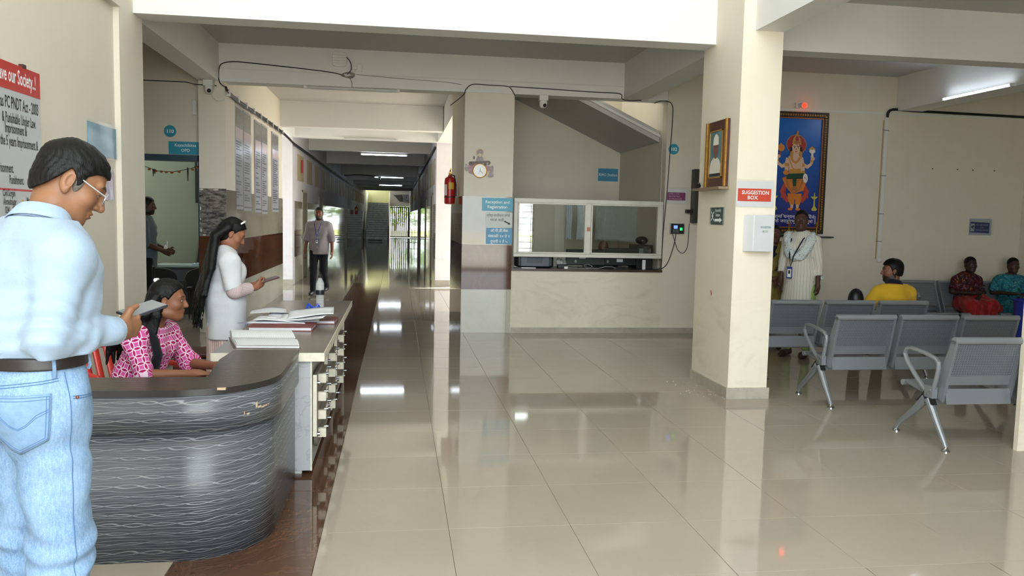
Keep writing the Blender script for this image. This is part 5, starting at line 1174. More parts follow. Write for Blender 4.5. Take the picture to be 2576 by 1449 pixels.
def rotm(yaw, pitch=0., roll=0.):   # head/torso frame: columns right, forward, up; yaw left +, pitch down +
    y, p, r = R(yaw), R(pitch), R(roll)
    f_ = V3(-math.sin(y)*math.cos(p), math.cos(y)*math.cos(p), -math.sin(p)); r_ = V3(math.cos(y), math.sin(y), 0); u_ = np.cross(r_, f_)
    return np.stack([math.cos(r)*r_+math.sin(r)*u_, f_, -math.sin(r)*r_+math.cos(r)*u_], 1)

def attrmat(name, rough=.55, spec=.35, bmp=0., bs=300.):
    m, nt, b = newmat(name, '808080', rough, spec=spec); nt.links.new(attr(nt, 'tint').outputs['Color'], b.inputs['Base Color'])
    if bmp: bump(nt, b, noise(nt, objc(nt), bs, 2), bmp, .002)
    return m
attrmat('skin', .5, .4, .15, 260.)
m, nt, b = newmat('hair', '050505', .5, spec=.22); bump(nt, b, noise(nt, mapv(nt, objc(nt), (1, 1, .25)), 260, 3), .5, .003)
mat('eye_white', '8f867e', .2); mat('iris', '150d09', .1)
def fold(*terms):
    def fn(X, Y, Z):
        s_ = 0
        for amp, (a, b, c), ph in terms: s_ = s_+amp*np.sin(a*X+b*Y+c*Z+ph+1.3*np.sin(.45*(b*X-a*Y)+.3*c*Z))
        return s_
    return fn
SOFT = fold((.0022, (30, 22, 9), 0), (.0018, (-17, 34, 14), 1.), (.0012, (40, -28, 25), 2.))
def cut_z(z, side): return (lambda X, Y, Z: (z-Z)+0*X+0*Y) if side == 'above' else (lambda X, Y, Z: (Z-z)+0*X+0*Y)   # keep above / below z
def cut_pl(p, n): p, n = np.asarray(p), unit(n); return lambda X, Y, Z: (X-p[0])*n[0]+(Y-p[1])*n[1]+(Z-p[2])*n[2]   # keep the side away from n

class Person:
    def __init__(s, label, loc, yaw, h=1.7, female=False, skin='7a4f38', vox=.008, J=None, tw=0., hy=0., hp=0., hr=0., build=1., group=None, lid=0.):
        s.root = thing('person', label, 'person', loc, group, R(yaw)); q = h/1.72; s.lid = lid; s.q, s.fem, s.vox, s.skin, s.bw = q, female, vox, lin(skin), build
        sw = .155 if female else .175
        j = dict(P=(0, 0, .95), N=(0, -.01, 1.45), Hd=(0, .03, 1.60), SR=(sw, -.01, 1.358), SL=(-sw, -.01, 1.358), ER=(sw+.06, -.03, 1.09), EL=(-sw-.06, -.03, 1.09), WR=(sw+.07, .05, .855), WL=(-sw-.07, .05, .855),
                 HR=(.09, 0, .92), HL=(-.09, 0, .92), KR=(.10, .015, .50), KL=(-.10, .015, .50), AR=(.11, -.02, .09), AL=(-.11, -.02, .09), TR=(.03, 1, 0), TL=(-.03, 1, 0))
        j = {k: V3(*v)*(q if k[0] != 'T' else 1) for k, v in j.items()}
        for k, v in (J or {}).items(): j[k] = V3(*v)
        s.j = j; s.F = rotm(tw)[:, 1]; s.HM = rotm(hy, hp, hr)
        s.ax = j['N']-j['P']
    def lv(s, t, y=0.): return s.j['P']+s.ax*t+s.F*y
    def torso(s, off=0., k=.035, lo=0., belly=0.):
        b = s.bw*s.q
        if s.fem: L = [(-.06,.155,.11,0),(.08,.155,.11,0),(.30,.122,.09,.005),(.52,.13,.095,.012),(.70,.145,.102,.015),(.86,.125,.082,0),(.96,.08,.06,0)]
        else: L = [(-.06,.15,.105,0),(.10,.148,.105,0),(.30,.140,.10,.008),(.52,.152,.108,.01),(.72,.165,.112,.005),(.88,.14,.088,0),(.97,.085,.065,0)]
        out = []
        for (t0, a0, d0, y0), (t1, a1, d1, y1) in zip(L, L[1:]):
            if t1 < lo: continue
            o0, o1 = off*(1-.6*max(0, t0-.8)/.2), off*(1-.6*max(0, t1-.8)/.2)
            e0 = belly*max(0, 1-abs(t0-.3)/.35); e1 = belly*max(0, 1-abs(t1-.3)/.35)
            out.append(ecap(s.lv(t0, y0+e0*.6), s.lv(t1, y1+e1*.6), (a0*b+o0, d0*b+o0+e0), (a1*b+o1, d1*b+o1+e1), s.F, k))
        for S_ in ('SR', 'SL'): out.append(cap(s.lv(.93), s.j[S_], .058*b+off, .054*b+off, k))
        if s.fem:
            U_ = np.cross(s.F, unit(s.ax))
            for sg in (-1, 1): out.append(ellp(s.lv(.64, .085*b)+U_*sg*.062*b, V3(.058, .05, .06)*b+off, None, .03))
        return out
    def arm(s, side, off=0., t=2., flat=False, k=.02):
        S_, E, W_ = s.j['S'+side], s.j['E'+side], s.j['W'+side]; b = s.q*(.88 if s.fem else 1.)*s.bw**.5; out = []
        if t <= 1: return [cap(S_, S_+(E-S_)*t, .052*b+off, (.052-.010*t)*b+off, k, 'end' if flat else False)]
        out.append(cap(S_, E, .052*b+off, .041*b+off, k)); u = min(t-1, 1)
        out.append(cap(E, E+(W_-E)*u, .041*b+off, (.041-.013*u)*b+off, k, 'end' if flat else False)); return out
    def leg(s, side, off=0., t=2., flat=False, k=.03, flare=0.):
        H_, K_, A_ = s.j['H'+side], s.j['K'+side], s.j['A'+side]; b = s.q*s.bw**.5; u = min(t-1, 1)
        return [cap(H_, K_, .082*b+off, .056*b+off, k), cap(K_, K_+(A_-K_)*u, .056*b+off, (.056-.019*u)*b+off+flare, k, 'end' if flat else False)]
    def hand(s, side, d=None, n=None, curl=.35, thumb=.6, spread=0., sz=1.):
        W_ = s.j['W'+side]; d = unit(W_-s.j['E'+side] if d is None else d); sg = 1 if side == 'R' else -1
        n = V3(-sg, 0, 0) if n is None else np.asarray(n, float); n = unit(n-d*(n@d)); t = np.cross(d, n)*sg; q = s.q*sz*(.92 if s.fem else 1.)
        M = np.stack([t, d, n], 1); out = [cap(s.j['W'+side], W_+d*.03*q, .026*q, .028*q, .02), ellp(W_+d*.052*q, V3(.040, .055, .0165)*q, M, .02)]
        curls = curl if isinstance(curl, (list, tuple)) else [curl]*4
        for i, (off, L) in enumerate(((.029, .070), (.0095, .079), (-.0105, .073), (-.029, .058))):
            p = W_+(d*.094+t*off-d*abs(off)*.25)*q; a = curls[i]; dd = unit(d+t*off*spread); r = .0088*q
            for f_, da in ((.44, .55), (.32, 1.), (.24, .75)):
                a0 = a if f_ == .44 else a0+da*a; v = dd*math.cos(a0)+n*math.sin(a0); p2 = p+v*L*f_*q; out.append(cap(p, p2, r, r*.92, .005)); p, r = p2, r*.92
        p = W_+(d*.022+t*.03)*q; v = unit(d*.72+t*.62+n*.35*thumb); p2 = p+v*.042*q; out.append(cap(W_+d*.02*q+t*.012*q, p2, .0155*q, .0115*q, .012)); v = unit(d*.9+t*(.35-.5*thumb)+n*.6*thumb); out.append(cap(p2, p2+v*.034*q, .0108*q, .0085*q, .006))
        return out
    def H(s, x, y, z): return s.j['Hd']+s.HM@(V3(x, y, z)*s.hq)
    def head(s):
        s.hq = .97*s.q**.4*(.96 if s.fem else 1.0); H, M, q = s.H, s.HM, s.hq
        E = lambda c, r, k=.015, op='u', rot=None: ellp(H(*c), V3(*r)*q, M if rot is None else M@rot, k, op)
        C_ = lambda a, b, r0, r1, k=.012, op='u': cap(H(*a), H(*b), r0*q, r1*q, k, False, op)
        jw = .052 if s.fem else .057
        o = [E((0,-.012,.038), (.076,.096,.083), .02), E((0,.018,-.02), (.068,.076,.088), .03), E((0,.036,-.078), (jw,.05,.038), .03), C_((0,.072,-.104), (0,.068,-.108), .019, .017, .025),
             C_((-.048,-.01,-.085), (-.02,.062,-.105), .022, .016, .03), C_((.048,-.01,-.085), (.02,.062,-.105), .022, .016, .03),
             C_((0,.092,.008), (0,.112,-.034), .0075, .0125, .012), C_((-.013,.098,-.038), (.013,.098,-.038), .0085, .0085, .008),
             C_((-.042,.074,.026), (-.012,.089,.022), .011, .009, .014), C_((.042,.074,.026), (.012,.089,.022), .011, .009, .014),
             E((-.042,.058,-.03), (.024,.024,.022), .025), E((.042,.058,-.03), (.024,.024,.022), .025),
             E((-.031,.098,-.001), (.017,.016,.0095), .012, 's'), E((.031,.098,-.001), (.017,.016,.0095), .012, 's'),
             E((0,.090,-.063), (.023,.013,.0065), .008), E((0,.089,-.074), (.020,.013,.007), .008), C_((-.02,.099,-.0685), (.02,.099,-.0685), .003, .003, .004, 's')]
        for sg in (-1, 1): o.append(E((sg*.031,.0795,.0085-s.lid), (.0165,.0125,.0085), .004))
        for sg in (-1, 1):
            rot = rotm(-sg*22, 0, 0); o += [E((sg*.080,-.012,-.008), (.0075,.021,.034), .008, 'u', rot), E((sg*.087,-.006,-.006), (.006,.011,.020), .006, 's', rot), E((sg*.079,-.004,-.038), (.007,.011,.012), .008)]
        return o
    def neck(s, off=0.): return cap(s.lv(.93), s.H(0, -.025, -.06), .056*s.q*(.85 if s.fem else 1)+off, .053*s.q*(.85 if s.fem else 1)+off, .03)
    def mesh(s, name, m, prims, vox=None, cuts=(), disp=None, color=None, pat=None, parent=None, smooth=1, kind=None):
        h = vox or s.vox; F, lo = field(prims, h, cuts, disp); V, Q = nets(F, lo, h)
        me = bpy.data.meshes.new(name); nv, nf = len(V), len(Q); me.vertices.add(nv); me.vertices.foreach_set('co', V.astype(np.float32).ravel())
        me.loops.add(nf*4); me.loops.foreach_set('vertex_index', Q.astype(np.int32).ravel()); me.polygons.add(nf); me.polygons.foreach_set('loop_start', np.arange(nf, dtype=np.int32)*4)
        me.update(calc_edges=True); me.validate(); me.polygons.foreach_set('use_smooth', [True]*len(me.polygons)); me.materials.append(MATS[m] if isinstance(m, str) else m); me.update()
        if color is not None: c = np.ones((nv, 4), np.float32); c[:, :3] = color(V); me.attributes.new('tint', 'FLOAT_COLOR', 'POINT').data.foreach_set('color', c.ravel())
        if pat is not None: me.attributes.new('pat', 'FLOAT_VECTOR', 'POINT').data.foreach_set('vector', pat(V).astype(np.float32).ravel())
        o = bpy.data.objects.new(name, me); COL.objects.link(o); o.parent = parent or s.root
        if smooth: k = o.modifiers.new('smooth', 'SMOOTH'); k.iterations = smooth; k.factor = .5
        s.last = (V, Q); return o
    def put(s, mb, name, m, parent=None, **kw):
        o = mb.build(name, m, parent or s.root, **kw); o.matrix_parent_inverse = Matrix.Identity(4); return o
    def hl(s, V): return (V-s.j['Hd'])@s.HM/s.hq     # head-local coordinates
    def skincol(s, beard=None, brow='120c0a', lip=(.62, .34, .32), sindoor=False):
        base = np.array(s.skin)
        def fn(V):
            c = np.tile(base, (len(V), 1)); q = s.hl(V); x, y, z = q.T; ax = np.abs(x)
            nz = .5+.5*np.sin(V[:, 0]*41+2*np.sin(V[:, 2]*37))*np.sin(V[:, 1]*33+1.7*np.sin(V[:, 0]*29)); c *= (.93+.12*nz)[:, None]
            def mixin(mk, col, a=1.): mk = np.clip(mk, 0, 1)[:, None]*a; return c*(1-mk)+np.array(col)*mk
            inhead = (np.abs(z) < .16) & (ax < .12) & (np.abs(y) < .14)
            bz = .027-.004*((ax-.03)/.02)**2; c = mixin(inhead*np.clip(1.5-np.abs(z-bz)/.0045, 0, 1)*np.clip((.052-ax)/.006, 0, 1)*np.clip((ax-.009)/.005, 0, 1)*(y > .055), lin(brow), .85)
            lp = ((x/.024)**2+((z+.0685)/.011)**2 < 1) & (y > .075); c = mixin(lp*1., base*np.array((.95, .62, .60)), .75)
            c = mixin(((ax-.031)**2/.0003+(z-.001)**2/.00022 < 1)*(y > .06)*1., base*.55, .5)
            if beard:
                zz = np.interp(y, [-.02, .0, .03, .06, .09, .12], [.0, -.035, -.055, -.062, -.048, -.046]); b_ = inhead*np.clip((zz-z)/.008, 0, 1)*(z > -.135)*(y > -.02); b_ = b_*(~lp); c = mixin(b_*1., lin('0d0a09'), beard)
            return c
        return fn
    def body(s, hands=(None, None), legs=True, feet=True, vox=None, beard=None, extra=(), bare=2., legt=2.):
        pr = s.head()+[s.neck()]+s.torso()
        for sd, hd in zip('RL', hands):
            pr += s.arm(sd)+s.hand(sd, **(hd or {}))
            if legs: pr += s.leg(sd)
            if feet and legs:
                A_ = s.j['A'+sd]; t = unit(s.j['T'+sd]); g = V3(A_[0], A_[1], A_[2]-.06*s.q); pr += [cap(A_, g-t*.03*s.q, .036*s.q, .032*s.q), cap(g-t*.03*s.q, g+t*.12*s.q-V3(0, 0, .008), .030*s.q, .026*s.q, .02), cap(g+t*.10*s.q-V3(0, 0, .01), g+t*.17*s.q-V3(0, 0, .012), .028*s.q, .018*s.q, .02)]
        o = s.mesh('body', 'skin', pr+list(extra), vox, color=s.skincol(beard)); return o
    def eyes(s, gaze=(0, 0)):
        for sg in (-1, 1):
            e = s.put(MB().sphere(s.H(sg*.031, .0785, .001), .0118*s.hq, 12), 'eye', 'eye_white'); M = Matrix([list(r_) for r_ in s.HM]); 
            s.put(MB().sphere(s.H(sg*.031+gaze[0]*.004, .0840, .001+gaze[1]*.004), (.0070*s.hq, .0066*s.hq, .0070*s.hq), 10, M), 'iris', 'iris', e).matrix_parent_inverse = Matrix.Identity(4)
    def hair(s, line, off=.010, vox=None, extra=(), amp=.0025, m='hair', ears=True, name='hair', smooth=1, cuts=()):
        q, H = s.hq, s.H; ys, zs = zip(*line)
        pr = [ellp(H(0, -.012, .038), (V3(.076, .096, .083)+off)*q, s.HM, .02), ellp(H(0, -.02, -.02), (V3(.070, .078, .085)+off*.9)*q, s.HM, .03)]
        def hairline(X, Y, Z):
            P_ = [X-s.j['Hd'][0], Y-s.j['Hd'][1], Z-s.j['Hd'][2]]; l = [(P_[0]*s.HM[0, i]+P_[1]*s.HM[1, i]+P_[2]*s.HM[2, i])/q for i in range(3)]
            zl = np.interp(l[1], ys, zs); d = (zl-l[2])*.75
            if ears: d = np.maximum(d, .030-np.sqrt(((l[1]+.008)/.75)**2+(l[2]+.012)**2)*1.0+np.where(np.abs(l[0]) < .055, -1, 0))
            return d*q
        def dsp(X, Y, Z): return amp*.55*np.sin(210*X+9*np.sin(31*Z+14*Y))*np.sin(190*Y+40*Z+7*np.sin(23*X))+amp*.5*np.sin(60*X+50*Y+30*Z)
        F1 = pr
        if not extra: return s.mesh(name, m, F1, vox, [hairline]+list(cuts), dsp, smooth=smooth)
        h = vox or s.vox   # cap of hair plus loose strands
        allp = F1+list(extra)
        lo = np.min([p[0] for p in allp], 0); 
        def capfield(X, Y, Z):
            d = 9.
            for p in F1: d = np.minimum(d, p[2](X, Y, Z))
            return np.maximum(d, hairline(X, Y, Z))
        c0 = np.min([p[0] for p in F1], 0); c1 = np.max([p[1] for p in F1], 0)
        return s.mesh(name, m, [(c0, c1, capfield, .004, 'u')]+list(extra), vox, list(cuts), dsp, smooth=smooth)
SHORT = [(-.13,-.055),(-.075,-.055),(-.05,-.035),(-.03,-.02),(-.008,-.03),(.012,-.022),(.03,.012),(.045,.045),(.065,.066),(.085,.072),(.12,.085)]
WOMAN = [(-.13,-.2),(-.03,-.2),(-.012,-.02),(.01,.0),(.03,.03),(.05,.055),(.07,.074),(.09,.085),(.12,.1)]

def cloth(name, col, rough=.8, var=.12, scale=9., weave=500., bmp=.25, col2=None):
    m, nt, b = newmat(name, col, rough, spec=.2); p = objc(nt); f = noise(nt, p, scale, 4); w = noise(nt, p, weave, 2)
    nt.links.new(mixc(nt, ramp(nt, f, .3, .7), lin(col), lin(col2) if col2 else tuple(c*(1-var) for c in lin(col))), b.inputs['Base Color'])
    bump(nt, b, mth(nt, 'ADD', mth(nt, 'MULTIPLY', noise(nt, p, 28, 3, .6, .5), 3.), w), bmp, .004); b.inputs['Sheen Weight'].default_value = .1; return m

# ---- cloth materials
cloth('blue_shirt', '94a7bb', .75, .06, 6., 600., .3)
m, nt, b = newmat('denim', '86a5c6', .85, spec=.2); p = objc(nt)
f = noise(nt, mapv(nt, p, (1, 1, .45)), 9, 4, .6); w = noise(nt, p, 330, 3, .7); w2 = noise(nt, mapv(nt, p, (1, 1, .25)), 160, 3, .7)
a = mixc(nt, ramp(nt, f, .3, .75), lin('7f9bb9'), lin('547699')); a = mixc(nt, mth(nt, 'MULTIPLY', ramp(nt, mth(nt, 'ADD', mth(nt, 'MULTIPLY', w, .5), mth(nt, 'MULTIPLY', w2, .5)), .42, .62), .55), a, lin('9db4cc'))
nt.links.new(a, b.inputs['Base Color']); bump(nt, b, mth(nt, 'ADD', w, mth(nt, 'MULTIPLY', noise(nt, p, 22, 3), 3.)), .3, .004)
cloth('white_coat', 'c9cccf', .8, .06); cloth('grey_shirt', '8a8488', .8, .1); cloth('black_cloth', '15151a', .85); cloth('dim_shirt', '55636b', .8)
cloth('yellow_polo', 'd3a82c', .8, .1); cloth('navy_knit', '14182a', .8); cloth('peach_saree', '9c8a4c', .6, .2, 14, col2='7d6a33'); cloth('dark_blouse', '1c2030', .8); cloth('green_dupatta', '8fae5f', .7)
cloth('red_saree', 'a3221f', .5, .2, 10, col2='7d1414'); cloth('dark_stole', '101014', .85)
def pats(name, fn, rough=.8):
    m, nt, b = newmat(name, '808080', rough, spec=.2); s3 = sep(nt, attr(nt, 'pat').outputs['Vector']); fn(nt, b, s3)
    bump(nt, b, noise(nt, objc(nt), 30, 3, .6, .5), .3, .006); return m
def petals(nt, b, s3):   # overlapping circles: dark petals with pale outlines on pink
    P_ = .088; u, v = [mth(nt, 'SUBTRACT', mth(nt, 'FRACT', mth(nt, 'DIVIDE', c, P_)), .5) for c in (mth(nt, 'ADD', s3[0], s3[1]), mth(nt, 'SUBTRACT', s3[1], s3[0]))]
    au, av = mth(nt, 'ABSOLUTE', u), mth(nt, 'ABSOLUTE', v); rr_ = .5
    def dist(cx, cy): return mth(nt, 'SQRT', mth(nt, 'ADD', mth(nt, 'POWER', mth(nt, 'SUBTRACT', au, cx), 2.), mth(nt, 'POWER', mth(nt, 'SUBTRACT', av, cy), 2.)))
    da, db, dc = dist(.5, 0.), dist(0., .5), dist(0., 0.)
    r1, r2 = mth(nt, 'SUBTRACT', da, rr_), mth(nt, 'SUBTRACT', db, rr_); petal = mth(nt, 'MAXIMUM', r1, r2)
    edge = mth(nt, 'MINIMUM', mth(nt, 'ABSOLUTE', r1), mth(nt, 'ABSOLUTE', r2))
    a = mixc(nt, mth(nt, 'LESS_THAN', petal, 0.), lin('c0518f'), lin('9a1552')); nt.links.new(mixc(nt, mth(nt, 'LESS_THAN', edge, .035), a, lin('d9c0d0')), b.inputs['Base Color'])
pats('pink_petals', petals)
def stripes(c0, c1, per, wid, c2=None):
    def fn(nt, b, s3):
        d = mth(nt, 'LESS_THAN', mth(nt, 'FRACT', mth(nt, 'DIVIDE', s3[0], per)), wid); a = mixc(nt, d, lin(c0), lin(c1)); nt.links.new(a, b.inputs['Base Color'])
    return fn
pats('rose_stripes', stripes('b99a94', 'd3c4bf', .018, .5)); pats('kurta_stripes', stripes('cfccbe', '9c9b93', .034, .11)); pats('pale_stripes', stripes('c7b9b8', 'a58c8e', .012, .4))
def blotch(cols, sc, th=(.42, .58)):
    def fn(nt, b, s3):
        p = objc(nt); a = mixc(nt, ramp(nt, noise(nt, p, sc, 3), *th), lin(cols[0]), lin(cols[1]))
        for i, c in enumerate(cols[2:]): a = mixc(nt, ramp(nt, noise(nt, mapv(nt, p, loc=(3.1*(i+1), 1.7*i, 5.*i)), sc*(1.3+.4*i), 2), .60, .66), a, lin(c))
        nt.links.new(a, b.inputs['Base Color'])
    return fn
pats('floral_saree', blotch(['3a1416', '571a1c', '8d6a1d', '7d5560', '28506a'], 16)); pats('teal_print', blotch(['35828f', '1f5f74', '6aa2a0', '2e5a4a'], 26)); pats('speckled_stole', blotch(['cfd6d2', 'c6cecb', '3d4a4c'], 60))
def axpat(s, front=True):
    """cylindrical pattern coordinates about the nearest of torso and arms (seam on the far side)"""
    j = s.j
    def fn(V):
        segs = [(j['P'], j['N'], .15, s.F)]+[(j['S'+d], j['E'+d], .06, s.F) for d in 'RL']+[(j['E'+d], j['W'+d], .05, V3(0, 0, 1)) for d in 'RL']
        best = np.full(len(V), 9.); out = np.zeros((len(V), 3))
        for a, b_, r0, f_ in segs:
            ab = b_-a; L = np.linalg.norm(ab); w = ab/L; t = np.clip((V-a)@w, -.5 if r0 > .1 else 0, L); q = V-a-t[:, None]*w; d = np.linalg.norm(q, axis=1)-r0*1.1
            f2 = unit(f_-w*(f_@w)); u2 = np.cross(f2, w); ang = np.arctan2(q@u2, q@f2 if front else -(q@f2)); mk = d < best; best[mk] = d[mk]; out[mk, 0] = ang[mk]*r0; out[mk, 1] = t[mk]+(.0 if r0 > .1 else .02)
        return out
    return fn
def shoe_pair(s, m, sz=1.):
    for sd in 'RL':
        A_ = s.j['A'+sd]; t = unit(s.j['T'+sd]); g = V3(A_[0], A_[1], max(.0, A_[2]-.09*s.q)); q = s.q*sz
        s.mesh('shoe', m, [cap(g-t*.045*q+V3(0,0,.045), g-t*.03*q+V3(0,0,.085), .042*q, .036*q), cap(g-t*.04*q+V3(0,0,.042), g+t*.13*q+V3(0,0,.038), .040*q, .043*q), cap(g+t*.12*q+V3(0,0,.036), g+t*.19*q+V3(0,0,.03), .042*q, .028*q)], .008, [cut_z(g[2]+.004, 'above')])
def collar(s, m, r=.068, h=.035, t=.94, open_=.25, name='collar', up_=.0, fl=1.22):
    c = s.lv(t); H_ = s.H(0, -.03, -.06); w = unit(H_-c); f_ = unit(s.F-w*(s.F@w)); u_ = np.cross(f_, w); mb = MB(); n = 28
    def pt(u, v):
        a = open_+(2*math.pi-2*open_)*u; d = f_*math.cos(a)+u_*math.sin(a); drop = .04*(max(0, math.cos(a)))**2
        if v < .5: k = v*2; rr_, z = r*(1.12-.12*k), h*k
        else: k = (v-.5)*2; rr_, z = r*(1.0+(fl-1)*k), h*(1.0-.95*k)
        return tuple(c+d*rr_+w*(z-drop+up_))
    mb.grid(pt, n, 8); return s.put(mb, name, m, solid=.003)
def card_on(s, c, nrm, w, h, m='white_gloss', edge='navy_knit'):
    f_ = unit(nrm); u_ = unit(np.cross(V3(0, 0, 1), f_)) ; up_ = np.cross(f_, u_); pl = Plane(tuple(c), tuple(u_), tuple(up_)); mb = MB(); pl.rect(mb, -w/2, w/2, -h/2, h/2, 0, .006); o = s.put(mb, 'id_card', edge)
    mb = MB(); pl.rect(mb, -w*.36, w*.36, -h*.38, h*.3, .006, .007); s.put(mb, 'card_face', m, o); mb = MB(); pl.rect(mb, -w*.18, w*.18, -h*.1, h*.2, .007, .0075); s.put(mb, 'card_photo', 'dark_plastic', o)
    return o

# ================= man in the light blue shirt, nearest
p1 = Person('man in light blue shirt and pale jeans reading his phone beside the desk', (-1.085, 2.58, 0), -40, 1.77, skin='80593f', vox=.0032, lid=.006, hy=-28, hp=30, hr=3,
            J=dict(P=(0,0,1.04), N=(0,.045,1.53), Hd=(0,.135,1.655), SR=(.165,.01,1.435), SL=(-.195,.03,1.45), ER=(.175,-.035,1.215), WR=(.09,.21,1.19), EL=(-.22,.0,1.225), WL=(-.075,.235,1.15), HR=(.085,0,1.0), HL=(-.085,.01,1.0), KR=(.10,.02,.55), KL=(-.11,.035,.55), AR=(.11,-.03,.09), AL=(-.13,.0,.09)))
dR = unit(V3(-.22,.97,.05)); nR = unit(V3(-.95,-.2,.25))
p1.body(hands=(dict(d=dR, n=nR, curl=[.75,.85,.9,.95], thumb=.25), dict(d=(.45,.85,.1), n=(.35,-.1,.9), curl=.5, thumb=.5)), legs=False)
p1.eyes()
o = p1.hair([(-.13,-.085),(-.085,-.08),(-.06,-.05),(-.035,-.005),(-.02,.03),(-.008,.025),(.004,-.015),(.022,-.02),(.032,.03),(.05,.05),(.068,.058),(.085,.058),(.12,.07)], .012, .0032, amp=.003)
greyb = [ellp(p1.H(sg*.073,.018,.004), V3(.006,.014,.034), p1.HM@rotm(-sg*10), .006) for sg in (-1,1)]
p1.mesh('sideburn', mat('grey_hair', '5d574f', .8, var=.5, scale=120), greyb, .0032)
fw_ = fold((.0045, (34, 20, 6), 0), (.0035, (-19, 36, 9), 1.), (.003, (60, -44, 34), 2.))
def shirt_disp(X, Y, Z):
    k = np.clip((1.34-Z)/.22, .25, 1); e = fw_(X, Y, Z)*k
    E_ = p1.j['ER']; dd_ = np.sqrt((X-E_[0])**2+(Y-E_[1])**2+(Z-E_[2])**2); e = e+.0055*np.exp(-(dd_/.12)**2)*np.sin(120*(Z-.35*X+.4*Y)); return e
W1 = p1.lv(.22)
sh = p1.torso(.020, .05, belly=.012)+[ecap(p1.lv(.35), p1.lv(.70), (.176,.128), (.168,.120), p1.F, .06), cap(p1.lv(.91), p1.j['SR'], .058, .066, .05), cap(p1.lv(.91), p1.j['SL'], .058, .066, .05)]+p1.arm('R', .017, 1.97, True, .018)+p1.arm('L', .020, 1.95, True, .03)+[ecap(V3(0,0,1.17), V3(0,0,1.28), (.178,.135), (.172,.13), p1.F, .03), cap(p1.j['ER']+(0,-.01,-.018), p1.j['ER']*.6+p1.j['WR']*.4-V3(0,0,.022), .045, .040, .04)]
hole = cap(p1.lv(.94), p1.H(0,-.02,-.03), .060, .075, .01, False, 's')
p1.mesh('shirt', 'blue_shirt', sh+[hole], .0042, [cut_z(1.142, 'above'), cut_pl(p1.lv(1.02), p1.ax)], shirt_disp)
for sd in 'RL':
    W_ = p1.j['W'+sd]; d_ = unit(W_-p1.j['E'+sd]); c0 = W_-d_*.055; p1.mesh('cuff', 'blue_shirt', [cap(c0, W_+d_*.004, .0475, .045, .01, True), cap(W_-d_*.02, W_+d_*.05, .037, .037, .004, True, 's')], .0035, [cut_pl(c0, -d_), cut_pl(W_+d_*.004, d_)])
collar(p1, 'blue_shirt', .077, .05, .965, .35, fl=1.30, up_=.0)
jn = [ecap(V3(0,.0,.96), V3(0,0,1.17), (.180,.135), (.168,.125), p1.F, .05), ellp(V3(.08,-.075,.98), (.085,.07,.10), None, .06), ellp(V3(-.08,-.07,.98), (.085,.07,.10), None, .06)]+p1.leg('R', .026, 2, False, .04, .012)+p1.leg('L', .026, 2, False, .04, .012)
jf = fold((.003, (26, 20, 30), 0), (.003, (-18, 30, -26), 1.))
def jd(X, Y, Z):
    e = jf(X, Y, Z); g = .006*np.exp(-((Z-.50)/.11)**2)*np.sin(80*Z+25*X-18*Y)+.005*np.exp(-((Z-.86)/.07)**2)*np.sin(60*Z-40*X); return e+g
p1.mesh('jeans', 'denim', jn, .005, [cut_z(1.15, 'below'), cut_z(.035, 'above')], jd, smooth=2)
JV, JQ = p1.last; JB = BVHTree.FromPolygons([tuple(v) for v in JV], [tuple(int(i) for i in q) for q in JQ])
p1.mesh('belt', mat('belt_leather', '1b1614', .4, bmp=.04), [ecap(V3(0,0,1.10), V3(0,0,1.18), (.186,.142), (.180,.137), p1.F, .02)], .004, [cut_z(1.146, 'below'), cut_z(1.108, 'above')])
# pocket, seams and loops laid on the denim by casting towards the body
def on_jeans(az, z, off=.0):
    d = V3(math.sin(R(az)), -math.cos(R(az)), 0); o_ = Vector((.0, 0, z))+Vector(d)*.5
    hit = JB.ray_cast(o_, Vector(-d)); return (hit[0]+Vector(d)*off) if hit[0] is not None else (Vector((0, 0, z))+Vector(d)*(.17+off))
mat('stitch', '41648f', .8); mat('denim_pocket', '7593b3', .85, var=.15, scale=40, bmp=.3, bscale=300)
def seam(pts, name='stitching', r=.0010, par=None, m='stitch'):
    out = []
    for (a, z), (a2, z2) in zip(pts, pts[1:]):
        n = max(2, int(math.hypot((a2-a)*.003, z2-z)/.012))
        out += [on_jeans(a+(a2-a)*i/n, z+(z2-z)*i/n, .0045 if par else .002) for i in range(n)]
    out.append(on_jeans(*pts[-1], .0045 if par else .002)); return p1.put(MB().tube(out, r, 5), name, m, par)
for c_, side in ((52, 1), (-50, -1)):
    A0, A1 = c_-27, c_+25
    def pk_(u, v, A0=A0, A1=A1):
        a = A0+(A1-A0)*u; wv = .5+(u-.5)*(1 if v > .25 else .55+.45*v/.25); a = A0+(A1-A0)*(.5+(u-.5)*(.86+.14*v)); z0 = .868+.045*abs(2*u-1)**1.0; z = z0+(1.045-z0)*v; return tuple(on_jeans(a, z, .0035))
    pk_o = p1.put(MB().grid(pk_, 14, 14), 'back_pocket', 'denim_pocket', solid=.002)
    f2 = lambda u, v: (A0+(A1-A0)*(.5+(u-.5)*(.86+.14*v)), (.868+.045*abs(2*u-1))+(1.045-(.868+.045*abs(2*u-1)))*v)
    for e in (.03, .075):
        seam([f2(e, .95), f2(e, .04+e), f2(.5, .02+e), f2(1-e, .04+e), f2(1-e, .95)], par=pk_o)
    seam([f2(.03, .95), f2(.97, .95)], par=pk_o); seam([f2(.03, .89), f2(.97, .89)], par=pk_o)
    for dz in (0, .05): seam([f2(.04, .70-dz), f2(.22, .63-dz), f2(.38, .50-dz*.6), f2(.5, .47-dz*.4), f2(.62, .50-dz*.6), f2(.78, .63-dz), f2(.96, .68-dz)], par=pk_o)
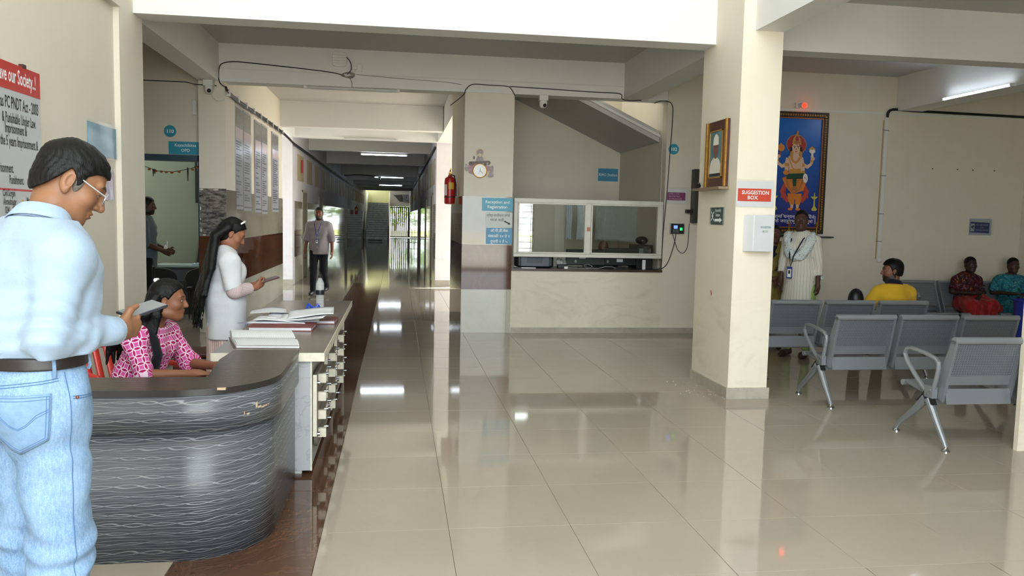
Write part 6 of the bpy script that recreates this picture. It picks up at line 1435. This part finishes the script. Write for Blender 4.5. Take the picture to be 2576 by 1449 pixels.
seam([(-70, 1.085), (0, 1.06), (84, 1.085)]); seam([(-70, 1.078), (0, 1.053), (84, 1.078)]); seam([(90, 1.1), (91, .95), (93, .6), (94, .2)], r=.0011); seam([(0, 1.1), (0, .92)], r=.0014)
seam([(93, 1.03), (125, 1.02)]); seam([(93, 1.023), (125, 1.013)])
for a in (6, 80, -52, 128): p1.put(MB().tube([on_jeans(a, z, .012 if 1.1 < z < 1.149 else .004) for z in (1.09, 1.102, 1.125, 1.147, 1.155)], .0055, 6), 'belt_loop', 'denim_pocket')
p1.put(MB().sphere(on_jeans(96, 1.025, .004), .005, 8), 'rivet', mat('copper', '7d4a33', .4, .7))
H = p1.H
for sg in (-1, 1): p1.put(MB().tube([H(sg*.082,-.002,.020), H(sg*.081,.03,.012), H(sg*.073,.085,.004), H(sg*.066,.106,.002)], .0021, 6), 'temple', mat('glasses_wire', 'cfd2d6', .25, .8))
for sg in (-1, 1):
    p1.put(MB().tube([H(sg*.035+.026*math.cos(a), .110-.006*abs(math.cos(a)), -.004+.020*math.sin(a)) for a in [k*math.pi/10 for k in range(20)]], .0011, 5, closed=True), 'lens_rim', 'glasses_wire')
    l_ = MB(); l_.add([H(sg*.035+.026*math.cos(a), .110-.006*abs(math.cos(a)), -.004+.020*math.sin(a)) for a in [k*math.pi/10 for k in range(20)]], [tuple(range(20))]); p1.put(l_, 'lens', 'window_glass')
p1.put(MB().tube([H(-.01,.112,.0), H(0,.118,.004), H(.01,.112,.0)], .0012, 5), 'bridge', 'glasses_wire')
shoe_pair(p1, 'black_leather')
tt = np.cross(dR, nR); Wp = p1.j['WR']; ph = thing('phone', 'grey phone held by the man in the light blue shirt', 'phone', (0, 0, 0)); 
rot = Matrix.Rotation(R(-40), 4, 'Z'); rot.translation = Vector((-1.085, 2.58, 0))
pc_ = Wp+dR*.145+tt*.038+nR*.036; fx, fy, fz = unit(dR+tt*.12), unit(nR-tt*.05), None; fz = np.cross(fx, fy); 
def pbox(name, m, l0, l1, w0, w1, t0, t1, bev=0., par=None):
    P_ = [pc_+fx*a+fy*b+fz*c for c in (t0, t1) for a, b in ((l0, w0), (l1, w0), (l1, w1), (l0, w1))]; P_ = [rot @ Vector(p) for p in P_]; return MB().hexa(P_[:4], P_[4:]).build(name, m, par, bevel=bev)
pbox('phone_body', mat('phone_case', '2b2f38', .3), -.078, .078, -.036, .036, -.0045, .0045, .003, ph); pbox('screen', mat('phone_glass', '6b6d70', .15), -.074, .074, -.033, .033, -.0052, -.0045, 0, ph); pbox('screen', 'phone_glass', -.074, .074, -.033, .033, .0045, .0052, 0, ph)

# ================= woman in pink petal print, seated at the desk
p2 = Person('woman in a pink petal-print top seated behind the curved desk', (-1.49, 4.82, -.02), -106, 1.55, True, '7c5038', .0052, hy=22, hp=4,
            J=dict(P=(0,.0,.54), N=(0,.13,.955), Hd=(0,.225,1.095), SR=(.155,.12,.885), SL=(-.155,.13,.885), ER=(.205,.20,.70), EL=(-.19,.24,.70), WR=(.135,.45,.705), WL=(-.06,.48,.715), HR=(.09,.02,.53), HL=(-.09,.02,.53), KR=(.10,.42,.50), KL=(-.10,.42,.50), AR=(.10,.40,.09), AL=(-.10,.40,.09)))
p2.body(hands=(dict(n=(0,0,-1), curl=.3), dict(n=(0,0,-1), curl=.3)), legs=True, extra=())
p2.eyes(gaze=(0, .2))
H = p2.H; jj = p2.j
loose = []
for k in range(26):
    a = -1.0+2.0*k/25; r0 = H(.08*math.sin(a*1.5), -.05-.05*math.cos(a*1.5), .02); r1 = H(.09*math.sin(a*1.5), -.09-.03*math.cos(a), -.10); r2 = jj['N']+V3(.13*math.sin(a*1.4), -.12-.05*math.cos(a)+.03*math.sin(k*2.), -.02+.02*math.sin(k*1.7)); r3 = jj['N']+V3(.15*math.sin(a*1.3)+.015*math.sin(k*3), -.15-.04*math.cos(a)+.02*math.sin(k), -.17+.05*math.sin(k*2.3))
    loose += [cap(r0, r1, .020, .022, .012), cap(r1, r2, .022, .020, .012), cap(r2, r3, .020, .007, .012)]
for k in range(6): loose += [cap(H(.074,-.045-.008*k,-.005), H(.080,-.035-.012*k,-.10), .013, .015, .01), cap(H(.080,-.035-.012*k,-.10), jj['N']+V3(.10+.010*k,.06-.03*k,-.09-.02*(k%3)), .015, .008, .01)]
p2.hair(WOMAN, .013, .0052, loose, .003)
p2.put(MB().cyl(H(-.01,-.07,.118), H(.02,-.08,.118), .011, 10), 'hair_clip', 'white_gloss')
p2.mesh('kurta', 'pink_petals', p2.torso(.018, .035)+p2.arm('R', .020, 1.12, True, .03)+p2.arm('L', .020, 1.12, True, .03)+[ecap(V3(0,.02,.50), V3(0,.04,.70), (.19,.15), (.15,.125), p2.F, .04), cap(V3(.09,.02,.53), V3(.11,.40,.51), .10, .085, .05), cap(V3(-.09,.02,.53), V3(-.11,.40,.51), .10, .085, .05), cap(p2.lv(.90), p2.H(0,-.02,-.03), .055, .07, .01, False, 's')], .0055, [], fold((.003, (30, 24, 12), 0), (.003, (-22, 30, 30), 1.)), pat=axpat(p2))
st_ = [tuple(p2.lv(.9)+V3(.10,.02,.045)), tuple(p2.lv(.82)+V3(.115,.10,.0)), tuple(p2.lv(.62)+V3(.11,.145,0)), tuple(p2.lv(.3)+V3(.12,.15,0)), (.125,.19,.62)]
p2.put(MB().tube(st_, [.02,.024,.026,.028,.03], 10), 'black_stole', 'dark_stole')
p2.mesh('leggings', 'black_cloth', [cap(p2.j['K'+s_]+V3(0,0,0), p2.j['A'+s_]+V3(0,0,.05), .065, .05) for s_ in 'RL'], .01); shoe_pair(p2, 'black_leather', .9)

# ================= woman in the white coat with long hair
p3 = Person('woman in a white coat with very long black hair looking at her phone', (-1.285, 6.36, 0), -66, 1.56, True, '8a5a42', .006, hy=-12, hp=30, lid=.005,
            J=dict(Hd=(0,.055,1.415), N=(0,.0,1.275), P=(0,0,.86), SR=(.152,.0,1.205), SL=(-.152,.0,1.205), ER=(.19,.02,.99), EL=(-.2,.02,1.0), WR=(.08,.20,1.005), WL=(-.10,.22,1.0)))
p3.body(hands=(dict(d=(-.3,.85,.35), n=(-.75,-.1,.5), curl=.7, thumb=.3), dict(d=(.5,.8,.2), n=(.5,0,.85), curl=.5)), legs=False)
p3.eyes(); H = p3.H; jj = p3.j; loose = []
for k in range(46):
    a = -1+2*k/45; s0 = H(.075*math.sin(a*1.5), -.04-.055*math.cos(a*1.5), .03); s1 = H(.085*math.sin(a*1.4), -.095-.02*math.cos(a), -.09); s2 = V3(.10*math.sin(a*1.3)+.02, -.115-.02*math.cos(a), 1.16); s3_ = V3(.11*a+.02+.012*math.sin(k*2.1), -.17-.03*math.cos(a)+.015*math.sin(k*1.3), .96); s4 = V3(.10*a+.0+.02*math.sin(k*1.9), -.20-.02*math.cos(a)+.02*math.sin(k*2.7), .78+.08*math.sin(k*1.7))
    loose += [cap(s0, s1, .018, .020, .018), cap(s1, s2, .020, .017, .018), cap(s2, s3_, .016, .010, .014), cap(s3_, s4, .010, .004, .010)]
p3.hair(WOMAN, .013, .006, loose, .003)
p3.put(MB().tube([tuple(H(.085*math.cos(a), .015+.02*math.sin(a), .10+.035*math.sin(a))) for a in [k*math.pi/12 for k in range(13)]], .007, 6), 'hair_band', 'white_gloss')
co = p3.torso(.024, .04)+p3.arm('R', .028, .93, True, .03)+p3.arm('L', .028, .93, True, .03)+[ecap(V3(0,0,.60), V3(0,.0,.98), (.205,.155), (.155,.125), p3.F, .05)]
p3.mesh('coat', 'white_coat', co+[cap(p3.lv(.90), p3.H(0,-.02,-.03), .052, .065, .01, False, 's'), ellp(V3(.03,-.17,.62), (.012,.06,.14), None, .01, 's')], .006, [cut_z(.625, 'above')], fold((.005, (24, 20, 8), 0), (.004, (-18, 26, 14), 1.)))
for s_ in 'RL': p3.mesh('inner_sleeve', 'pale_stripes', [cap(p3.j['S'+s_]*.3+p3.j['E'+s_]*.7, p3.j['E'+s_], .052, .056, .02), cap(p3.j['E'+s_], p3.j['E'+s_]*.28+p3.j['W'+s_]*.72, .056, .045, .02, 'end')], .006, pat=axpat(p3))
p3.mesh('kurta_skirt', 'rose_stripes', [ecap(V3(0,0,.30), V3(0,0,.70), (.20,.15), (.175,.14), p3.F, .03)], .008, [cut_z(.18, 'above')], fold((.006, (40, 30, 2), 0)), pat=axpat(p3))
p3.mesh('trousers', 'rose_stripes', p3.leg('R', .02, 1.9)+p3.leg('L', .02, 1.9), .012, [cut_z(.7, 'below')], pat=axpat(p3)); shoe_pair(p3, 'black_leather', .9)
rot = Matrix.Rotation(R(-66), 4, 'Z'); rot.translation = Vector((-1.285, 6.36, 0)); ph = thing('phone', 'dark red cased phone in the hands of the woman in the white coat', 'phone', (0, 0, 0))
pc_ = V3(.045,.315,1.06); fx, fy = unit(V3(-.1,.95,.25)), unit(V3(-1,-.1,.1)); fz = np.cross(fx, fy)
pbox('phone_body', mat('phone_red', '4a201c', .4), -.075, .075, -.036, .036, -.005, .005, .003, ph); pbox('screen', 'phone_glass', -.07, .07, -.033, .033, .005, .0056, 0, ph); pbox('screen', 'phone_glass', -.07, .07, -.033, .033, -.0056, -.005, 0, ph)

# ================= bearded man walking down the corridor
p4 = Person('bearded man in a grey shirt and black trousers walking up the corridor', (-1.50, 16.1, 0), 172, 1.71, skin='6e4632', vox=.008, hy=6,
            J=dict(KR=(.09,.10,.52), AR=(.085,.16,.11), KL=(-.10,.04,.50), AL=(-.10,-.20,.16), ER=(.245,-.02,1.09), EL=(-.245,-.03,1.09), WR=(.265,.06,.86), WL=(-.265,.05,.86)))
p4.body(hands=(dict(curl=.35), dict(curl=.35)), legs=False, beard=.9); p4.eyes(); p4.hair(SHORT, .007, .006)
p4.mesh('shirt', 'grey_shirt', p4.torso(.028, .04)+p4.arm('R', .026, 1.18, True)+p4.arm('L', .026, 1.18, True)+[ecap(V3(0,0,.82), V3(0,0,1.1), (.185,.14), (.165,.13), p4.F, .05), cap(p4.lv(.90), p4.H(0,-.02,-.03), .058, .072, .01, False, 's')], .008, [cut_z(.80, 'above'), cut_pl(p4.lv(1.02), p4.ax)], fold((.005, (24, 20, 9), 0), (.004, (-18, 26, 14), 1.)))
collar(p4, 'grey_shirt', .07, .035, .94, .45)
p4.mesh('trousers', 'black_cloth', [ecap(V3(0,0,.86), V3(0,0,1.0), (.165,.12), (.15,.11), p4.F, .04)]+p4.leg('R', .018, 1.97)+p4.leg('L', .018, 1.97), .009, [cut_z(.93, 'below')], SOFT); shoe_pair(p4, 'black_leather')
lan = mat('lanyard_blue', '25357d', .6); p4.put(MB().tube([(-.075,-.03,1.47),(-.065,.125,1.40),(-.022,.168,1.22),(0,.172,1.12),(.022,.168,1.22),(.065,.125,1.40),(.075,-.03,1.47)], .008, 6), 'lanyard', lan); card_on(p4, V3(.0,.178,1.055), (0,1,0), .062, .10, edge='lanyard_blue')
for k in range(5): p4.put(MB().sphere((0,.160-.002*k,1.30-.09*k), .007, 6), 'button', 'white_gloss')

# ================= man inside the consulting room
p5 = Person('man in a dark grey shirt standing in the dim consulting room', (-3.46, 11.85, 0), -82, 1.77, skin='4d3226', vox=.008, hp=4, J=dict(ER=(.23,.02,1.13), WR=(.12,.24,1.02), EL=(-.22,.02,1.13), WL=(-.06,.28,1.03)))
p5.body(hands=(dict(curl=.6), dict(curl=.6)), legs=False, beard=.85); p5.eyes(); p5.hair([(a, z-.008) for a, z in SHORT], .008, .007)
p5.mesh('shirt', 'dim_shirt', p5.torso(.026, .04)+p5.arm('R', .024, 1.1, True)+p5.arm('L', .024, 1.1, True)+[ecap(V3(0,0,.80), V3(0,0,1.1), (.185,.14), (.165,.13), p5.F, .05), cap(p5.lv(.90), p5.H(0,-.02,-.03), .058, .072, .01, False, 's')], .009, [cut_z(.79, 'above'), cut_pl(p5.lv(1.02), p5.ax)], SOFT); collar(p5, 'dim_shirt')
p5.mesh('trousers', 'black_cloth', p5.leg('R', .02, 1.97)+p5.leg('L', .02, 1.97)+[ecap(V3(0,0,.86), V3(0,0,1.0), (.165,.12), (.15,.11), p5.F, .04)], .011, [cut_z(.93, 'below')]); shoe_pair(p5, 'black_leather')
tag(MB().sphere((-3.19,11.83,1.06),(.03,.02,.05),8).sphere((-3.17,11.82,1.12),(.012,.012,.05),6).sphere((-3.2,11.84,1.0),(.045,.02,.02),8).build('white_packet', 'white_gloss'), 'crumpled white packet in the hands of the consulting room man', 'packet')

# ================= bald man behind the reception window
p6 = Person('bald man seated behind the right pane, only his crown above the monitor', (3.16, 12.0, 0), 150, 1.66, skin='5e3a30', vox=.009, hp=25,
            J=dict(P=(0,0,.56), N=(0,.08,1.04), Hd=(0,.16,1.155), SR=(.19,.06,.985), SL=(-.19,.06,.985), ER=(.23,.12,.75), EL=(-.23,.12,.75), WR=(.12,.3,.76), WL=(-.12,.3,.76), HR=(.09,0,.54), HL=(-.09,0,.54), KR=(.1,.42,.5), KL=(-.1,.42,.5), AR=(.1,.4,.09), AL=(-.1,.4,.09)))
p6.body(legs=False); p6.eyes(); p6.mesh('shirt', 'dim_shirt', p6.torso(.024)+p6.arm('R', .022, 1.9, True)+p6.arm('L', .022, 1.9, True), .011)
p6.mesh('trousers', 'black_cloth', p6.leg('R', .02, 1.95)+p6.leg('L', .02, 1.95)+[ecap(V3(0,0,.5), V3(0,0,.64), (.165,.12), (.15,.11), p6.F, .04)], .012); shoe_pair(p6, 'black_leather')
t = thing('staff_chair', 'dark stool under the bald man behind the reception window', 'chair', (3.16, 12.02, 0)); MB().cyl((3.16,12.02,.40),(3.16,12.02,.45),.2,20).build('seat', 'black_leather', t)
for k in range(4): a = math.pi/4+k*math.pi/2; MB().cyl((3.16+.13*math.cos(a),12.02+.13*math.sin(a),.42),(3.16+.18*math.cos(a),12.02+.18*math.sin(a),0),.013,8).build('leg', 'black_plastic', t)

# ================= woman in the white striped kurta
p7 = Person('woman in a white striped kurta with an identity card near the painting', (4.74, 9.0, 0), 132, 1.75, True, '4a2f25', .0075, hy=20, J=dict(WR=(.20,.06,.90), WL=(-.215,-.02,.86), EL=(-.205,-.03,1.13), ER=(.20,-.01,1.13)))
p7.body(hands=(dict(curl=.4), dict(curl=.7)), legs=False); p7.eyes(gaze=(-.3, 0)); H = p7.H; jj = p7.j
p7.hair(WOMAN, .008, .007, [ellp(H(0,-.10,-.02), (.045,.04,.055), p7.HM)]+[cap(H(.02*k,-.09,-.05), jj['N']+V3(.03*k,-.12,-.12), .03, .02) for k in (-1,0,1)], .0015)
p7.mesh('kurta', 'kurta_stripes', p7.torso(.020)+p7.arm('R', .022, 1.55, True)+p7.arm('L', .022, 1.55, True)+[ecap(V3(0,0,.55), V3(0,0,1.1), (.225,.165), (.148,.12), p7.F, .05), cap(p7.lv(.90), p7.H(0,-.02,-.03), .052, .065, .01, False, 's'), ellp(V3(-.20,.05,.62), (.02,.1,.22), None, .02, 's')], .0075, [cut_z(.42, 'above')], SOFT, pat=axpat(p7))
p7.mesh('salwar', 'green_dupatta', p7.leg('R', .008, 1.95)+p7.leg('L', .008, 1.95)+[ellp(V3(-.17,.0,.66), (.03,.08,.20), None, .03)], .010, [cut_z(.95, 'below')]); shoe_pair(p7, mat('sandal_brown', '3a241a', .6), .95)
def ring(s, c, rx, ry, drop, r, m, name, front=1., n=30, back=.0):
    pts = []
    for k in range(n):
        a = 2*math.pi*k/n; f_ = math.cos(a); pts.append((c[0]+rx*math.sin(a), c[1]+ry*f_, c[2]-(drop*max(0, f_)**1.3 if f_ > 0 else back*(-f_))))
    return s.put(MB().tube(pts, r, 8, closed=True), name, m)
dp = []
for k in range(24):
    a = 2*math.pi*k/24; a2 = 2*math.pi*(k+1)/24; q0, q1 = [V3(.135*math.sin(x), .015+.125*math.cos(x), 1.44-.24*max(0, math.cos(x))**1.2) for x in (a, a2)]; dp.append(cap(q0, q1, .052 if math.cos(a) > 0 else .035, .052 if math.cos(a2) > 0 else .035, .03))
p7.mesh('dupatta', 'speckled_stole', dp+[cap(V3(-.13,-.09,1.40), V3(-.20,-.13,.95), .03, .035)], .0075, [], fold((.006, (50, 40, 30), 0), (.004, (-40, 30, 50), 1.)))
p7.put(MB().tube([(-.07,-.02,1.47),(-.065,.12,1.40),(.0,.20,1.22),(.035,.205,1.08),(.055,.20,1.22),(.08,.10,1.40),(.075,-.02,1.47)], .008, 6), 'lanyard', 'navy_knit'); card_on(p7, V3(.045,.20,1.01), (.1,1,0), .065, .14, edge='lanyard_blue')
for sg in (-1, 1): p7.put(MB().sphere(H(sg*.085,.0,-.045), .007, 8), 'earring', 'white_gloss')

# ================= woman in the saree half behind the pillar
p8 = Person('woman in an olive saree half hidden by the pillar', (4.70, 9.62, 0), 168, 1.56, True, '5a382b', .0075, hy=-6, J=dict(ER=(.21,.0,1.02), WR=(.05,.2,.90), EL=(-.21,.0,1.02), WL=(-.05,.22,.88)))
p8.body(hands=(dict(curl=.5, n=(0,-.8,.3)), dict(curl=.5, n=(0,-.8,.3))), legs=False); p8.eyes(); H = p8.H; p8.hair(WOMAN, .008, .0075, [ellp(H(0,-.10,-.02), (.045,.04,.05), p8.HM)], .0015)
p8.mesh('blouse', 'dark_blouse', p8.torso(.012, lo=.4)+p8.arm('R', .016, .8, True)+p8.arm('L', .016, .8, True)+[cap(p8.lv(.88), p8.H(0,-.01,-.03), .06, .075, .01, False, 's')], .0085, [cut_z(1.02, 'above')])
p8.mesh('saree', 'peach_saree', [ecap(V3(0,0,.10), V3(0,0,.95), (.22,.18), (.165,.13), p8.F, .04)]+[cap(V3(-.13+.07*k,.02-.02*k,1.33-.0*k)+V3(-.02,.04,0), V3(.14-.02*k,.13,.95), .035, .04, .03) for k in range(2)]+[cap(V3(-.15,-.02,1.31), V3(-.10,.13,1.2), .05, .045, .03), cap(V3(-.10,.13,1.2), V3(.10,.15,.98), .045, .05, .03), cap(V3(-.16,-.06,1.30), V3(-.13,-.15,.8), .05, .06, .04)], .0085, [cut_z(.03, 'above')], lambda X, Y, Z: .006*np.sin(70*X+20*Y)*np.clip((1.0-Z)/.2, 0, 1)+.003*np.sin(60*(Z+.6*X)))
shoe_pair(p8, 'sandal_brown', .9)

# ================= man in the yellow polo on the third bench
p9 = Person('man in a yellow polo shirt seated on the third bench, seen from behind', (5.27, 7.97, 0), 0, 1.72, skin='7b4f39', vox=.0065, hy=72, hp=2,
            J=dict(P=(0,-.02,.475), N=(0,-.015,.965), Hd=(.0,.03,1.105), SR=(.175,-.02,.862), SL=(-.175,-.02,.862), ER=(.25,.06,.62), EL=(-.27,.05,.66), WR=(.15,.28,.58), WL=(-.16,.27,.56), HR=(.10,.02,.475), HL=(-.10,.02,.475), KR=(.13,.44,.50), KL=(-.13,.44,.50), AR=(.14,.42,.09), AL=(-.14,.42,.09)))
p9.body(hands=(dict(n=(0,0,-1), curl=.4), dict(n=(0,0,-1), curl=.4)), legs=False, beard=.92); p9.eyes(); p9.hair([(-.13,-.07),(-.06,-.065),(-.03,-.05),(-.008,-.05),(.012,-.04),(.03,.03),(.05,.055),(.085,.06),(.12,.07)], .016, .006)
p9.mesh('polo_shirt', 'yellow_polo', p9.torso(.024)+p9.arm('R', .028, .72, True)+p9.arm('L', .028, .72, True)+[cap(p9.lv(.92), p9.H(0,-.02,-.03), .06, .074, .01, False, 's')], .0065, [cut_z(.43, 'above'), cut_pl(p9.lv(1.0), p9.ax)], SOFT)
collar(p9, 'navy_knit', .078, .045, .955, .3); p9.put(MB().tube([tuple(p9.lv(.975)+V3(.096*math.sin(a), .088*math.cos(a), .003)) for a in [R(40+280*k/24) for k in range(25)]], .003, 6), 'collar_stripe', 'white_gloss')
for sd in 'RL': S_, E_ = p9.j['S'+sd], p9.j['E'+sd]; p9.mesh('sleeve_trim', 'navy_knit', [cap(S_+(E_-S_)*.68, S_+(E_-S_)*.76, .0765, .0755, .005, True)], .006)
p9.mesh('trousers', 'black_cloth', p9.leg('R', .022, 1.95)+p9.leg('L', .022, 1.95)+[ecap(V3(0,-.02,.44), V3(0,-.02,.56), (.165,.12), (.155,.115), p9.F, .04)], .011); shoe_pair(p9, 'black_leather')

# ================= two women on the back bench
def seated(label, loc, yaw, skin, hy, hp, lean=0., hx=0., h=1.5):
    return Person(label, loc, yaw, h, True, skin, .0085, hy=hy, hp=hp, J=dict(P=(0,-.08,.48), N=(hx*.7,-.06+lean,.92), Hd=(hx,.0+lean,1.06), SR=(.15+hx*.6,-.07+lean,.828), SL=(-.15+hx*.6,-.07+lean,.828), ER=(.22+hx*.4,.0,.66), EL=(-.22+hx*.4,.0,.66), WR=(.02,.20,.66), WL=(-.04,.22,.60), HR=(.09,-.05,.48), HL=(-.09,-.05,.48), KR=(.12,.33,.47), KL=(-.12,.33,.47), AR=(.11,.34,.09), AL=(-.11,.34,.09)))
p10 = seated('woman in a dark floral and red saree seated on the back bench', (8.13, 10.52, 0), 170, '33211b', 8, 0, .02)
p10.body(hands=(dict(d=(-.9,.2,.1), n=(0,-.9,0), curl=.3), dict(n=(0,0,-1), curl=.4)), legs=False); p10.eyes(); H = p10.H; p10.hair(WOMAN, .007, .008, [ellp(H(-.06,-.09,-.02), (.035,.04,.04), p10.HM)], .0015)
p10.mesh('blouse', 'floral_saree', p10.torso(.022)+p10.arm('R', .02, .75, True)+p10.arm('L', .02, .75, True)+[cap(p10.lv(.1), p10.lv(.85)+V3(.06,.03,0), .15, .09, .05), cap(p10.lv(.92), p10.H(0,0,-.04), .05, .062, .01, False, 's')], .0085, [cut_z(.42, 'above')], SOFT, pat=axpat(p10))
p10.mesh('saree', 'red_saree', [cap(V3(-.05,-.02,.50), V3(-.16,.34,.50), .13, .10, .05), cap(V3(.07,-.02,.50), V3(.10,.34,.48), .12, .10, .05), ecap(V3(-.02,.34,.12), V3(-.02,.33,.50), (.22,.14), (.20,.11), p10.F, .06), cap(V3(-.10,.10,.60), V3(-.32,.22,.46), .07, .06, .04)], .0085, [cut_z(.07, 'above')], lambda X, Y, Z: .006*np.sin(60*X+25*Y)+.004*np.sin(45*Y+30*Z)); shoe_pair(p10, 'sandal_brown', .85)
for sg in (-1, 1): p10.put(MB().sphere(H(sg*.085,.0,-.05), .008, 8), 'earring', 'gold')
p11 = seated('woman in a teal printed dress seated at the right end of the back bench', (8.78, 10.50, 0), 160, '412a20', 10, 2, .05)
p11.body(hands=(dict(n=(0,0,-1), curl=.4), dict(n=(0,0,-1), curl=.4)), legs=False); p11.eyes(); H = p11.H; p11.hair(WOMAN, .006, .008, [ellp(H(0,-.10,-.03), (.035,.03,.04), p11.HM)], .001)
p11.mesh('dress', 'teal_print', p11.torso(.024)+p11.arm('R', .03, .95, True)+p11.arm('L', .03, .95, True)+[cap(V3(.07,-.02,.49), V3(.12,.33,.48), .12, .10, .05), cap(V3(-.07,-.02,.49), V3(-.12,.33,.48), .12, .10, .05), ecap(V3(0,.34,.14), V3(0,.33,.48), (.2,.12), (.19,.1), p11.F, .05), cap(p11.lv(.92), p11.H(0,0,-.04), .052, .065, .01, False, 's'), cap(p11.lv(.85)+V3(.1,.03,0), V3(-.05,.17,.6), .05, .06, .04)], .0085, [cut_z(.08, 'above')], fold((.005, (30, 24, 20), 0), (.004, (-22, 30, 30), 1.)), pat=axpat(p11)); shoe_pair(p11, 'sandal_brown', .85)
